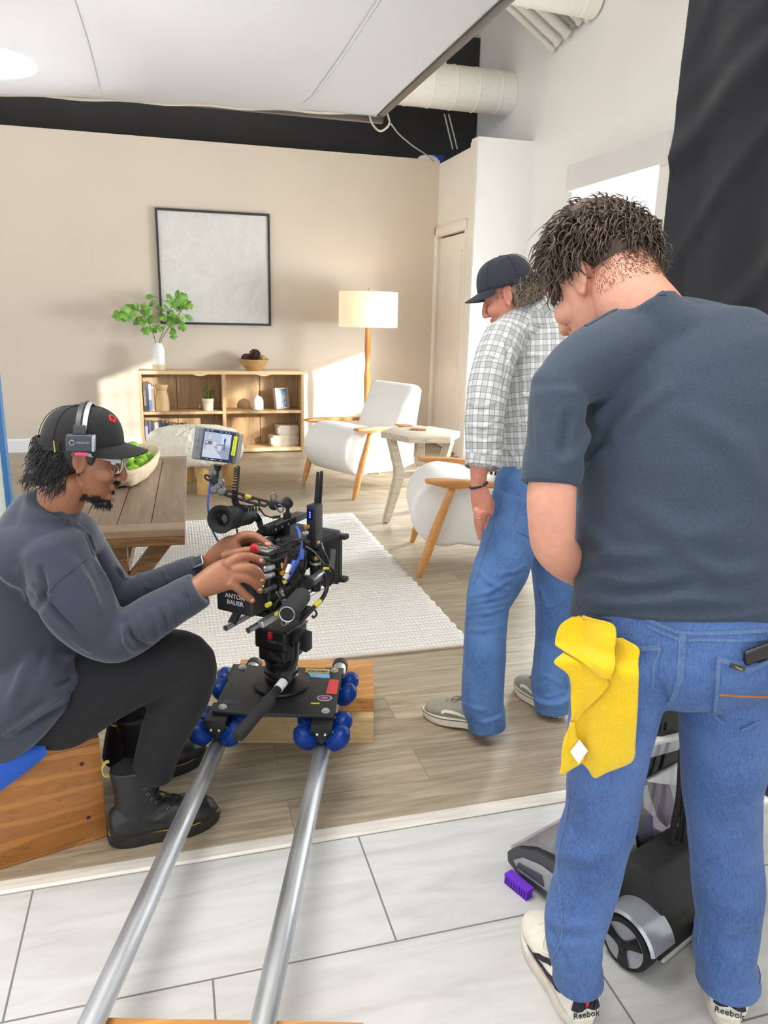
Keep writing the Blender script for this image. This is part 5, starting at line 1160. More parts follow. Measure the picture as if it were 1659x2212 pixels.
fa = [([(270, 1340), (282, 1372), (300, 1392), (318, 1396)], .010, -0.0174), ([(268, 1350), (272, 1385), (290, 1408)], .011, 0.0145), ([(300, 1330), (315, 1360), (330, 1385)], .010, 0.0116), ([(330, 1318), (345, 1345), (352, 1372)], .010, 0.0130), ([(352, 1305), (366, 1330), (370, 1360)], .009, 0.0116), ([(375, 1290), (392, 1318)], .008, 0.0087), ([(396, 1262), (405, 1290), (414, 1318)], .006, -0.0101),
      ([(150, 1200), (190, 1260), (215, 1320)], .016, 0.0087), ([(205, 1210), (232, 1262), (258, 1330)], .014, 0.0087), ([(88, 1230), (96, 1275), (90, 1310)], .012, -0.0145), ([(60, 1280), (100, 1320), (140, 1360), (190, 1405)], .013, 0.0145), ([(75, 1265), (110, 1310), (160, 1360)], .010, -0.0116), ([(40, 1230), (60, 1290), (90, 1320)], .014, 0.0087),
      ([(180, 1440), (150, 1465), (125, 1480)], .012, -0.0203), ([(182, 1470), (140, 1510), (80, 1545), (20, 1585)], .014, 0.0174), ([(160, 1500), (110, 1540), (40, 1580)], .012, -0.0116), ([(95, 1090), (125, 1105), (150, 1125)], .007, 0.0087), ([(100, 1102), (128, 1116), (150, 1138)], .006, -0.0072), ([(165, 1135), (190, 1160), (205, 1190)], .010, 0.0116), ([(175, 1150), (205, 1205)], .008, -0.0087), ([(255, 1225), (275, 1250)], .010, 0.0101), ([(300, 1240), (320, 1270)], .010, 0.0087), ([(352, 1232), (364, 1258)], .008, 0.0087), ([(60, 1420), (40, 1480), (20, 1520)], .02, 0.0087), ([(100, 1400), (80, 1460)], .016, -0.0087)]
folds(me, fa, .003, (8, 8, 8), 21); sweat = link_mesh('sweatshirt', me, SWT, pa, 180)
bvSw = BVHTree.FromPolygons([v.co+wloc(pa) for v in me.vertices], [p.vertices for p in me.polygons])
def seamA(pl, w, mt, nm, par, bvx, th=.0018, parent_root=None):
    mm = strip(bvx, pl, w, th)
    if len(mm.bm.verts): mm.build(nm, mt, par, smooth=60)
seamA([(190, 1204), (155, 1230), (118, 1262), (100, 1285)], .005, SWT, 'shoulder_seam', sweat, bvSw); seamA([(388, 1268), (402, 1292), (412, 1322)], .006, SWT, 'cuff_seam', sweat, bvSw); seamA([(184, 1462), (150, 1490), (100, 1530), (50, 1560), (4, 1590)], .006, SWT, 'hem_seam', sweat, bvSw)
# jeans
m = MB(); limb(m, A_legN, 1, 26); limb(m, A_legF, 1, 24); limb(m, [(0, 1580, 2.14, 80, 1), (40, 1575, 2.12, 96, 1)], 1, 24)
me = fuse(m, .0065, 7)
folds(me, [([(310, 1518), (360, 1490), (420, 1470)], .016, .007), ([(320, 1530), (370, 1512), (440, 1490)], .014, -.005), ([(300, 1560), (350, 1545), (425, 1540)], .014, .005), ([(240, 1540), (290, 1500), (330, 1450)], .02, .006), ([(130, 1580), (200, 1540), (260, 1510)], .02, .005), ([(290, 1640), (340, 1650), (385, 1640)], .012, .006), ([(288, 1660), (335, 1672), (378, 1662)], .01, -.005)], .003, (9, 9, 9), 4)
cut(me, PY(328, 1680, 1.94), V((-.1, 0, -1)), .10); jean_a = link_mesh('jeans', me, BLKJ, pa, 180)
# boots
BOOT = M_plain('black_boot_leather', (30, 30, 32), .38, 0, .2, 50, .2); BSOL = M_plain('black_boot_sole', (38, 37, 36), .6, 0, .1, 200); YST = M_plain('yellow_welt_stitch', (214, 196, 96), .7); EYE_ = M_plain('dark_eyelet', (120, 118, 120), .35, .9)
def boot(heel, toe, lean):
    d = V(toe)-V(heel); rz = math.atan2(d.y, d.x); T = Matrix.Translation((heel[0], heel[1], 0)) @ Matrix.Rotation(rz, 4, 'Z')
    root = bpy.data.objects.new('boot', None); COL.objects.link(root); root.parent = pa; root.location = T.translation-wloc(pa); L, W = .305, .112
    m = MB(T); sole(m, L, W, .0, .036, .97, 1.04); m.build('sole', BSOL, root, smooth=50)
    m = MB(T); shoe_upper(m, L*.985, W*.99, .115, .078)
    m.rings([[V((x+rx*math.cos(a), .042*k*math.sin(a), z)) for a in np.linspace(0, 2*PI, 24, endpoint=False)] for x, rx, k, z in ((.085, .075, 1.05, .03), (.082, .066, .98, .09), (.076, .058, .95, .14), (.070, .056, 1.0, .18), (.066, .057, 1.04, .212), (.065, .056, 1.02, .22))])
    off = T.to_3x3() @ V((.003, 0, .012))
    for v_ in m.bm.verts: v_.co += off
    me = fuse(m, .004, 5)
    bvx = BVHTree.FromPolygons([v.co for v in me.vertices], [p.vertices for p in me.polygons])
    cr = []
    co, no = get_co(me), get_no(me); ds = np.zeros(len(co)); inv = T.inverted()
    for x0, z0, x1, z1, w, h in ((.02, .10, .11, .085, .010, .006), (.03, .075, .13, .06, .012, -.004), (.12, .075, .19, .10, .010, .005), (.02, .14, .10, .125, .010, .005), (.15, .06, .21, .09, .012, -.003)):
        for s in (-1, 1):
            dd, t_ = seg_dist(co, tuple(T @ V((x0, s*.05, z0))), tuple(T @ V((x1, s*.05, z1)))); q_ = (dd/w)**2; ds += h*(1-q_)*np.exp(-q_)
    set_co(me, co+no*ds[:, None]); up = link_mesh('upper', me, BOOT, root, 180)
    def near(p): a, nr, i, dd = bvx.find_nearest(T @ V(p)); return a, nr
    P = sole_outline(L, W, 1.022, 120)
    for i in range(0, len(P), 2):                                     # welt stitches
        pass
    m = MB(T)
    for i in range(len(P)):
        a, b = V((*P[i], .0385)), V((*P[(i+1) % len(P)], .0385)); c = a.lerp(b, .72)
        if (b-a).length > .0015: m.tube([a*.985+V((.003, 0, .0385*.015)), c*.985+V((.003, 0, .0385*.015))], .0012, 5)
    m.build('welt_stitching', YST, root, smooth=60)
    def fl_(x): return (.112+(x-.105)*.9, ) 
    LZ = ((.112, .20), (.116, .178), (.124, .158), (.138, .140), (.156, .125), (.176, .112))
    for i, (x, z) in enumerate(LZ):
        for s in (-1, 1):
            a, nr = near((x-.012, s*.05, z)); e = MB(); t_ = frame_from(nr); e.tube([a+nr*.001+(t_[0]*math.cos(k)+t_[1]*math.sin(k))*.0045 for k in np.linspace(0, 2*PI, 12, endpoint=False)], .0014, 6, closed=True); e.build('eyelet', EYE_, root, smooth=180)
        a, _ = near((x-.012, .05, z)); b, _ = near((x-.012, -.05, z)); c, nr = near((x+.03, 0, z+.02)); e = MB(); e.tube(spline([a, (a+c)/2+nr*.008, c+nr*.004, (b+c)/2+nr*.008, b], 5), .0026, 6); e.build('lace', INK, root, smooth=180)
    e = MB(T); e.tube(spline([(.125, .0, .225), (.15, .02, .228), (.165, .03, .205), (.15, .015, .2), (.14, -.01, .205), (.16, -.03, .19)], 6), .0026, 6); e.build('lace_bow', INK, root)
    e = MB(T); e.rings([[V((.01-.016*math.sin(t_)+k[0], k[1], .228+.022*math.cos(t_)+.012)) for k in ((0, -.008), (.002, -.008), (.002, .008), (0, .008))] for t_ in np.linspace(-.2, PI+.3, 14)]); e.build('heel_loop', YST, root)
boot((-.222, 1.935), (.088, 1.985), 0); boot((-.22, 2.20), (.035, 2.315), 0)
# hair bun, goatee, moustache, eyebrows, eyes
HRA = NT('black_hair'); v = HRA.coord(); f = HRA.noise(v, 120, 3); HRA.bsdf(HRA.ramp(f, [(.3, srgb(13, 12, 13)), (.7, srgb(38, 34, 34))]), .38, bump=HRA.noise(HRA.coord((40, 40, 400)), 1, 3), bstr=.35, bdist=.003); HRA = HRA.m
m = MB(HT_A); m.ell((-.03, 0, .02), (.085, .080, .075)); m.ell((-.08, 0, -.02), (.072, .076, .075)); m.ell((-.105, 0, -.05), (.056, .064, .056)); m.ell((-.075, 0, -.07), (.05, .062, .04))
for s in (-1, 1): m.ell((.020, s*.069, .014), (.010, .006, .024))
me = fuse(m, .004, 5); co, no = get_co(me), get_no(me); set_co(me, co+no*np.array([.005*mnoise.noise(V(tuple(c*V((30, 30, 14))))) if False else .005*mnoise.noise(V((c[0]*40, c[1]*40, c[2]*12))) for c in co])[:, None])
hair_a = link_mesh('hair', me, HRA, pa, 180); q = random.Random(8)
roots = [(HT_A @ V((-.08-.05*q.random(), q.uniform(-.06, .06), .02-.06*q.random())), HT_A.to_3x3() @ V((-.5+q.uniform(-.3, .2), q.uniform(-.3, .3), -1))) for i in range(260)]+[(HT_A @ V((-.075+.075*math.cos(b_), .078*math.sin(b_), q.uniform(-.09, .03))), HT_A.to_3x3() @ V((-.35+q.uniform(-.3, .1), q.uniform(-.25, .25), -1))) for b_ in [q.uniform(1.0, 5.28) for i in range(520)]]
m = MB(); strands(m, roots, .034, .0013, .005, .2, 3, 8, 4); m.build('loose_locks', HRA, hair_a, smooth=180)
def tufts(m, T, c, r, d, n, L, rad, seed):
    q = random.Random(seed); strands(m, [(T @ V((c[0]+r[0]*q.uniform(-1, 1), c[1]+r[1]*q.uniform(-1, 1), c[2]+r[2]*q.uniform(-1, 1))), T.to_3x3() @ V((d[0]+q.uniform(-.3, .3), d[1]+q.uniform(-.3, .3), d[2]))) for i in range(n)], L, rad, .002, .1, seed, 5, 3)
m = MB(HT_A); m.ell((.072, 0, -.112), (.022, .026, .014)); m.ell((.052, 0, -.112), (.03, .035, .010)); m.T = Matrix(); tufts(m, HT_A, (.066, 0, -.108), (.024, .026, .012), (.1, 0, -1), 420, .013, .0009, 1)
for s in (1, -1): tufts(m, HT_A, (.03, s*.036, -.098), (.03, .006, .010), (.1, s*.1, -1), 220, .008, .0008, 2)
m.build('goatee', HRA, hair_a, smooth=180)
m = MB(); tufts(m, HT_A, (.092, 0, -.0495), (.006, .022, .002), (.5, 0, -.8), 170, .007, .0008, 3); tufts(m, HT_A, (.088, 0, -.079), (.003, .006, .003), (.5, 0, -.8), 50, .006, .0008, 4); m.build('moustache', HRA, hair_a, smooth=180)
for s in (1, -1):
    m = MB(HT_A); m.tube(spline([(.094, s*.012, .028), (.091, s*.03, .034), (.076, s*.048, .03)], 5), [.003]*5+[.0035]*5+[.002], 6); m.build('eyebrow', HRA, hair_a, smooth=180)
    m = MB(HT_A); m.ell((.0755, s*.031, .0095), (.0105, .0115, .0085)); m.build('eye', M_plain('eye_white', (226, 222, 216), .15), body_a, smooth=180)
    m = MB(HT_A); m.ell((.0855, s*.031, .008), (.0022, .0055, .0055)); m.build('iris', M_plain('dark_iris', (36, 24, 18), .1), body_a, smooth=180)
    m = MB(HT_A); m.tube(spline([(.082, s*.019, .011), (.0875, s*.03, .0165), (.077, s*.044, .012)], 5), .0021, 6); m.build('eyelid', SKA, body_a, smooth=180)
m = MB(HT_A); m.tube([(.095, -.02, -.0625), (.0965, 0, -.0622), (.095, .02, -.0625)], .0018, 6); m.build('mouth_line', M_plain('lip_line', (96, 54, 46), .5), body_a, smooth=180)
m = MB(HT_A); m.ell((-.006, -.08, -.034), (.003, .003, .003)); m.build('ear_stud', M_plain('dark_stud', (40, 36, 36), .2, .8), body_a, smooth=180)
# glasses
GF = NT('clear_acetate'); v = GF.coord(); GF.bsdf(srgb(206, 208, 206), .15, **{'Transmission Weight': .3}); GF = GF.m
gl = bpy.data.objects.new('glasses', None); COL.objects.link(gl); gl.parent = pa; gl.location = HT_A.translation-wloc(pa)
for s in (1, -1):
    m = MB(HT_A); m.rings([[V((x, s*y, z+dz)) for dz, dx in ((.006, 0), (.006, 0), (-.005, 0), (-.005, 0))] if False else [V((x, s*(y+.0015), z+.006)), V((x, s*(y+.0015), z-.004)), V((x, s*(y-.0015), z-.004)), V((x, s*(y-.0015), z+.006))] for x, y, z in ((-.02, .082, .022), (.03, .080, .024), (.075, .072, .022), (.098, .064, .020))]); m.build('temple', GF, gl)
    m = MB(HT_A); P = [V((.104-.012*(abs(a_[1])/.03)**2*.6, s*(.034+a_[0]), .008+a_[1]*.85)) for a_ in [(.027*math.copysign(abs(math.cos(k))**.6, math.cos(k)), .024*math.copysign(abs(math.sin(k))**.6, math.sin(k))) for k in np.linspace(0, 2*PI, 28, endpoint=False)]]; m.tube(P, .0019, 6, closed=True); m.build('rim', GF, gl, smooth=180)
    m = MB(HT_A); c_ = V((.1015, s*.034, .008)); m.raw([c_]+[p.lerp(c_, .06) for p in P], [(0, i+1, (i+1) % 28+1) for i in range(28)]); m.build('lens', GLASS, gl, smooth=180)
m = MB(HT_A); m.tube([(.106, -.009, .012), (.109, 0, .014), (.106, .009, .012)], .0022, 6); m.build('bridge', GF, gl, smooth=180)
# cap
def cap(T, par, mat, logo=None, tilt=-.06, k=1.0, strap=True, zoff=.046, bl=1.0, xoff=-.008):
    root = bpy.data.objects.new('cap', None); COL.objects.link(root); root.parent = par; root.location = T.translation-wloc(par)
    Tc = T @ Matrix.Translation((xoff, 0, zoff)) @ Matrix.Rotation(tilt, 4, 'Y') @ Matrix.Scale(k, 4)
    m = MB(Tc); rr = []
    for t_ in np.linspace(0, 1, 15):
        z = -.012+.100*math.sin(t_*PI/2); s_ = math.cos(t_*PI/2)**.62 if t_ < .99 else .04
        rr.append([V((-.004+(.116 if math.cos(a) > 0 else .108)*s_*math.cos(a), .091*s_*math.sin(a), z+.006*math.cos(a)*(1-t_)+.0012*math.cos(6*a)*math.sin(PI*t_))) for a in np.linspace(0, 2*PI, 48, endpoint=False)])
    m.rings(rr); me_o = m.build('crown', mat, root, smooth=180)
    m = MB(Tc); m.ell((-.004, 0, .090), (.008, .008, .004)); m.build('top_button', mat, root, smooth=180)
    for a in (0, PI/3, 2*PI/3):
        m = MB(Tc); m.tube([V((-.004+.114*math.cos(p)*math.cos(a), .0925*math.cos(p)*math.sin(a), -.012+.1245*math.sin(p)**.9+.002)) for p in np.linspace(.08, PI-.08, 40) if True and math.sin(p) > 0] if False else [V((-.004+(.114)*(math.cos(p)**.62)*math.cos(a+s_), .092*(math.cos(p)**.62)*math.sin(a+s_), -.011+.1005*math.sin(p)+.006*math.cos(a+s_)*(1-p/1.57))) for s_ in (0, PI) for p in (np.linspace(.05, 1.5, 16) if s_ == 0 else np.linspace(1.5, .05, 16))], .0011, 5); m.build('panel_seam', mat, root, smooth=180)
    m = MB(Tc); n = 24; g = []
    for j in range(7):
        r = []
        for i in range(n+1):
            a = -1.25+2.5*i/n; b0 = V((-.004+.115*math.cos(a), .0915*math.sin(a), -.010+.006*math.cos(a))); ext = .082*bl*max(0, math.cos(a*1.22))**.55; e = b0+V((ext*1.0, 0, -.022*(ext/.082)**1.3-.016*(abs(math.sin(a)))**2*(ext/.08)))
            p = b0.lerp(e, j/6); p.z -= .018*(math.sin(a)**2)*(j/6); r.append(p)
        g.append(r)
    vs = [[m._v(p) for p in r] for r in g]; fs = [m.bm.faces.new((vs[j][i], vs[j][i+1], vs[j+1][i+1], vs[j+1][i])) for j in range(6) for i in range(n)]
    bmesh.ops.remove_doubles(m.bm, verts=m.bm.verts[:], dist=.0005); bmesh.ops.recalc_face_normals(m.bm, faces=m.bm.faces[:]); bmesh.ops.solidify(m.bm, geom=m.bm.faces[:], thickness=.004); m.build('brim', mat, root, smooth=60)
    if strap:
        m = MB(Tc); m.rings([[V((-.004+(.112+d)*math.cos(a), (.0925+d)*math.sin(a), z)) for d, z in ((.0, -.014), (.003, -.014), (.003, .010), (.0, .010))] for a in np.linspace(PI-1.25, PI+1.25, 20)]); m.build('back_strap', mat, root)
        m = MB(Tc); a = PI+1.15; m.tube([(-.004+.117*math.cos(a), .097*math.sin(a), -.016), (-.004+.116*math.cos(a-.04), .0968*math.sin(a-.04), .012)], .0022, 6); m.build('strap_buckle', BRS, root)
    return root, Tc
cp, Tc = cap(HT_A, pa, CAPM, tilt=-.20, k=1.05, zoff=.041, bl=.82, xoff=-.026)
def cap_pt(y, z): sn = min(1, (z+.012)/.100); r = (1-sn*sn)**.31; return V((-.004+.116*r*max(0, 1-(y/(.091*r))**2)**.5, y, z+.002))
m = MB(Tc); m.tube([cap_pt(y, z) for y, z in ((-.026, .050), (-.034, .058), (-.028, .066), (-.018, .067), (-.012, .060), (-.018, .053), (-.024, .058))], .0030, 6); m.build('red_embroidery', M_plain('red_thread', (214, 44, 38), .7), cp)
# headset: band over the cap, electronics box above the ear
HS = bpy.data.objects.new('headset', None); COL.objects.link(HS); HS.parent = pa; HS.location = HT_A.translation-wloc(pa)
HSM = M_plain('headset_grey', (58, 62, 70), .45); HSL = M_plain('headset_light', (168, 172, 176), .35, .3)
for dx, nm, mt in ((-.009, 'headband', HSM), (.009, 'headband', HSL)):
    m = MB(Tc); m.rings([[V((.012+dx+w, .100*math.sin(a), -.012+.106*math.cos(a)+h)) for w, h in ((-.006, 0), (.006, 0), (.006, .004), (-.006, .004))] for a in np.linspace(-1.62, 1.2, 30)]); m.build(nm, mt, HS)
m = MB(Tc); m.tube([(.012, .1015*math.sin(a), -.010+.109*math.cos(a)) for a in np.linspace(-1.5, .8, 26)], .0028, 6); m.build('band_cable', INK, HS, smooth=180)
m = MB(Tc); m.box((.012, -.099, .042), (.032, .016, .022), None, .003); m.build('slider', HSM, HS)
m = MB(Tc); m.box((.012, -.100, .010), (.068, .022, .042), None, .005, 3); m.build('electronics_box', HSM, HS)
m = MB(Tc); m.box((.048, -.101, .010), (.008, .024, .040), None, .003); m.build('end_cap', HSL, HS)
m = MB(Tc); m.box((.018, -.108, -.016), (.034, .008, .008), None, .002); m.build('pink_tag', M_plain('pink_tag', (214, 66, 108), .5), HS)
m = MB(Tc); m.tube([V((-.005+.006*math.cos(k), -.1125, .012+.006*math.sin(k))) for k in np.linspace(0, 2*PI, 16, endpoint=False)], .0009, 5, closed=True); m.build('round_logo', HSL, HS)
text_mesh('SOLIDCOM', .0066, Tc @ plane_T(V((.0225, -.1114, .012)), V((0, -1, 0)), V((0, 0, 1))), 'lettering', HSL, HS)
# smart watch on the far wrist
wc = PY(437, 1224, 2.128); wd = (PY(470, 1202, 2.12)-PY(415, 1232, 2.145)).normalized(); wx = wd.cross(FW).normalized(); wn = wx.cross(wd)
wt = bpy.data.objects.new('wristwatch', None); COL.objects.link(wt); wt.parent = pa; wt.location = wc-wloc(pa)
m = MB(); m.rings([[wc+wd*o_+(wx*math.cos(a)+wn*math.sin(a))*(.031 if k < 2 else .0285) for k, o_ in enumerate((-.011, .011, .011, -.011))] for a in np.linspace(0, 2*PI, 32, endpoint=False)], closed=True); m.build('band', M_plain('black_watch_band', (28, 28, 30), .5), wt, smooth=50)
up_ = (wx*.55-FW*.85).normalized() if (wx.z > 0) else (-wx*.55-FW*.85).normalized(); T = plane_T(wc+up_*.031, up_, wd); m = MB(T); m.box((0, 0, 0), (.034, .040, .010), None, .005, 3); m.build('case', M_plain('steel_watch_case', (150, 152, 156), .25, .9), wt)
m = MB(T); m.box((0, 0, .0055), (.027, .033, .0015), None, .0006); m.build('watch_face', M_plain('watch_glass', (60, 64, 72), .08), wt)
# ================================================================== MAN IN THE PLAID SHIRT (middle)
SKC = skin_mat('ruddy_skin', (206, 142, 120), .35)
JNC = denim('mid_blue_denim', (32, 62, 112), (84, 122, 176), .6)
pc = person('person walking away in a grey and white plaid shirt, blue jeans and navy cap', 1.15, 2.33)
C_tor = [(1178, 1062, 2.37, 94, .7), (1176, 1000, 2.37, 92, .7), (1174, 920, 2.39, 96, .7), (1172, 850, 2.42, 104, .7), (1172, 780, 2.46, 114, .66), (1172, 725, 2.49, 112, .6), (1166, 690, 2.51, 86, .6)]
C_armN = [(1092, 722, 2.40, 44, 1), (1066, 790, 2.35, 46), (1049, 880, 2.31, 44), (1045, 950, 2.29, 41), (1044, 1000, 2.28, 36)]
C_armF = [(1262, 740, 2.52, 46), (1290, 820, 2.56, 44), (1300, 900, 2.62, 40), (1290, 970, 2.7, 34)]
C_legL = [(1128, 1075, 2.35, 66, .9), (1108, 1140, 2.34, 63), (1092, 1200, 2.325, 60), (1078, 1240, 2.31, 59), (1061, 1280, 2.29, 52), (1052, 1312, 2.28, 47), (1047, 1400, 2.25, 46.5), (1042, 1500, 2.22, 46), (1045, 1540, 2.21, 42), (1051, 1560, 2.205, 33)]
C_legR = [(1195, 1075, 2.40, 66, .9), (1196, 1150, 2.41, 60), (1199, 1230, 2.42, 51), (1203, 1320, 2.40, 46), (1196, 1400, 2.37, 41), (1189, 1470, 2.33, 42), (1191, 1505, 2.31, 40), (1194, 1522, 2.30, 34)]
hf = RT*-.93+FW*.30; hf = V((hf.x, hf.y, -.38)); HT_C = head_T(V((0, 0, 0)), hf, V((-.12, .06, 1))); KC = .97; HT_C.translation = PY(1100, 637, 2.40)-HT_C.to_3x3() @ (V((-.016, .078, 0))*KC); HT_C0 = HT_C.copy(); HT_C = HT_C @ Matrix.Diagonal((.86, KC, KC, 1))
m = MB(); head(m, HT_C, 1.0); limb(m, [(1172, 725, 2.49, 60, .9), (1160, 690, 2.49, 50), (1148, 650, 2.48, 46)])
for s_ in (C_tor, C_legL, C_legR): limb(m, s_, .68)
limb(m, [(1092, 722, 2.40, 34), (1066, 790, 2.35, 33), (1048, 880, 2.31, 28), (1040, 960, 2.28, 24), (1035, 1010, 2.27, 20), (1034, 1045, 2.265, 17, .8), (1036, 1062, 2.26, 20, .65), (1040, 1085, 2.26, 22, .6), (1042, 1106, 2.26, 20, .55)])
limb(m, [(1262, 740, 2.52, 34), (1290, 820, 2.56, 32), (1300, 900, 2.62, 27), (1295, 980, 2.72, 20), (1288, 1020, 2.8, 17, .8), (1284, 1050, 2.84, 19, .6)])
F(m, (1052, 1098, 2.27, 8), (1052, 1114, 2.275, 7), (1049, 1128, 2.28, 6.3), (1044, 1142, 2.275, 5.2))
F(m, (1044, 1104, 2.25, 8), (1041, 1122, 2.25, 7.2), (1039, 1136, 2.255, 6.4), (1037, 1147, 2.26, 5.2))
F(m, (1036, 1104, 2.245, 8), (1035, 1126, 2.245, 7), (1035, 1146, 2.25, 6.2), (1036, 1163, 2.255, 5))
F(m, (1030, 1100, 2.25, 7), (1029, 1118, 2.25, 6.4), (1030, 1134, 2.255, 5.6), (1032, 1148, 2.26, 4.6))
F(m, (1050, 1068, 2.27, 8), (1060, 1082, 2.29, 7.5), (1062, 1098, 2.30, 6.6), (1060, 1110, 2.30, 5.6))
for i in range(4): F(m, (1278+i*5, 1048, 2.84+.012*i, 6.5), (1277+i*5, 1066, 2.85+.012*i, 5.6), (1279+i*4, 1080, 2.85+.012*i, 5))
F(m, (1272, 1040, 2.82, 7), (1264, 1054, 2.82, 6), (1262, 1066, 2.83, 5))
me = fuse(m, .0034, 4); body_c = link_mesh('body', me, SKC, pc, 180)
# plaid shirt: cloth coordinates follow the sleeve and the torso
t = NT('grey_white_plaid'); at = t.n('ShaderNodeAttribute', attribute_name='cloth'); sx = t.n('ShaderNodeSeparateXYZ'); t.l(at.outputs['Vector'], sx.inputs[0])
def stripes(ch):
    f = t.math('FRACT', t.math('DIVIDE', ch, .0205)); ln = t.math('LESS_THAN', f, .13); bd = t.math('MULTIPLY', t.math('GREATER_THAN', t.math('FRACT', t.math('DIVIDE', ch, .041)), .5), 1.0); return ln, bd
la, ba = stripes(sx.outputs[0]); lb, bb_ = stripes(sx.outputs[1]); nz = t.noise(t.coord(), 500, 2)
col = t.mix(t.math('MULTIPLY', t.math('ADD', ba, bb_), .30), srgb(214, 215, 214), srgb(96, 100, 104)); col = t.mix(t.math('MULTIPLY', la, .75), col, srgb(74, 78, 82)); col = t.mix(t.math('MULTIPLY', lb, .75), col, srgb(74, 78, 82)); col = t.mix(t.math('MULTIPLY', nz, .35), col, srgb(232, 232, 230))
t.bsdf(col, .92, bump=nz, bstr=.25, bdist=.002); PLD = t.m
def cloth_attr(me, chains):
    """chains = (polyline in world, weight radius); u runs round the nearest limb, v along it"""
    co = get_co(me); best = np.full(len(co), 9.); uv = np.zeros((len(co), 3))
    for P, rad, u0 in chains:
        P = [np.array(p) for p in P]; L0 = 0
        for A, B in zip(P, P[1:]):
            d = B-A; L = np.linalg.norm(d); dn = d/L; tt = (co-A)@dn; tc = np.clip(tt, -.1 if A is P[0] else 0, L+.1 if B is P[-1] else L); rel = co-A-np.outer(tc, dn); dist = np.linalg.norm(rel, axis=1)/rad
            x = np.cross(dn, np.array(FW)); x /= np.linalg.norm(x); y = np.cross(x, dn); ang = np.arctan2(rel@x, -(rel@y)); k = dist < best; best[k] = dist[k]
            uv[k, 0] = (ang*rad*1.15)[k]+u0+3; uv[k, 1] = (L0+tt)[k]+3; L0 += L
    a = me.attributes.new('cloth', 'FLOAT_VECTOR', 'POINT'); a.data.foreach_set('vector', uv.astype(np.float32).ravel())
m = MB(); limb(m, C_tor, 1, 28); limb(m, C_armN, 1, 24); limb(m, C_armF, 1, 22); limb(m, [(1085, 735, 2.42, 40), (1130, 698, 2.46, 48), (1180, 690, 2.5, 52), (1240, 715, 2.52, 46), (1275, 745, 2.53, 36)], 1, 22)
limb(m, [(1158, 690, 2.49, 58), (1146, 668, 2.48, 50), (1140, 655, 2.475, 47)], 1, 22, round_ends=False); limb(m, [(1176, 1050, 2.37, 98, .7), (1176, 1075, 2.365, 96, .7)], 1, 26, round_ends=True)
me = fuse(m, .0055, 7)
folds(me, [([(1088, 720), (1098, 760), (1092, 800), (1085, 860)], .010, -.010), ([(1105, 745), (1140, 765), (1190, 775)], .012, .006), ([(1100, 800), (1130, 815), (1180, 810)], .014, .006), ([(1095, 860), (1130, 850), (1165, 870)], .012, .006), ([(1090, 900), (1120, 910), (1150, 890)], .012, -.005), ([(1010, 870), (1040, 880), (1075, 868)], .011, .005), ([(1010, 915), (1045, 922), (1080, 905)], .010, .006), ([(1012, 940), (1045, 948), (1080, 938)], .009, -.005), ([(1015, 972), (1045, 978), (1078, 965)], .009, .005), ([(1050, 760), (1062, 800), (1058, 850)], .012, .004), ([(1090, 960), (1115, 990), (1125, 1030)], .012, .006), ([(1120, 700), (1150, 715), (1200, 715)], .01, .004)], .0028, (9, 9, 9), 31)
AN = [PY(*s[:3]) for s in C_armN]; TO = [PY(*s[:3]) for s in C_tor]; AF = [PY(*s[:3]) for s in C_armF]
cloth_attr(me, [(TO, .16, 0), (AN, .066, .01), (AF, .066, .02)]); shirt_c = link_mesh('shirt', me, PLD, pc, 180)
def sub_cloth(m, name, par, chains, it=3, vox=.005):
    me = fuse(m, vox, it); cloth_attr(me, chains); return link_mesh(name, me, PLD, par, 180)
# rolled cuff: a wide turned-back band, open below, standing off the forearm
def cuff(path, name):
    m = MB(); S = [PY(*s[:3]) for s in path]; rr = []
    for k, (rs, o) in enumerate(((1.0, 0), (1.12, .0), (1.14, 0), (1.02, 0))): pass
    x, y, t_ = frame_from(S[1]-S[0]); L = (S[1]-S[0]).length; prof = ((-.1, .90), (0, 1.0), (.45, 1.06), (.95, 1.12), (1.0, 1.10), (1.0, 1.02), (.6, .9), (.2, .8)); R0_ = path[0][3]*DEP(S[0])/FPX; R1_ = path[1][3]*DEP(S[1])/FPX
    for f_, k in prof: rr.append([S[0].lerp(S[1], f_)+(x*math.cos(a)+y*math.sin(a))*(R0_+(R1_-R0_)*f_)*k*(1+.05*math.sin(3*a+f_*2))+t_*.012*math.sin(a*1+1.1)*f_ for a in np.linspace(0, 2*PI, 40, endpoint=False)])
    m.rings(rr, cap=False, closed=True); me = bpy.data.meshes.new(name); bmesh.ops.recalc_face_normals(m.bm, faces=m.bm.faces[:]); m.bm.to_mesh(me); m.bm.free(); cloth_attr(me, [(S, .055, .013)]); return link_mesh(name, me, PLD, shirt_c, 60)
cuff([(1046, 972, 2.285, 38), (1042, 1010, 2.275, 36)], 'rolled_cuff')
m = MB(); limb(m, [(1152, 672, 2.485, 56, 1), (1141, 652, 2.475, 51, 1), (1138, 644, 2.472, 49, 1)], 1, 26, round_ends=False); sub_cloth(m, 'collar', shirt_c, [([PY(1160, 700, 2.49), PY(1135, 630, 2.47)], .07, .005)])
m = MB(); limb(m, C_legL, 1, 26, round_ends=False); limb(m, C_legR, 1, 26, round_ends=False); limb(m, [(1166, 1022, 2.37, 92, .78), (1165, 1050, 2.37, 98, .78), (1163, 1090, 2.37, 99, .78), (1162, 1125, 2.37, 94, .75)], 1, 28)
for c_ in (C_legL[-1], C_legR[-1]): limb(m, [(c_[0]-2, c_[1]-26, c_[2], c_[3]*1.28, 1.05), (c_[0], c_[1]-6, c_[2], c_[3]*1.22, 1.05), (c_[0]+2, c_[1]+24, c_[2], c_[3]*1.26, 1.05)], 1, 22, 3, False)
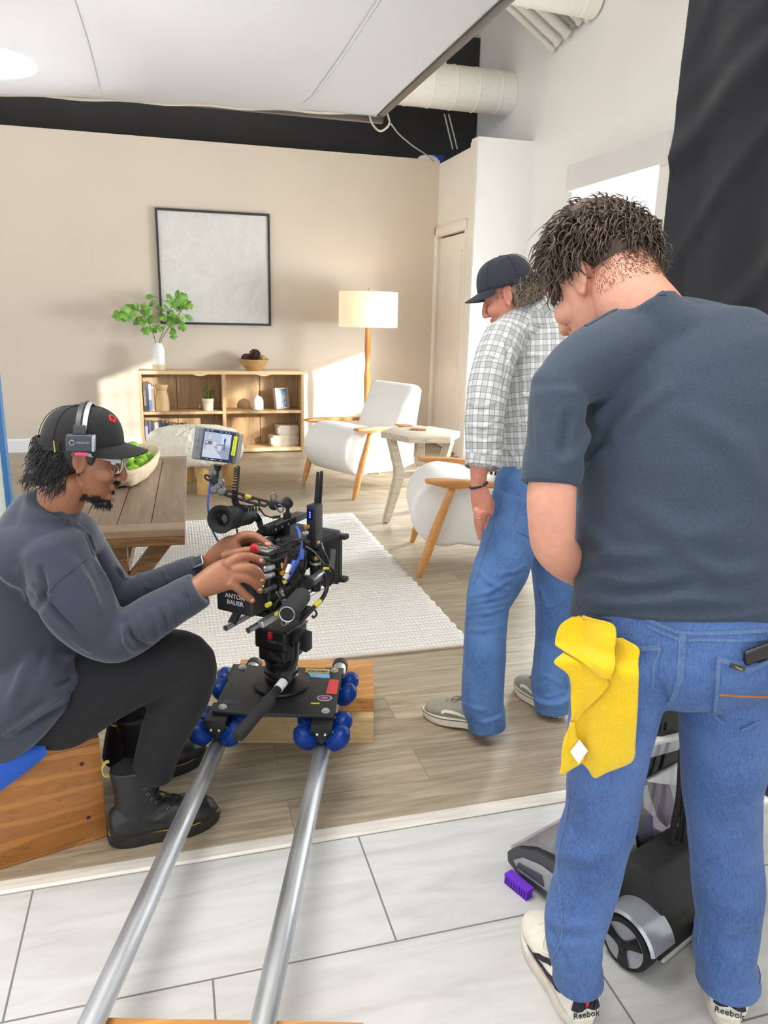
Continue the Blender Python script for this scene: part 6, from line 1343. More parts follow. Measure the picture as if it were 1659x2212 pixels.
me = fuse(m, .0055, 5)
folds(me, [([(1012, 1290), (1055, 1280), (1105, 1250)], .012, .008), ([(1015, 1310), (1055, 1303), (1100, 1290)], .010, -.007), ([(1008, 1330), (1050, 1325), (1095, 1310)], .012, .007), ([(1030, 1230), (1060, 1260), (1100, 1275)], .012, .007), ([(1080, 1240), (1110, 1235), (1135, 1220)], .012, .005), ([(1010, 1360), (1045, 1362), (1090, 1350)], .014, .005), ([(1005, 1520), (1040, 1535), (1085, 1515)], .012, .005), ([(1005, 1550), (1042, 1562), (1080, 1548)], .010, .006), ([(1155, 1260), (1170, 1275), (1185, 1320)], .012, .007), ([(1160, 1300), (1190, 1310), (1230, 1290)], .012, .005), ([(1150, 1470), (1180, 1460), (1215, 1480)], .012, .006), ([(1150, 1500), (1185, 1505), (1218, 1495)], .010, .006), ([(1068, 1130), (1080, 1180), (1070, 1220)], .014, .005)], .003, (10, 10, 10), 5)
leg_hem(me, C_legL, 9, .12); leg_hem(me, C_legR, 9, .12); jean_c = link_mesh('jeans', me, JNC, pc, 180); bvJ = BVHTree.FromPolygons([v.co+wloc(pc) for v in me.vertices], [p.vertices for p in me.polygons])
for pl, w in (([(1085, 1065), (1072, 1110), (1060, 1150), (1042, 1210), (1025, 1260)], .006), ([(1010, 1320), (1008, 1420), (1012, 1520), (1020, 1580)], .005), ([(1160, 1240), (1166, 1290), (1170, 1320), (1166, 1400), (1164, 1450), (1172, 1500)], .006), ([(1122, 1062), (1120, 1100), (1112, 1140), (1140, 1158)], .006)):
    seamA(pl, w, DEN2, 'seam', jean_c, bvJ)
# old-school canvas sneakers
SUE = M_plain('grey_suede', (150, 146, 134), .9, 0, .08, 150); CRM = M_plain('cream_rubber', (228, 220, 202), .6, 0, .04, 50); FOX = M_plain('dark_foxing_line', (60, 56, 54), .6); WST = M_plain('white_side_wave', (232, 228, 214), .5)
def sneaker(heel, toe, pitch, zh):
    d = V(toe)-V(heel); T = Matrix.Translation((heel[0], heel[1], zh)) @ Matrix.Rotation(math.atan2(d.y, d.x), 4, 'Z') @ Matrix.Rotation(pitch, 4, 'Y')
    root = bpy.data.objects.new('sneaker', None); COL.objects.link(root); root.parent = pc; root.location = T.translation-wloc(pc); L, W = .285, .104
    m = MB(T); sole(m, L, W, 0, .034, .985, 1.04); m.build('sole', CRM, root, smooth=50)
    m = MB(T); m.tube([(x, y, .0275) for x, y in sole_outline(L, W, 1.036, 60)], .0017, 6, closed=True); m.build('sole_line', FOX, root, smooth=180)
    m = MB(T); shoe_upper(m, L*.975, W*.97, .092, .052)
    for v_ in m.bm.verts: v_.co += T.to_3x3() @ V((.003, 0, .020))
    me = fuse(m, .0035, 4); link_mesh('upper', me, SUE, root, 180); bvx = BVHTree.FromPolygons([v.co+wloc(root) for v in root.children[-1].data.vertices], [p.vertices for p in me.polygons])
    def band(pts, w, mt, nm, th=.0016):
        H = []
        for p in spline(pts, 6): a, nr, i, dd = bvx.find_nearest(T @ V(p)); H.append((a, nr))
        rr = []; m = MB()
        for i, (p, n) in enumerate(H):
            t_ = (H[min(i+1, len(H)-1)][0]-H[max(i-1, 0)][0]); t_ = t_.normalized() if t_.length > 1e-6 else V((1, 0, 0)); s_ = t_.cross(n).normalized(); rr.append([p-s_*w/2-n*.002, p-s_*w*.45+n*th, p+s_*w*.45+n*th, p+s_*w/2-n*.002])
        m.rings(rr); m.build(nm, mt, root, smooth=60)
    for s in (1, -1): band([(.19, s*.06, .047), (.185, s*.06, .060), (.155, s*.06, .064), (.125, s*.06, .052), (.09, s*.06, .043), (.05, s*.06, .045), (.015, s*.05, .05)], .011, WST, 'side_wave')
    for i in range(5): x = .115+.021*i; band([(x, .026, .13), (x+.005, 0, .14), (x+.01, -.026, .13)], .006, SUE if i else FOX, 'lace', .005)
    m = MB(T); m.tube(spline([(.12, 0, .100), (.145, .022, .112), (.16, .03, .1), (.135, .012, .1), (.12, -.015, .108), (.14, -.032, .1)], 6), .003, 6); m.build('lace_bow', SUE, root)
    m = MB(T); m.box((-.0075, 0, .0135), (.004, .036, .017), None, .0015); m.build('heel_patch', FOX, root); m = MB(T); m.box((-.0088, 0, .0135), (.003, .032, .013), None, .001); m.build('heel_patch_face', CRM, root)
    m = MB(T); m.tube([(-.0108, -.012, .016), (-.0108, -.006, .011), (-.0108, 0, .016), (-.0108, .006, .011), (-.0108, .013, .016)], .0012, 5); m.build('heel_mark', FOX, root)
sneaker(FL(1072, 1588), FL(945, 1552), .07, .022); sneaker(FL(1208, 1556), FL(1112, 1477), .03, .01)
# grey hair below the cap, ear hair, eyebrow, cap, bracelet, ring
HRC = NT('grey_brown_hair'); v = HRC.coord(); f = HRC.noise(v, 160, 3); HRC.bsdf(HRC.ramp(f, [(.3, srgb(72, 60, 50)), (.7, srgb(164, 148, 128))]), .5, bump=f, bstr=.5, bdist=.004); HRC = HRC.m
m = MB(HT_C); m.ell((-.045, 0, .02), (.068, .082, .055)); m.ell((-.075, 0, -.01), (.05, .074, .04)); m.ell((-.05, 0, -.02), (.035, .076, .035))
me = fuse(m, .0045, 4); co, no = get_co(me), get_no(me); set_co(me, co+no*np.array([.008*mnoise.noise(V(tuple(c*38))) for c in co])[:, None]); hair_c = link_mesh('hair', me, HRC, pc, 180); q = random.Random(14)
m = MB(); roots = []
for i in range(420):
    a = q.uniform(PI*.58, PI*1.42); roots.append((HT_C @ V((-.03+.085*math.cos(a), .08*math.sin(a), q.uniform(-.03, .045))), HT_C.to_3x3() @ V((math.cos(a)*.6+q.uniform(-.5, .2), math.sin(a)*.7+q.uniform(-.4, .4), -.7))))
strands(m, roots, .030, .0021, .010, .1, 6, 9, 4); m.build('hair_curls', HRC, hair_c, smooth=180)
m = MB(); roots = [(HT_C @ V((.02+q.uniform(-.015, .018), s*.073, q.uniform(0, .035))), HT_C.to_3x3() @ V((.3, 0, -1))) for s in (1, -1) for i in range(50)]; strands(m, roots, .008, .0006, .0015, 0, 7, 4, 3); m.build('sideburns', HRC, hair_c, smooth=180)
NAVC = M_cloth('navy_cap_cotton', (38, 42, 52), .2, 420, .9, .25, .1)
cap(HT_C, pc, NAVC, tilt=-.06, k=1.05, zoff=.044, bl=.70)
wc = PY(1034, 1048, 2.264); wd = (PY(1036, 1070, 2.26)-PY(1034, 1020, 2.27)).normalized(); x, y, _ = frame_from(wd+V((.25, 0, .1)))
m = MB(); m.tube([wc+(x*math.cos(a)+y*math.sin(a))*.029 for a in np.linspace(0, 2*PI, 30, endpoint=False)], .0042, 8, closed=True); br = m.build('bracelet', M_plain('dark_cord', (44, 36, 52), .6), pc, smooth=180)
m = MB(); p = wc+((EYEP-wc).normalized())*.031; m.ell(p, (.0055, .0055, .005)); m.ell(p+RT*.009, (.004, .004, .004)); m.build('bracelet_bead', BRS, br, smooth=180)
wc = PY(1035, 1119, 2.245); x, y, _ = frame_from(PY(1035, 1126, 2.245)-PY(1036, 1104, 2.245)); m = MB(); m.tube([wc+(x*math.cos(a)+y*math.sin(a))*.0112 for a in np.linspace(0, 2*PI, 24, endpoint=False)], .0016, 8, closed=True); m.build('ring', M_plain('gold_ring', (220, 190, 130), .2, 1), pc, smooth=180)
# ================================================================== FILM GEAR: rails, boxes, dolly, head, camera
def ppr(m, px, Y, d, bev=.002):
    """plate with a photo outline standing in the plane y = Y, d thick towards the back"""
    P = [PY(x, y, Y) for x, y in px]; n = len(P); a = [m._v(p) for p in P]; b = [m._v(p+V((0, d, 0))) for p in P]
    m.bm.faces.new(a); m.bm.faces.new(list(reversed(b)))
    for i in range(n): m.bm.faces.new((a[i], b[i], b[(i+1) % n], a[(i+1) % n]))
    m._bev(a+b, bev, 2); return m
BK = M_plain('black_anodised', (26, 26, 28), .38, .2, .15, 60); BK2 = M_plain('black_plastic', (34, 34, 36), .55, 0, .1, 80); BKR = M_plain('black_rubber', (24, 24, 25), .8); STEEL = M_plain('bright_steel', (214, 216, 220), .3, .75, .06, 60); GREY = M_plain('grey_metal', (120, 120, 122), .4, .8); FOAM = M_plain('black_foam', (40, 42, 44), .95, 0, .2, 300, .3)
YTAPE = M_plain('yellow_tape', (206, 196, 52), .6); BLUEC = M_plain('blue_cable', (60, 92, 176), .45); REDP = M_plain('red_plastic', (190, 36, 44), .4); GOLD = M_plain('gold_connector', (206, 170, 90), .3, .9)
t = NT('brushed_rail_steel'); v = t.coord((30, 30, 1.2)); f = t.noise(v, 3, 5); g = t.noise(t.coord((6, 6, 2)), 2, 4)
t.bsdf(t.ramp(f, [(.3, srgb(178, 180, 182)), (.7, srgb(214, 216, 218))]), t.ramp(g, [(.35, (.36,)*3+(1,)), (.7, (.55,)*3+(1,))]), .92, bump=f, bstr=.06, bdist=.001); RAILM = t.m
BLW = NT('blue_polyurethane'); BLW.bsdf(srgb(14, 66, 160), .32, **{'Transmission Weight': .5, 'IOR': 1.3}); BLW = BLW.m
ZR, RR = .176, .0245
for (xn, yn, xf, yf, lab) in ((197, 2212, 475, 1600, 'left of the two steel dolly rails running toward the camera dolly'), (568, 2212, 700, 1600, 'right of the two steel dolly rails running toward the camera dolly')):
    A, B = FL(xn, yn, ZR), FL(xf, yf, ZR); d = (B-A).normalized(); A2 = A-d*.75; B2 = B+d*.50
    o_ = bpy.data.objects.new('dolly_rail', None); COL.objects.link(o_); o_.location = (A2.x, A2.y, 0); tag(o_, lab, 'rail', 'steel dolly rails')
    L = (B2-A2).length; T = Matrix((V((d.y, -d.x, 0)), V((0, 0, 1)), d)).transposed().to_4x4(); T.translation = A2
    m = MB(); m.pipe((0, 0, 0), (0, 0, L), RR, RR-.003, 40); me_ = m.build('tube', RAILM, None, smooth=40, keep=True); me_.parent = o_; me_.matrix_local = Matrix.Translation(-o_.location) @ T @ Matrix.Translation(me_.location)
    m = MB(); m.cyl(B2-d*.004, B2+d*.03, RR+.004, n=28, bev=.004); m.build('end_plug', BK2, o_)
RD = (FL(475, 1600, ZR)-FL(197, 2212, ZR)); RD.z = 0; RD.normalize(); RX = V((RD.y, -RD.x, 0))
# apple boxes
PLY = M_wood('varnished_ply', (140, 88, 40), (172, 116, 60), (1.6, 1.6, 5), .35, 3, knots=True); PLY2 = M_wood('varnished_ply_top', (170, 116, 60), (194, 140, 80), (1.5, 6, 6), .4, 2, knots=True); BEI = M_wood('raw_beige_wood', (190, 160, 112), (214, 188, 142), (1.2, 14, 14), .6, 2)
def wbox(c, d, rz, mt, name, lab, grp=None, z0=0, hole=None):
    """box of five boards with a hand slot in one end"""
    L, W, H = d; root = thing(name, lab, 'wooden box', (c[0], c[1], z0), 0, grp); T = TRS((c[0], c[1], z0), rz); tk = .018
    for lo, hi, nm in (((-L/2, -W/2, H-tk), (L/2, W/2, H), 'top_board'), ((-L/2, -W/2, 0), (L/2, W/2, tk*.7), 'bottom_board'), ((-L/2, -W/2, tk*.7), (L/2, -W/2+tk, H-tk), 'side_board'), ((-L/2, W/2-tk, tk*.7), (L/2, W/2, H-tk), 'side_board'), ((-L/2, -W/2+tk, tk*.7), (-L/2+tk, W/2-tk, H-tk), 'end_board'), ((L/2-tk, -W/2+tk, tk*.7), (L/2, W/2-tk, H-tk), 'end_board')):
        m = MB(T); m.box2(lo, hi, .0025); m.build(nm, mt, root)
    return root, T
a1, a2 = FL(490, 1606), FL(806, 1606); ad = (a2-a1).normalized(); an = V((-ad.y, ad.x, 0)); arz = math.atan2(ad.y, ad.x); cb1 = (a1+a2)/2+an*.1525
wbox(cb1, (.508, .305, .1005), arz, BEI, 'apple_box', 'beige half height apple box on the floor under the dolly, lower of its stack', 'wooden apple boxes')
b1 = FL(808, 1537, .101); wbox(b1-ad*.254+an*.1525, (.508, .305, .0505), arz, PLY2, 'apple_box', 'brown pancake apple box on top of the beige one, supporting the rail ends', 'wooden apple boxes', .101)
f1, f2 = FL(232, 2198, .15), FL(760, 2208, .15); fd = (f2-f1).normalized(); fn = V((-fd.y, fd.x, 0))
wbox((f1+f2)/2-fn*.1525, (.508, .305, .151), math.atan2(fd.y, fd.x), PLY2, 'apple_box', 'brown apple box at the bottom edge of the photo under the near rail ends', 'wooden apple boxes')
s1, s2 = FL(0, 1880), FL(232, 1808); sd = (s2-s1).normalized(); sn = V((-sd.y, sd.x, 0)); sc_ = s2-sd*.30+sn*.15; srz = math.atan2(sd.y, sd.x)
rt, T = wbox(sc_, (.60, .30, .318), srz, PLY, 'apple_box', 'tall varnished brown box the seated operator sits on', 'wooden apple boxes')
for x, z in ((.25, .25), (.255, .08)): m = MB(T); m.cyl((x, -.1505, z), (x, -.148, z), .006, n=14); m.build('screw_hole', M_plain('dark_hole', (60, 36, 18), .8), rt)
m = MB(TRS((sc_.x, sc_.y, .319), srz)); me_c = []
m.rings([[V((x, y, z)) for y, z in ((-.163, -.10*f_), (-.172, -.05*f_), (-.165, .012), (-.12, .03), (.1, .03), (.15, .015), (.152, .001), (-.145, .001), (-.1515, -.05*f_), (-.153, -.10*f_))] for x, f_ in ((-.33, 1.9), (-.15, 1.55), (-.02, 1.1), (.06, .72), (.12, .4), (.165, .05))]); o = m.build('seat_cushion', M_cloth('blue_seat_cloth', (24, 82, 178), .12, 400, .8), smooth=60); tag(o, 'bright blue seat pad draped over the brown box under the seated operator', 'seat pad')
# skateboard dolly
ZP = .285; q00, q10, q11, q01 = FL(458, 1540, ZP), FL(719, 1542, ZP), FL(745, 1440, ZP), FL(505, 1440, ZP)
pcn = (q00+q10+q11+q01)/4; pw = ((q10-q00).length+(q11-q01).length)/2; pl = ((q01-q00).length+(q11-q10).length)/2
dly = thing('camera_dolly', 'black flat dolly platform with blue skate wheels riding on the steel rails', 'dolly', (pcn.x, pcn.y, ZR+RR)); DT = TRS((pcn.x, pcn.y, ZP), math.atan2(RX.y, RX.x))
m = MB(DT); m.box2((-pw/2, -pl/2, -.012), (pw/2, pl/2, 0), .003); m.build('platform', M_plain('black_platform', (38, 38, 40), .42, .1, .1, 120), dly)
for sx_ in (-1, 1):
    for sy_ in (-1, 1):
        m = MB(DT); c = (sx_*(pw/2-.028), sy_*(pl/2-.022), 0); m.cyl((c[0], c[1], .0005), (c[0], c[1], .003), .013, n=24); m.cyl((c[0], c[1], .003), (c[0], c[1], .008), .0105, n=6); m.build('bolt', STEEL, dly)
for (xn, yn, xf, yf) in ((197, 2212, 475, 1600), (568, 2212, 700, 1600)):
    A, B = FL(xn, yn, ZR), FL(xf, yf, ZR); d = (B-A).normalized(); s0 = (pcn-A).dot(d)
    for off in (-pl/2+.0, pl/2-.045):
        c = A+d*(s0+off); c.z = ZR; br_ = None
        Tb = Matrix((RX, d, V((0, 0, 1)))).transposed().to_4x4(); Tb.translation = c
        m = MB(Tb); m.prism([(-.032, ZP-.012-ZR), (.032, ZP-.012-ZR), (.032, .058), (.0, .032), (-.032, .058)], .11, (0, .075, 0), (1, 0, 0), (0, 0, 1), .002); br_ = m.build('truck', BK, dly)
        for wy in (-.022, .062):
            for s in (-1, 1):
                ax = V((s*.7, 0, .7)); cw = V((s*.0425, wy, .0425)); u = V((s*.70, 0, -.70)).normalized()
                # wheel axis lies across the rail at 45 degrees, tread on the tube
                an_ = V((s*.7071, 0, -.7071)); cen = V((s*.0485, wy, .0485)); m = MB(Tb)
                m.lathe([(.007, -.025), (.025, -.026), (.028, -.0245), (.0395, -.0125), (.041, -.0095), (.041, .0095), (.0395, .0125), (.028, .0245), (.025, .026), (.007, .025)], cen, an_, 32); w_ = None
                wh = m.build('wheel', BLW, dly, smooth=40)
                m = MB(Tb); m.cyl(cen-an_*.028, cen+an_*.030, .006, n=14); m.cyl(cen+an_*.027, cen+an_*.031, .010, n=6); m.build('axle', STEEL, dly)
    for b_ in (0,):
        c = A+d*(s0-pl/2-.015); Tb = Matrix((RX, d, V((0, 0, 1)))).transposed().to_4x4(); Tb.translation = V((c.x, c.y, ZR))
        for s in (-1, 1): m = MB(Tb); m.ell((s*.012, -.022, .066), (.0045, .003, .0045)); m.build('screw', STEEL, dly)
def deck(px, th, mt, nm):
    P = [FL(x, y, ZP+.0004) for x, y in px]; m = MB(); n = len(P); a = [m._v(p) for p in P]; b = [m._v(p+V((0, 0, th))) for p in P]; m.bm.faces.new(b); m.bm.faces.new(list(reversed(a)))
    for i in range(n): m.bm.faces.new((a[i], a[(i+1) % n], b[(i+1) % n], b[i]))
    m.build(nm, mt, dly)
deck([(661, 1444), (713, 1446), (711, 1455), (659, 1453)], .0012, M_plain('gold_plate', (196, 168, 98), .5), 'name_plate'); deck([(665, 1453), (712, 1456), (712, 1465), (672, 1463)], .0006, M_plain('light_blue_tape', (122, 182, 226), .6), 'blue_tape_piece'); deck([(712, 1468), (732, 1469), (727, 1500), (704, 1498)], .0006, M_plain('red_tape', (216, 66, 66), .6), 'red_tape_piece')
deck([(701+16*math.cos(a), 1508+6.5*math.sin(a)) for a in np.linspace(0, 2*PI, 24, endpoint=False)], .0006, M_plain('sticker_white', (206, 206, 220), .5), 'round_sticker'); deck([(701+14*math.cos(a), 1508+5.4*math.sin(a)) for a in np.linspace(0, 2*PI, 24, endpoint=False)], .0009, M_plain('sticker_navy', (58, 62, 120), .5), 'round_sticker_ring'); deck([(701+8*math.cos(a), 1508+3*math.sin(a)) for a in np.linspace(0, 2*PI, 16, endpoint=False)], .0012, M_plain('sticker_pink', (196, 90, 110), .5), 'round_sticker_centre')
deck([(672, 1518), (691, 1518), (690, 1521), (671, 1521)], .0006, YTAPE, 'yellow_label'); deck([(498+26*math.cos(a), 1516+5*math.sin(a)) for a in np.linspace(0, 2*PI, 20, endpoint=False)], .0003, M_plain('faint_blue_print', (48, 54, 76), .5), 'faded_print')
m = MB(); deck([(499, 1477), (503, 1477), (503, 1480), (499, 1480)], .0004, M_plain('hole_black', (8, 8, 8), .9), 'screw_hole')
TT = plane_T(FL(686, 1450, ZP+.0022), V((0, 0, 1)), RD); text_mesh('WAYWEST', .014, TT, 'lettering', INK, dly); 
# fluid head on its dish
hx = FL(608, 1480, ZP); fh = thing('fluid_head', 'black fluid head with a long pan handle bolted to the dolly platform', 'tripod head', tuple(hx)); z = ZP
m = MB(); m.lathe([(0, .001), (.086, .001), (.089, .006), (.087, .012), (.06, .016), (.045, .02), (0, .02)], hx, n=64); m.build('mounting_dish', BK, fh)
m = MB(); m.lathe([(0, .02), (.050, .02), (.053, .026), (.053, .04), (.049, .043), (.051, .047), (.054, .05), (.054, .062), (.050, .066), (.050, .085), (.053, .09), (.053, .10), (0, .10)], hx, n=64); m.build('levelling_ring', BK, fh)
m = MB()
for k in range(40): a = k*2*PI/40; m.box((hx.x+.0535*math.cos(a), hx.y+.0535*math.sin(a), z+.056), (.003, .004, .012), Rz(a))
m.build('grip_ridges', BKR, fh)
cyaw = math.radians(42); CF = V((math.sin(cyaw), math.cos(cyaw), 0)); CL = V((-CF.y, CF.x, 0)); HT_ = Matrix((CF, CL, V((0, 0, 1)))).transposed().to_4x4(); HT_.translation = V((hx.x, hx.y, z))
m = MB(HT_); m.box2((-.055, -.052, .10), (.055, .052, .155), .016, 4); m.box2((-.062, -.060, .145), (.065, .060, .215), .014, 4); m.build('body', BK, fh)
m = MB(HT_); m.cyl((.0, -.058, .18), (.0, -.085, .18), .034, n=36, bev=.005); m.build('tilt_dial', BK2, fh)
m = MB(HT_); m.box((.01, -.092, .17), (.035, .018, .06), None, .004); m.build('counterbalance_box', BK2, fh)
m = MB(HT_); m.box((-.066, -.005, .20), (.010, .014, .022), None, .003); m.build('red_lever', REDP, fh); m = MB(HT_); m.box((.068, -.05, .205), (.016, .008, .008), None, .002); m.build('red_lever', REDP, fh)
m = MB(HT_); m.box((-.058, -.018, .128), (.012, .05, .02), Matrix.Rotation(.5, 3, 'X'), .005); m.build('brake_lever', BK2, fh)
tp = plane_T(HT_ @ V((-.0625, -.020, .178)), -CF, V((0, 0, 1))); text_mesh('VIDEO 20', .013, tp, 'lettering', M_plain('grey_print', (92, 92, 94), .6), fh)
ha, hb, hc_, hd, he = PY(640, 1390, 2.12), PY(636, 1432, 2.06), PY(618, 1466, 2.0), PY(583, 1510, 1.93), PY(512, 1592, 1.80)
m = MB(); m.tube(spline([ha, hb, hc_], 6), .010, 14); m.tube([hc_, hd], .0125, 16); m.build('pan_bar', BK, fh)
m = MB(); dd_ = (hc_-hb).normalized(); m.tube([hb.lerp(hc_, .85), hc_.lerp(hd, .12)], .017, 18); m.build('bar_clamp', BK2, fh)
m = MB(); m.tube([hc_.lerp(hd, .16), hc_.lerp(hd, .52)], .0137, 18); m.build('white_label', M_plain('off_white_tape', (206, 208, 206), .6), fh)
m = MB(); g0, g1 = hd.lerp(he, -.04), he; m.tube([g0.lerp(g1, k) for k in (0, .03, .08, .5, .9, .97, 1)], [.012, .016, .018, .017, .0185, .018, .013], 20); m.build('rubber_grip', BKR, fh)
# cinema camera
O_ = PD(560, 1300, 2.10); KT = Matrix((CF, CL, V((0, 0, 1)))).transposed().to_4x4(); KT.translation = O_; KI = KT.inverted()
cam_r = thing('cinema_camera', 'black cinema camera rig with monitor, eyepiece, antennas and many cables on the fluid head', 'film camera', tuple(HT_ @ V((0, 0, .215))))
def kp(x, y, v): 
    """point in the camera's lengthwise plane local-y = v seen at photo pixel (x, y)"""
    d = ray(x, y); o, dl = KI @ EYEP, KI.to_3x3() @ d; return EYEP+d*((v-o.y)/dl.y)
def kb(lo, hi, nm, mt, bev=.003, par=None, seg=2): m = MB(KT); m.box2(lo, hi, bev, seg); return m.build(nm, mt, par or cam_r)
def kc(p0, p1, r, nm, mt, par=None, n=20, bev=0): m = MB(); m.cyl(p0, p1, r, n=n, bev=bev); return m.build(nm, mt, par or cam_r)
bat = kb((-.035, -.002, -.036), (.040, .122, .085), 'battery', BK2, .010, None, 4)
tp = plane_T(KT @ V((-.0358, .056, .006)), -CF, V((0, 0, 1))); text_mesh('ANTON\nBAUER', .0185, tp, 'lettering', M_plain('white_print', (226, 226, 226), .5), bat)
kb((.040, -.004, -.030), (.052, .124, .118), 'battery_plate', GREY, .002)
body = kb((.052, .0, -.002), (.235, .122, .108), 'camera_body', BK, .006); kb((.065, .006, .108), (.22, .116, .118), 'top_plate', BK2, .002)
kb((.075, .02, .118), (.14, .10, .1225), 'control_panel', M_plain('pale_panel', (188, 190, 186), .4), .002); 
for k in range(4): kb((.10+k*.016, .008, .118), (.108+k*.016, .04, .1245), 'cooling_fin', GREY, .001)
kc(PY(548, 1187, 2.03), PY(549, 1181, 2.05), .011, 'red_button', REDP, bev=.003)
kb((.09, -.004, .012), (.20, .001, .11), 'side_panel', BK2, .002)
kb((.07, .01, -.058), (.30, .112, -.040), 'base_plate', BK, .003); kb((.06, .02, -.075), (.25, .10, -.058), 'dovetail_plate', BK, .002)
kb((.0, -.012, -.076), (.22, .008, -.058), 'grey_rail_bar', STEEL, .002)
for v_, x0, y0, x1, y1 in ((.125, 487, 1357, 580, 1300), (.055, 536, 1362, 625, 1306), (-.03, 612, 1346, 680, 1300)):
    a_, b_ = kp(x0, y0, v_), kp(x1, y1, v_); d_ = CF; m = MB(); m.pipe(a_, a_+d_*(.42 if v_ > 0 else .13), .0090, .0066, 20); m.build('support_rod', STEEL, cam_r)
# lens and matte box
m = MB(KT); m.lathe([(0, 0), (.044, 0), (.046, .01), (.046, .03), (.042, .035), (.045, .04), (.045, .07), (.041, .075), (.047, .08), (.047, .105), (0, .105)], (.235, .066, .035), (1, 0, 0), 48); m.build('lens', BK, cam_r)
m = MB(KT); 
for xz in (.262, .296): m.lathe([(.046, 0), (.0485, .002), (.0485, .012), (.046, .014)], (xz, .066, .035), (1, 0, 0), 80, cap=False)
m.build('focus_gear', BKR, cam_r)
mb_ = []; cy_, cz_ = .072, .018
def rect(x, hy, hz): return [V((x, cy_+a*hy, cz_+b*hz)) for a, b in ((-1, -.86), (-.9, -1), (.9, -1), (1, -.86), (1, .86), (.9, 1), (-.9, 1), (-1, .86))]
m = MB(KT); m.rings([rect(.315, .055, .055), rect(.33, .075, .072), rect(.335, .080, .078), rect(.395, .098, .086), rect(.40, .102, .090), rect(.415, .102, .090), rect(.415, .094, .083), rect(.34, .07, .066), rect(.315, .047, .047)], closed=True); mbx = m.build('matte_box', BK2, cam_r, smooth=25)
for a_, b_ in ((-1, .82), (-1, -.82), (1, .82), (1, -.82), (0, 1.02)):
    m = MB(KT); m.box((.412, cy_+a_*.110 if a_ else cy_, cz_+b_*.088), (.028, .022, .016), None, .003); m.build('flag_clamp', BK2, mbx)
m = MB(); A = [kp(716, 1185, -.045), kp(726, 1187, -.045), kp(722, 1232, -.045), kp(712, 1236, -.045)]; m.raw(A+[a-CL*-.002 for a in A], [(0, 1, 2, 3), (7, 6, 5, 4), (0, 4, 5, 1), (1, 5, 6, 2), (2, 6, 7, 3), (3, 7, 4, 0)]); m.build('data_label', M_plain('grey_label', (96, 96, 92), .6), mbx)
# top handle, its post, monitor arm
m = MB(); a_, b_ = kp(573, 1146, .06), kp(651, 1113, .06); Lh = (b_-a_).length; dh = (b_-a_).normalized(); uh = CL.cross(dh)*-1; uh = uh if uh.z > 0 else -uh; TH = Matrix((dh, CL, uh)).transposed().to_4x4(); TH.translation = a_
m = MB(TH); m.box2((0, -.016, -.010), (Lh, .016, .012), .003); hnd = m.build('top_handle', BK, cam_r)
m = MB(TH); m.box2((.03, -.018, .010), (Lh*1.02, -.014, .0135), .001); m.box2((Lh*.72, -.0175, -.008), (Lh*1.02, -.016, .012)); m.build('handle_edge', GREY, hnd)
for k in range(7): m = MB(TH); m.cyl((.012+k*.017, -.0155, -.002), (.012+k*.017, -.0178, -.002), .003, n=10); m.build('thread_hole', STEEL if k % 2 else INK, hnd)
a_ = kp(612, 1168, .06); m = MB(KT); pz = KI @ kp(612, 1130, .06); m.box2((pz.x-.012, .046, .116), (pz.x+.016, .074, pz.z), .003); m.build('handle_post', BK, cam_r)
m = MB(KT); m.lathe([(0, .0), (.04, 0), (.042, .004), (.04, .012), (.03, .016), (0, .016)], (pz.x-.005, .06, .117), n=36); m.build('mount_disc', BK2, cam_r)
arm = bpy.data.objects.new('monitor_arm', None); COL.objects.link(arm); arm.parent = cam_r; arm.location = kp(621, 1118, .06)-wloc(cam_r)
Ya_ = kp(621, 1105, .06).y
def ap(x, y, dy=0): return PY(x, y, Ya_+dy)
kc(ap(621, 1120), ap(621, 1108), .013, 'ball_base', BK, arm, 8); kc(ap(621, 1110), ap(622, 1094), .006, 'ball_stem', BK, arm)
for (x, y, r, mt) in ((621, 1086, .0165, BK), (591, 1090, .0155, BK)):
    m = MB(); c = ap(x, y); m.cyl(c-V((0, .012, 0)), c+V((0, .014, 0)), r, n=28, bev=.003); m.cyl(c-V((0, .0135, 0)), c-V((0, .011, 0)), r*.45, n=20, bev=.001); j = m.build('ball_joint', mt, arm)
m = MB(); m.cyl(ap(596, 1090), ap(616, 1086), .010, n=14); m.build('joint_link', BK, arm)
for P in ([(592, 1086), (585, 1075), (586, 1068), (594, 1066), (597, 1074), (596, 1086)], [(594, 1092), (599, 1100), (606, 1106), (612, 1100), (608, 1092), (600, 1090)]):
    m = MB(); m.tube(spline([ap(x, y, -.012) for x, y in P], 5), .0028, 6); m.build('wing_knob', GREY, arm, smooth=180)
m = MB(); tA, tB = [(486, 1069), (492, 1060), (520, 1067), (560, 1079), (576, 1083), (582, 1088)], [(486, 1069), (502, 1074), (540, 1085), (572, 1093), (582, 1088)]
for P in (tA, tB): m.tube([ap(x, y, -.03) for x, y in P], .0042, 8)
for x0, y0, x1, y1 in ((522, 1068, 530, 1081), (530, 1081, 552, 1077), (556, 1078, 564, 1090)): m.tube([ap(x0, y0, -.03), ap(x1, y1, -.03)], .0028, 6)
m.build('truss_bar', M_plain('bronze_black', (52, 42, 38), .4, .4), arm, smooth=60); m = MB(); m.tube([ap(529, 1070, -.03), ap(542, 1073.5, -.03)], .0049, 8); m.build('tape_mark', YTAPE, arm)
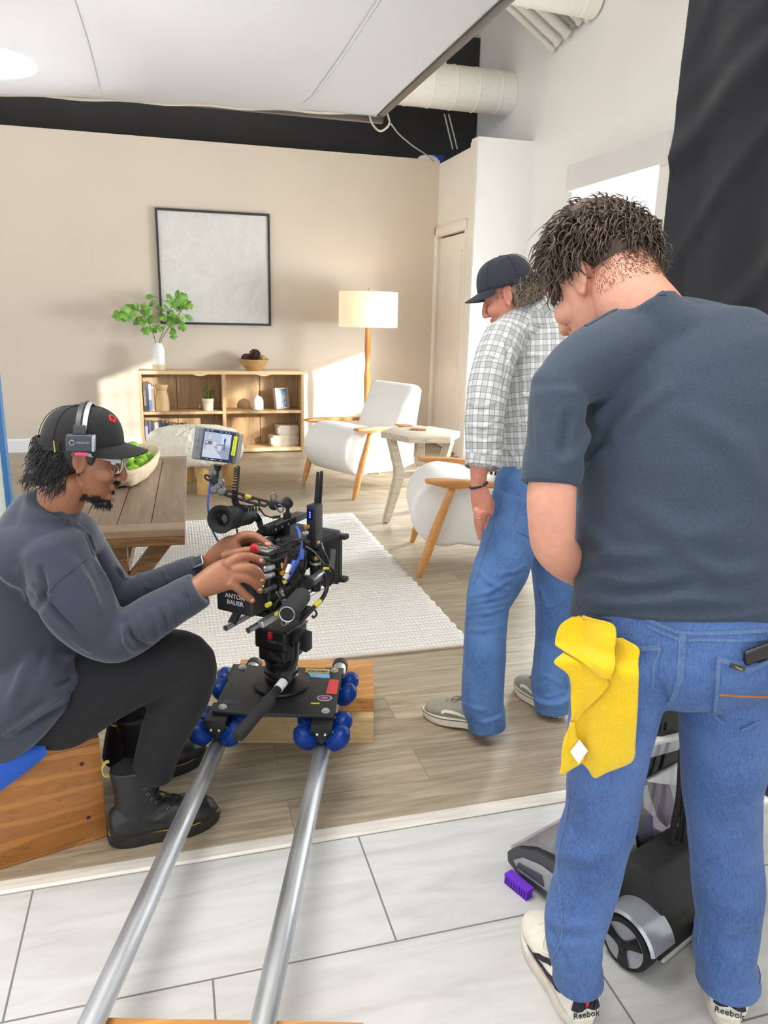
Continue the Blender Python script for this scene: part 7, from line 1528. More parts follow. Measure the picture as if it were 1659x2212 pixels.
for (x, y, r) in ((463, 1036, .013), (475, 1040, .012), (462, 1056, .012), (470, 1048, .011), (478, 1060, .012)):
    m = MB(); c = ap(x, y, -.035); m.cyl(c-V((0, .014, 0)), c+V((0, .014, 0)), r, n=24, bev=.003); m.cyl(c-V((0, .0155, 0)), c-V((0, .013, 0)), r*.5, n=18); m.build('ball_joint', GREY if r < .0125 else BK, arm)
m = MB(); m.tube(spline([ap(x, y, -.05) for x, y in ((456, 1038), (447, 1036), (442, 1029), (446, 1026), (454, 1030))], 5), .003, 6); m.build('wing_knob', BK, arm, smooth=180)
m = MB(); m.tube([ap(486, 1069, -.03), ap(478, 1060, -.035)], .004, 8); m.build('arm_tip', BK, arm)
# monitor
mq = [PY(428, 922, 2.10), PY(520, 934, 2.13), PY(509, 1004, 2.12), PY(417, 991, 2.09)]; mc = sum(mq, V())/4; mx_ = ((mq[1]-mq[0])+(mq[2]-mq[3])).normalized(); my_ = ((mq[0]-mq[3])+(mq[1]-mq[2])); my_ = (my_-mx_*my_.dot(mx_)).normalized(); mn = mx_.cross(my_)
if mn.dot(EYEP-mc) < 0: mn = -mn
TM = Matrix((mx_, my_, mn)).transposed().to_4x4(); TM.translation = mc; mw, mh = ((mq[1]-mq[0]).length+(mq[2]-mq[3]).length)/2, ((mq[0]-mq[3]).length+(mq[1]-mq[2]).length)/2
mon = bpy.data.objects.new('monitor', None); COL.objects.link(mon); mon.parent = cam_r; mon.location = mc-wloc(cam_r)
m = MB(TM); m.box((0, 0, -.012), (mw, mh, .022), None, .006, 3); m.build('housing', M_plain('monitor_grey', (120, 124, 126), .4, .3), mon)
m = MB(TM); m.box((.018, 0, -.020), (mw-.01, mh-.006, .030), None, .004, 2); m.build('back_shell', M_plain('monitor_silver', (176, 174, 168), .4, .5), mon)
m = MB(TM); m.box((.003, 0, .0003), (mw-.030, mh-.006, .002), None, .0008); m.build('screen_glass', M_plain('screen_navy', (38, 48, 84), .12), mon)
def emi(name, rgb, st=1.0): t = NT(name); e = t.n('ShaderNodeEmission', inp={'Color': srgb(*rgb), 'Strength': st}); t.l(e.outputs[0], t.out.inputs['Surface']); return t.m
sw, sh = mw-.046, mh-.020; x0 = -sw/2-.0015
def scr(P, rgb, nm, dz): m = MB(TM); m.prism([(x0+px*sw, sh/2-py*sh) for px, py in P], -.0003, (0, 0, .0016+dz), (1, 0, 0), (0, 1, 0)); return m.build(nm, emi('screen_%d_%d_%d' % rgb, rgb, .9), mon, smooth=0)
scr([(0, 0), (1, 0), (1, 1), (0, 1)], (176, 186, 206), 'live_image', 0)
for P, rgb, dz in (([(0, .55), (.35, .5), (.75, 1), (0, 1)], (196, 202, 216), .0002), ([(.35, .5), (1, .5), (1, 1), (.75, 1)], (150, 160, 184), .0002), ([(.12, .05), (.30, .05), (.30, .30), (.12, .30)], (150, 160, 176), .0003), ([(.135, .07), (.285, .07), (.285, .28), (.135, .28)], (188, 196, 210), .0004), ([(.04, .36), (.30, .34), (.30, .47), (.05, .50)], (112, 106, 106), .0003), ([(.06, .38), (.16, .37), (.16, .44), (.06, .45)], (204, 206, 212), .0004), ([(.34, .36), (.46, .36), (.48, .52), (.36, .54)], (206, 204, 212), .0003), ([(.50, .45), (.72, .44), (.72, .47), (.50, .48)], (110, 106, 116), .0004), ([(.52, .48), (.68, .50), (.66, .70), (.52, .68)], (200, 204, 214), .0003), ([(.64, .0), (1, 0), (1, .42), (.64, .40)], (196, 210, 230), .0002), ([(.75, .18), (.79, .16), (.81, .25), (.79, .40), (.76, .40), (.74, .28)], (72, 76, 104), .0004), ([(.74, .40), (.82, .40), (.84, .68), (.72, .66)], (120, 122, 140), .0003), ([(.02, .60), (.09, .52), (.10, .54), (.04, .60), (.09, .66), (.08, .68)], (60, 62, 76), .0004)): scr(P, rgb, 'live_image_detail', dz)
for px, w_ in ((.1, .08), (.26, .06), (.58, .06), (.64, .03), (.78, .06), (.9, .06)): m = MB(TM); m.box((x0+px*sw, sh/2+.004, .0016), (w_*sw, .0015, .0004)); m.build('screen_readout', emi('readout', (206, 214, 226), .9), mon, smooth=0)
for px, w_, g_ in ((.2, .06, 0), (.4, .12, 0), (.52, .06, 1), (.72, .08, 0)): m = MB(TM); m.box((x0+px*sw, -sh/2-.004, .0016), (w_*sw, .0015, .0004)); m.build('screen_readout', emi('readout_green', (70, 210, 120), .9) if g_ else emi('readout', (206, 214, 226), .9), mon, smooth=0)
m = MB(TM); m.box((mw/2-.013, .006, .0022), (.0105, mh*.60, .0008), Matrix.Rotation(-.02, 3, 'Z')); m.build('yellow_tape', M_plain('fluorescent_tape', (224, 238, 40), .6), mon)
q = random.Random(2); m = MB(TM)
for k in range(13): 
    if k == 7: continue
    yy = .028-k*.0036; m.tube([V((mw/2-.0155+q.uniform(0, .002), yy, .0029)), V((mw/2-.0125, yy-.0012+q.uniform(-.001, .001), .0029)), V((mw/2-.0150, yy-.0022, .0029))], .0004, 4)
m.build('handwriting', INK, mon)
for yy in (.008, -.01): m = MB(TM); m.cyl((-mw/2+.006, yy, -.001), (-mw/2+.006, yy, .0008), .0028, n=14); m.build('front_button', GREY, mon)
for yy in (.0, -.006, .006, -.026): m = MB(TM); m.cyl((mw/2+.013, yy, -.02), (mw/2+.0142, yy, -.02), .002, n=10); m.build('side_port', INK, mon)
m = MB(); m.cyl(ap(471, 1004, -.03), ap(470, 1016, -.03), .013, .009, n=10); m.cyl(ap(470, 1016, -.03), ap(469, 1036, -.035), .005, n=10); m.build('monitor_mount', BK, arm)
# eyepiece
ev = bpy.data.objects.new('eyepiece', None); COL.objects.link(ev); ev.parent = cam_r; e0, e1 = PY(476, 1122, 2.10), PY(534, 1112, 2.24); ev.location = e1-wloc(cam_r); ed = (e1-e0).normalized(); EL = (e1-e0).length
m = MB(); m.lathe([(r*1.22, z) for r, z in ((.024, .0), (.033, -.003), (.0335, .004), (.031, .012), (.031, .025), (.028, .03), (.028, EL*.5), (.025, EL*.52), (.025, EL), (0, EL), (0, .02), (.016, .016), (.018, .010), (.024, 0))], e0, ed, 40, cap=False); m.build('eyecup', BKR, ev, smooth=30)
m = MB(); m.lathe([(0, .012), (.0165, .011), (.012, .0095), (0, .008)], e0, ed, 28); m.build('ocular_glass', M_plain('dark_lens', (16, 20, 26), .04), ev)
m = MB(); m.box(e0.lerp(e1, .62)+V((0, 0, .024)), (.09, .028, .008), Rz(math.atan2(ed.y, ed.x)), .003); m.build('top_cover', GREY, ev)
m = MB(); m.tube(spline([PY(536, 1108, 2.24), PY(552, 1112, 2.25), PY(560, 1126, 2.25), PY(567, 1143, 2.24), PY(585, 1148, 2.22)], 6), [.013]*6+[.012]*6+[.010]*13, 12); m.build('eyepiece_bracket', BK, ev, smooth=60)
for x, y in ((533, 1100), (549, 1118)): m = MB(); c = PY(x, y, 2.22); m.cyl(c-V((0, .010, 0)), c+V((0, .012, 0)), .0085, n=16, bev=.002); m.build('bracket_knob', BK2, ev)
kc(kp(560, 1152, .07), kp(618, 1148, .07), .011, 'eyepiece_rod', BK)
# wireless transmitter
tx_ = bpy.data.objects.new('transmitter', None); COL.objects.link(tx_); tx_.parent = cam_r; c = kp(680, 1140, -.01); tx_.location = c-wloc(cam_r); TTx = KT.copy(); TTx.translation = c
hz = (kp(680, 1096, -.01)-kp(680, 1188, -.01)).length/2
m = MB(TTx); m.box2((0, 0, -hz), (.046, .030, hz), .003); m.build('housing', BK2, tx_); m = MB(TTx); m.box2((.003, -.0015, -hz+.004), (.044, .001, hz-.004), .001); m.build('side_plate', M_plain('grey_radio', (84, 82, 80), .5, .3), tx_)
for k in range(7): m = MB(TTx); m.box2((.008, -.003, .024-k*.0105), (.039, -.001, .0275-k*.0105), .0006); m.build('cooling_rib', GREY, tx_)
for k in range(3): m = MB(TTx); m.ell((-.0006, .017, hz-.022-k*.007), (.0014, .0022, .0022)); m.build('blue_light', emi('blue_led', (90, 120, 255), 6), tx_, smooth=180)
m = MB(TTx); m.box2((-.0008, .006, hz-.046), (.0005, .027, hz-.010)); m.build('light_window', M_plain('navy_window', (16, 22, 84), .3), tx_)
m = MB(TTx); m.box2((.012, -.0028, -hz+.012), (.026, -.001, -hz+.021), .001); m.build('small_label', M_plain('cream_label', (224, 208, 160), .6), tx_)
for x0_, x1_, y1_ in ((682, 687, 1019), (690, 695, 1017)):
    a_ = kp(x0_, 1096, .008); b_ = PY(x1_, y1_, a_.y+.01); m = MB(); m.tube([a_, a_.lerp(b_, .15), a_.lerp(b_, .5), a_.lerp(b_, .97), b_], [.0035, .0062, .0062, .0052, .003], 12); m.build('antenna', BKR, tx_, smooth=60)
for (x, y) in ((666, 1137), (664, 1150)): c = kp(x, y, .0); m = MB(); m.cyl(c, c-CF*.022-CL*-.004, .0062, n=16, bev=.001); m.cyl(c-CF*.006, c-CF*.010, .0078, n=16); m.build('gold_connector' if y < 1140 else 'silver_connector', GOLD if y < 1140 else STEEL, tx_)
kc(kp(682, 1188, -.0), kp(681, 1215, .0), .012, 'transmitter_post', BK); kc(kp(681, 1200, .0), kp(681, 1208, .0), .0125, 'brass_collar', GOLD); kc(kp(681, 1212, .0), kp(682, 1275, .0), .017, 'focus_motor_column', BK, None, 24, .003); kc(kp(681, 1213, .0), kp(681, 1218, .0), .0178, 'steel_collar', STEEL)
# lens motor, foam grip, brackets
a_, b_ = kp(668, 1259, -.055), kp(694, 1240, -.03); kc(a_, b_, .0150, 'lens_motor', M_plain('motor_grey', (96, 98, 102), .3, .6), None, 28, .002); m = MB(); dm_ = (b_-a_).normalized(); x_, y_, _ = frame_from(dm_)
for k in range(16): an2 = k*2*PI/16; m.tube([a_-dm_*.014+(x_*math.cos(an2)+y_*math.sin(an2))*.0125, a_+dm_*.002+(x_*math.cos(an2)+y_*math.sin(an2))*.0145], .0022, 5)
m.cyl(a_-dm_*.014, a_, .0125, n=20); m.build('ribbed_knob', BKR, cam_r)
a_, b_ = PY(620, 1327, 1.90), PY(653, 1286, 2.03); gd = (b_-a_).normalized(); gl_ = (b_-a_).length; m = MB(); m.lathe([(0, .0), (.020, .0), (.025, .003), (.027, .01), (.027, gl_-.01), (.024, gl_), (0, gl_)], a_, gd, 36); gr = m.build('foam_handgrip', FOAM, cam_r)
m = MB(); m.lathe([(.0195, -.001), (.0215, -.002), (.0225, .001), (.0225, .003)], a_, gd, 36, cap=False); m.build('grip_ring', STEEL, gr); m = MB(); m.lathe([(0, -.0015), (.019, -.0015), (.0195, 0)], a_, gd, 32); m.build('grip_end_cap', BKR, gr)
m = MB(); m.tube(spline([PY(648, 1345, 1.98), PY(672, 1318, 2.04), PY(694, 1296, 2.1), PY(706, 1270, 2.14), PY(704, 1240, 2.16)], 6), .0068, 10); m.build('grip_arm', BK, cam_r, smooth=60); m = MB(); m.tube([PY(679, 1311, 2.055), PY(691, 1299, 2.09)], .0078, 10); m.build('tape_mark', YTAPE, cam_r)
m = MB(); m.tube(spline([PY(668, 1310, 2.05), PY(680, 1318, 2.04), PY(684, 1326, 2.04), PY(678, 1334, 2.03), PY(674, 1330, 2.03)], 5), .0035, 8); m.build('ratchet_lever', BK2, cam_r, smooth=60)
# cables and connectors on the operator's side
def cable(pts, r, mt, nm='cable', n=8):
    m = MB(); m.tube(spline([kp(x, y, v) for x, y, v in pts], 6), r, n); return m.build(nm, mt, cam_r, smooth=180)
for y in (1229, 1245): 
    a_ = kp(571, y, -.004); m = MB(); m.cyl(a_, a_-CL*.006+CF*.002, .0085, n=16); m.cyl(a_+CF*.004-CL*.006, a_+CF*.030-CL*.010, .0072, n=16, bev=.001); m.cyl(a_+CF*.014-CL*.008, a_+CF*.02-CL*.009, .0085, n=16); m.build('video_connector', STEEL, cam_r)
    cable([(588, y-1, -.012), (598, y+1, -.016), (606, y+3, -.014), (611, y+6, -.012)], .003, BKR)
a_ = kp(570, 1277, -.006); m = MB(); m.cyl(a_, a_+CF*.05-CL*.004, .008, n=18, bev=.002); m.build('power_connector', GREY, cam_r)
m = MB(); c = kp(569, 1266, -.005); m.ell(c, (.002, .002, .002)); m.build('green_light', emi('green_led', (60, 230, 110), 3), cam_r, smooth=180)
cable([(596, 1278, -.012), (606, 1292, -.02), (612, 1305, -.03), (604, 1318, -.03)], .0042, GREY); cable([(590, 1312, -.02), (602, 1296, -.03), (618, 1290, -.03), (628, 1296, -.02)], .0042, BKR)
for pts, r, mt, nm in (([(560, 1205, -.004), (585, 1212, -.014), (606, 1206, -.03), (620, 1196, -.03), (628, 1182, -.02)], .0042, BKR, 'cable'), ([(622, 1184, -.022), (618, 1205, -.03), (614, 1235, -.02), (610, 1252, -.014)], .0036, M_plain('copper_red_cable', (150, 92, 76), .5), 'cable'), ([(640, 1138, .02), (646, 1150, 0), (650, 1180, -.02), (644, 1210, -.03), (628, 1240, -.03), (616, 1260, -.02)], .005, BLUEC, 'cable'),
        ([(634, 1170, -.015), (640, 1185, -.03), (630, 1200, -.035), (622, 1180, -.03), (634, 1168, -.03), (648, 1172, -.02)], .0036, BKR, 'cable'), ([(612, 1256, -.014), (616, 1275, -.03), (624, 1296, -.03), (632, 1306, -.02)], .0042, BKR, 'cable'), ([(655, 1160, -.005), (648, 1165, -.02), (630, 1168, -.03), (612, 1178, -.02), (600, 1176, .0)], .0045, BKR, 'cable'), ([(660, 1180, -.01), (676, 1190, -.03), (690, 1206, -.04), (706, 1224, -.05), (712, 1216, -.05), (700, 1190, -.05), (694, 1172, -.03)], .0024, GREY, 'cable'),
        ([(692, 1222, -.05), (706, 1222, -.06), (720, 1234, -.06), (722, 1250, -.06), (712, 1264, -.06), (700, 1266, -.055)], .0036, BKR, 'cable'), ([(640, 1230, -.012), (642, 1250, -.02), (632, 1268, -.024), (624, 1285, -.02)], .004, BKR, 'cable'), ([(654, 1196, -.01), (662, 1210, -.02), (658, 1234, -.025), (648, 1256, -.02), (646, 1270, -.015)], .0034, BKR, 'cable'), ([(636, 1215, -.01), (648, 1225, -.02), (656, 1245, -.02), (664, 1262, -.02)], .003, BKR, 'cable'),
        ([(600, 1196, -.006), (612, 1190, -.022), (630, 1192, -.03), (644, 1182, -.025), (652, 1168, -.01)], .0036, BKR, 'cable')): cable(pts, r, mt, nm)
for pts, r, mt, nm in (([(652, 1185, -.034), (650, 1208, -.036)], .0085, BLUEC, 'blue_cable_tag'), ([(636, 1212, -.040), (625, 1236, -.040)], .0085, BLUEC, 'blue_cable_tag'), ([(626, 1220, -.045), (619, 1238, -.045)], .0062, M_plain('white_tag', (214, 214, 210), .6), 'white_cable_tag'), ([(622, 1240, -.035), (615, 1250, -.03)], .0075, M_plain('white_tag', (214, 214, 210), .6), 'white_cable_tag'), ([(613, 1253, -.026), (616, 1260, -.03)], .0062, YTAPE, 'yellow_cable_mark'), ([(700, 1228, -.062), (709, 1228, -.062)], .0045, YTAPE, 'yellow_cable_mark'), ([(576, 1308, -.02), (584, 1304, -.02)], .007, YTAPE, 'yellow_cable_mark'), ([(596, 1327, -.03), (606, 1321, -.03)], .006, YTAPE, 'yellow_cable_mark'), ([(609, 1216, -.01), (610, 1228, -.014)], .0058, GOLD, 'orange_connector'), ([(609, 1232, -.014), (610, 1240, -.014)], .0085, M_plain('amber_plug', (214, 164, 40), .4), 'orange_connector')):
    m = MB(); m.tube([kp(x, y, v) for x, y, v in pts], r, 10); m.build(nm, mt, cam_r)
for x, y, v in ((610, 1272, -.012), (635, 1262, -.012), (631, 1290, -.015)):
    a_ = kp(x, y, v); m = MB(); d_ = V((.2, .2, -1)).normalized(); m.lathe([(0, 0), (.010, 0), (.0115, .003), (.0115, .014), (.009, .016), (.0085, .03), (.006, .038), (0, .038)], a_, d_, 20); m.build('multi_pin_plug', STEEL if x != 635 else BK2, cam_r)
for x, y, v, r in ((652, 1196, .0, .011), (660, 1172, .0, .009), (598, 1168, .03, .008), (640, 1168, .02, .010), (646, 1205, .0, .008)):
    a_ = kp(x, y, v); m = MB(); m.cyl(a_, a_-CL*.012, r, n=18, bev=.002); m.cyl(a_-CL*.012, a_-CL*.014, r*.5, n=14); m.build('control_knob', BK2, cam_r)
# coiled monitor cable and blue monitor cable
path = spline([ap(512, 1008, -.03), ap(511, 1030, -.03), ap(508, 1060, -.03), ap(507, 1078, -.03), ap(513, 1092, -.02), ap(530, 1098, -.02), ap(560, 1097, -.01)], 60); P = []; N_ = len(path); x_, y_, _ = frame_from(V((0, 0, 1)))
prev = None
for i, p in enumerate(path):
    t_ = V(tuple(path[min(i+1, N_-1)]-path[max(i-1, 0)])).normalized()
    if prev is None: prev = frame_from(t_)[0]
    prev = (prev-t_*prev.dot(t_)).normalized(); b_ = t_.cross(prev); a = i*.52; P.append(V(tuple(p))+(prev*math.cos(a)+b_*math.sin(a))*.0082)
m = MB(); m.tube(P, .0019, 5); m.build('coiled_cable', BKR, cam_r, smooth=180)
m = MB(); m.tube(spline([ap(560, 1097, -.01), ap(566, 1106, 0), ap(574, 1114, 0), ap(590, 1118, 0), ap(604, 1117, 0)], 6), .0022, 8); m.build('cable', BKR, cam_r, smooth=180); m = MB(); m.tube([ap(589, 1118, 0), ap(606, 1116, 0)], .0045, 10); m.build('cable_plug', BK2, cam_r)
m = MB(); m.tube(spline([ap(460, 1018, -.02), ap(455, 1036, -.03), ap(450, 1070, -.05), ap(450, 1105, -.05), ap(457, 1140, -.05), ap(474, 1172, -.04), ap(500, 1192, -.02), ap(530, 1200, 0)], 8), .0030, 8); m.build('blue_monitor_cable', BLUEC, cam_r, smooth=180)
m = MB(); m.tube(spline([PY(511, 1142, 2.2), PY(514, 1155, 2.2), PY(520, 1166, 2.2), PY(535, 1176, 2.2)], 6), .0028, 8); m.build('cable', M_plain('maroon_cable', (92, 40, 44), .5), cam_r, smooth=180)
m = MB(); m.box(PY(640, 1320, 2.06), (.05, .06, .03), Rz(PI/2-cyaw), .004); m.build('rod_clamp', BK, cam_r); m = MB(); m.tube([PY(500, 1348, 2.1), PY(520, 1310, 2.12)], .013, 16); m.build('accessory_barrel', BK2, cam_r)
# ================================================================== CARPET CLEANER in front of the man in the T-shirt
VO = V((.962, 1.225, 0)); vf = V((-.36, .93, 0)).normalized(); vl = V((-vf.y, vf.x, 0)); VT = Matrix((vf, vl, V((0, 0, 1)))).transposed().to_4x4(); VT.translation = VO
vac = thing('carpet_cleaner', 'upright black and silver carpet cleaner with purple details between the jeans legs', 'carpet cleaner', tuple(VO))
CLR = NT('smoky_clear_plastic'); _a = CLR.n('ShaderNodeBsdfTransparent'); _a.inputs[0].default_value = (.80, .78, .82, 1); _g = CLR.n('ShaderNodeBsdfGlossy', inp={'Roughness': .08}); _d = CLR.n('ShaderNodeBsdfDiffuse', inp={'Color': (.55, .53, .56, 1)}); _m = CLR.n('ShaderNodeMixShader', inp={0: .12}); _n = CLR.n('ShaderNodeMixShader', inp={0: .22})
CLR.l(_a.outputs[0], _m.inputs[1]); CLR.l(_g.outputs[0], _m.inputs[2]); CLR.l(_m.outputs[0], _n.inputs[1]); CLR.l(_d.outputs[0], _n.inputs[2]); CLR.l(_n.outputs[0], CLR.out.inputs['Surface']); CLR = CLR.m
PUR = M_plain('purple_plastic', (96, 46, 150), .4); PUR2 = M_plain('purple_bristles', (104, 40, 190), .8, 0, .2, 300); SIL = M_plain('silver_plastic', (176, 180, 186), .22, .5); CHA = M_plain('charcoal_plastic', (62, 64, 68), .45); LGR = M_plain('light_grey_plastic', (150, 152, 156), .4); GLO = M_plain('gloss_black', (20, 20, 22), .12); WHP = M_plain('white_plastic_panel', (222, 222, 218), .4); LIM = M_plain('lime_button', (150, 210, 40), .4)
def vb(lo, hi, nm, mt, bev=.004, seg=2): m = MB(VT); m.box2(lo, hi, bev, seg); return m.build(nm, mt, vac)
def vprism(P, y0, y1, nm, mt, bev=.004): m = MB(VT); m.prism(P, y1-y0, (0, y1, 0), (1, 0, 0), (0, 0, 1), bev); return m.build(nm, mt, vac)
# nozzle
vprism([(.10, .020), (.335, .016), (.375, .03), (.38, .060), (.35, .095), (.28, .125), (.10, .135)], -.30, .012, 'nozzle_housing', CHA, .008)
vprism([(.15, .045), (.33, .035), (.35, .055), (.32, .082), (.26, .100), (.15, .100)], .0125, .017, 'nozzle_side_panel', LGR, .003)
vprism([(.24, .05), (.335, .045), (.33, .062), (.25, .078)], .0172, .021, 'side_recess', CHA, .002)
m = MB(VT); m.rings([[V((x, y, z)) for y in np.linspace(.008, -.296, 9)]+[V((x, y, z-.012)) for y in np.linspace(-.296, .008, 9)] for x, z in ((.16, .165), (.22, .165), (.28, .150), (.33, .122), (.368, .085))]); m.build('clear_nozzle_cover', CLR, vac, smooth=40)
for k in range(3): vb((.20+.04*k, -.27, .128-.012*k), (.215+.04*k, -.02, .133-.012*k), 'purple_strip', PUR, .002)
vb((.185, -.10, .166), (.225, -.045, .174), 'lime_button', LIM, .003)
m = MB(VT)
for k in range(9):
    for j in range(3): m.box((.272+k*.009, .030+j*.008, .013), (.0065, .0065, .026), None, .002)
m.box((.308, .036, .027), (.082, .026, .008), None, .002)
m.build('edge_brush', PUR2, vac)
# wheels, fender, motor base
for y0, y1, nm in ((.02, -.022, 'wheel'), (-.27, -.312, 'wheel')):
    m = MB(VT); m.cyl((0, y0, .064), (0, y1, .064), .064, n=56, bev=.006); w_ = m.build(nm, BKR, vac)
    if y0 > 0:
        m = MB(VT); m.lathe([(0, 0), (.050, 0), (.052, .002), (0, .004)], (0, y0-.001, .064), (0, 1, 0), 40); m.build('hub_disc', SIL, w_)
        for k in range(3):
            a = .4+k*2*PI/3; m = MB(VT); d = V((math.cos(a), 0, math.sin(a))); s = V((-d.z, 0, d.x)); c = V((0, y0+.0035, .064)); m.rings([[c+d*r-s*w, c+d*r+s*w, c+d*r+s*w+V((0, .003, 0)), c+d*r-s*w+V((0, .003, 0))] for r, w in ((0, .012), (.02, .009), (.051, .016))]); m.build('spoke', GLO, w_)
m = MB(VT); A = np.linspace(math.radians(25), math.radians(165), 22); m.rings([[V((r*math.cos(a), y, .064+r*math.sin(a))) for r, y in ((.070, .018), (.074, .022), (.080, .016), (.081, -.06), (.074, -.062), (.070, -.055))] for a in A]); m.build('silver_fender', SIL, vac, smooth=40)
m = MB(VT); m.rings([[V((x+r*math.cos(a), y, .075+r*math.sin(a)*.95)) for a in np.linspace(0, 2*PI, 28, endpoint=False)] for y, r, x in ((-.024, .055, .01), (-.03, .066, .01), (-.26, .066, .01), (-.268, .055, .01))]); m.build('motor_housing', BK2, vac, smooth=50)
vprism([(-.055, .014), (.12, .014), (.12, .15), (.07, .22), (.0, .21), (-.05, .12)], -.262, -.05, 'base_body', BK2, .01)
vb((-.058, -.25, .010), (-.04, -.06, .022), 'base_strip', WHP, .002)
# upright: Y planes near 1.36
Yv = 1.375
def up(px, d, nm, mt, dy=0, bev=.003): m = MB(); ppr(m, px, Yv+dy, d, bev); return m.build(nm, mt, vac)
up([(1384, 1690), (1478, 1640), (1482, 1880), (1440, 1900), (1402, 1880), (1376, 1800)], .10, 'clean_tank', CLR, .0, .008)
up([(1356, 1770), (1390, 1700), (1398, 1860), (1420, 1890), (1470, 1905), (1470, 1925), (1340, 1905), (1336, 1860)], .11, 'tank_frame', CHA, .012, .006)
up([(1330, 1862), (1366, 1755), (1384, 1880), (1328, 1882)], .03, 'white_side_panel', WHP, -.012, .004)
up([(1400, 1760), (1412, 1764), (1412, 1830), (1398, 1840), (1388, 1780)], .05, 'purple_float', PUR, .02, .004)
up([(1392, 1840), (1440, 1815), (1470, 1830), (1470, 1870), (1440, 1886), (1404, 1868)], .05, 'purple_tank_base', M_plain('dull_purple', (110, 92, 130), .35), .022, .004)
up([(1412, 1690), (1446, 1690), (1466, 1760), (1440, 1790), (1424, 1740)], .04, 'inner_duct', M_plain('mauve_duct', (124, 112, 128), .35), .02, .004)
up([(1400, 1690), (1470, 1650), (1474, 1700), (1420, 1692)], .05, 'white_wedge', WHP, -.004, .003)
up([(1384, 1692), (1402, 1625), (1476, 1610), (1476, 1660), (1392, 1700)], .10, 'black_collar', GLO, .004, .004)
up([(1398, 1640), (1404, 1608), (1474, 1592), (1476, 1618)], .11, 'silver_bar', SIL, -.006, .003); up([(1406, 1606), (1474, 1590), (1474, 1597), (1407, 1613)], .02, 'bright_edge', WHP, -.010, .001)
up([(1410, 1610), (1424, 1540), (1440, 1515), (1476, 1500), (1480, 1592)], .07, 'upper_body', LGR, .02, .006); up([(1424, 1596), (1428, 1520), (1478, 1505), (1480, 1592)], .07, 'upper_cover', GLO, .006, .006)
hb0, hb1 = PY(1446, 1520, 1.42), PY(1452, 1262, 1.565); m = MB(); m.tube([hb0, hb0.lerp(hb1, .5), hb1, hb1+(hb1-hb0)*.12], [.018, .015, .015, .016], 18); m.build('handle_bar', BK2, vac)
for k, pts in enumerate(([(1476, 1600), (1470, 1700), (1462, 1770), (1440, 1830), (1444, 1880), (1460, 1930), (1484, 1950)], [(1482, 1610), (1478, 1720), (1468, 1800), (1456, 1860), (1470, 1920), (1490, 1940)], [(1488, 1620), (1486, 1720), (1476, 1820), (1474, 1880), (1482, 1930), (1496, 1930)], [(1470, 1620), (1464, 1720), (1452, 1790), (1450, 1850), (1454, 1900)])):
    m = MB(); m.tube(spline([PY(x, y, Yv-.035-.006*k) for x, y in pts], 8), .0052, 10); m.build('power_cord', BKR, vac, smooth=180)
for x, y in ((1469, 1830), (1481, 1826)): m = MB(); m.cyl(PY(x, y-7, Yv-.045), PY(x, y+7, Yv-.045), .0024, n=10); m.build('plug_pin', GOLD, vac)
up([(1478, 1800), (1520, 1780), (1520, 1880), (1476, 1890)], .06, 'rear_cover', BK2, .02, .006)
m = MB(); c = PY(1486, 1905, Yv-.015); m.cyl(c-V((0, .02, 0)), c+V((0, .03, 0)), .026, n=28, bev=.005); m.build('purple_knob', PUR, vac)
# ================================================================== CAMERA, LIGHT, VIEW
cam = bpy.data.objects.new('camera', bpy.data.cameras.new('camera')); COL.objects.link(cam)
cam.data.sensor_fit = 'VERTICAL'; cam.data.sensor_height = 36; cam.data.lens = FPX*36/2212; cam.data.clip_start = .05; cam.data.clip_end = 100
cam.matrix_world = Matrix(((RT.x, UP.x, -FW.x, EYEP.x), (RT.y, UP.y, -FW.y, EYEP.y), (RT.z, UP.z, -FW.z, EYEP.z), (0, 0, 0, 1)))
SC.camera = cam
def light(name, kind, loc, energy, color=(1, 1, 1), target=None, **kw):
    d = bpy.data.lights.new(name, kind); d.energy = energy; d.color = color
    for k, v in kw.items(): setattr(d, k, v)
    o = bpy.data.objects.new(name, d); COL.objects.link(o); o.location = loc
    if target is not None: o.rotation_euler = (V(target)-V(loc)).to_track_quat('-Z', 'Y').to_euler()
    return o
SUN = V((-1, 1.40, -.37)).normalized()
o = light('sun', 'SUN', (8, -4, 4), 6.5, (1, .93, .82), angle=math.radians(1.2)); o.rotation_euler = SUN.to_track_quat('-Z', 'Y').to_euler()
light('silk_lamp', 'AREA', (-1.05, 5.2, 4.1), 60, (.97, .98, 1), (-1.05, 5.2, 2.9), shape='DISK', size=.6, spread=math.radians(70))
light('silk_lamp', 'AREA', (-.5, 3.0, 4.6), 82, (1, .99, .97), (-.5, 3.0, 2.9), shape='RECTANGLE', size=2.4, size_y=3.6, spread=math.radians(95))
for x, y in ((-1.3, -.7), (.5, -.6), (1.9, .6), (-.4, .9)): light('added_overhead_fill', 'AREA', (x, y, 4.65), 17, (1, .99, .97), (x, y, 0), shape='RECTANGLE', size=1.2, size_y=.6)  # unseen overhead fill, added to brighten the near tile floor
light('added_wall_fill', 'AREA', (-.6, 3.4, 4.5), 26, (1, .98, .95), (-.9, 8.4, 1.6), shape='DISK', size=.8)  # unseen lamp added to lift the beige back wall
light('window_daylight', 'AREA', (XB+.6, 3.6, 1.6), 170, (.93, .97, 1), (0, 4.6, 1.0), shape='RECTANGLE', size=2.2, size_y=1.7)
light('window_daylight', 'AREA', (XB+.5, 5.83, 1.7), 460, (.93, .97, 1), (0, 5.6, 1.2), shape='RECTANGLE', size=1.2, size_y=1.5)
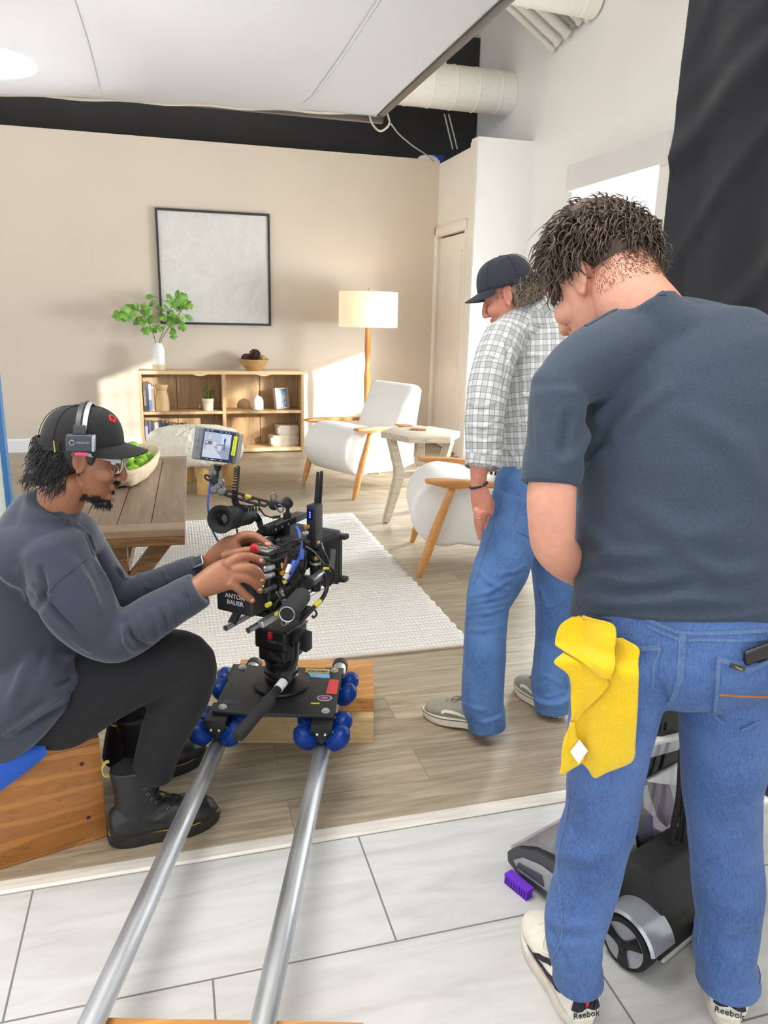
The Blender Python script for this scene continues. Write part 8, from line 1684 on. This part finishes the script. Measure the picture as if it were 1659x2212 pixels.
# added unseen spot; its mask draws a paned sun patch beside the bookcase
sp = light('added_pane_spot', 'SPOT', (-.25, -2.2, 2.7), 5200, (1, .96, .88), (-.42, 8.39, .45), spot_size=math.radians(7), spot_blend=.1, shadow_soft_size=.04)
sp.data.use_nodes = True; nt = sp.data.node_tree; em = nt.nodes['Emission']
def N(op, a, b=None):
    n = nt.nodes.new('ShaderNodeMath'); n.operation = op
    for i, v in enumerate((a, b)):
        if v is None: continue
        if isinstance(v, (int, float)): n.inputs[i].default_value = v
        else: nt.links.new(v, n.inputs[i])
    return n.outputs[0]
tc = nt.nodes.new('ShaderNodeTexCoord'); sx = nt.nodes.new('ShaderNodeSeparateXYZ'); nt.links.new(tc.outputs['Normal'], sx.inputs[0])
U = N('MULTIPLY', N('DIVIDE', sx.outputs[0], sx.outputs[2]), -10.83); W = N('MULTIPLY', N('DIVIDE', sx.outputs[1], sx.outputs[2]), -10.83)
def band(v, c, h, soft=.02): # 1 inside |v-c|<h
    return N('MINIMUM', N('MAXIMUM', N('DIVIDE', N('SUBTRACT', h+soft/2, N('ABSOLUTE', N('SUBTRACT', v, c))), soft), 0.0), 1.0)
pt = N('MULTIPLY', band(U, 0, .285), band(N('SUBTRACT', W, N('MULTIPLY', U, .36)), -.11, .48))
for c in (-.13, .0, .13): pt = N('MULTIPLY', pt, N('SUBTRACT', 1.0, N('MULTIPLY', band(U, c, .008, .03), .55)))
for c in (.13, -.18): pt = N('MULTIPLY', pt, N('SUBTRACT', 1.0, N('MULTIPLY', band(W, c, .008, .03), .5)))
nt.links.new(pt, em.inputs['Strength'])
light('lamp_bulb', 'POINT', (LX, LY, 1.5), 6, (1, .70, .40), shadow_soft_size=.05)
w = bpy.data.worlds.new('daylight'); SC.world = w; w.use_nodes = True
bg = w.node_tree.nodes['Background']; bg.inputs[0].default_value = (.93, .965, 1, 1); bg.inputs[1].default_value = 1.35
SC.view_settings.view_transform = 'Standard'; SC.view_settings.look = 'None'; SC.view_settings.gamma = 1; SC.view_settings.use_curve_mapping = False
SC.view_settings.exposure = 0.33
SC.cycles.max_bounces = 8; SC.cycles.diffuse_bounces = 5; SC.cycles.transparent_max_bounces = 16; SC.cycles.sample_clamp_indirect = 6; SC.cycles.caustics_reflective = False; SC.cycles.caustics_refractive = False
SC.cycles.use_denoising = True
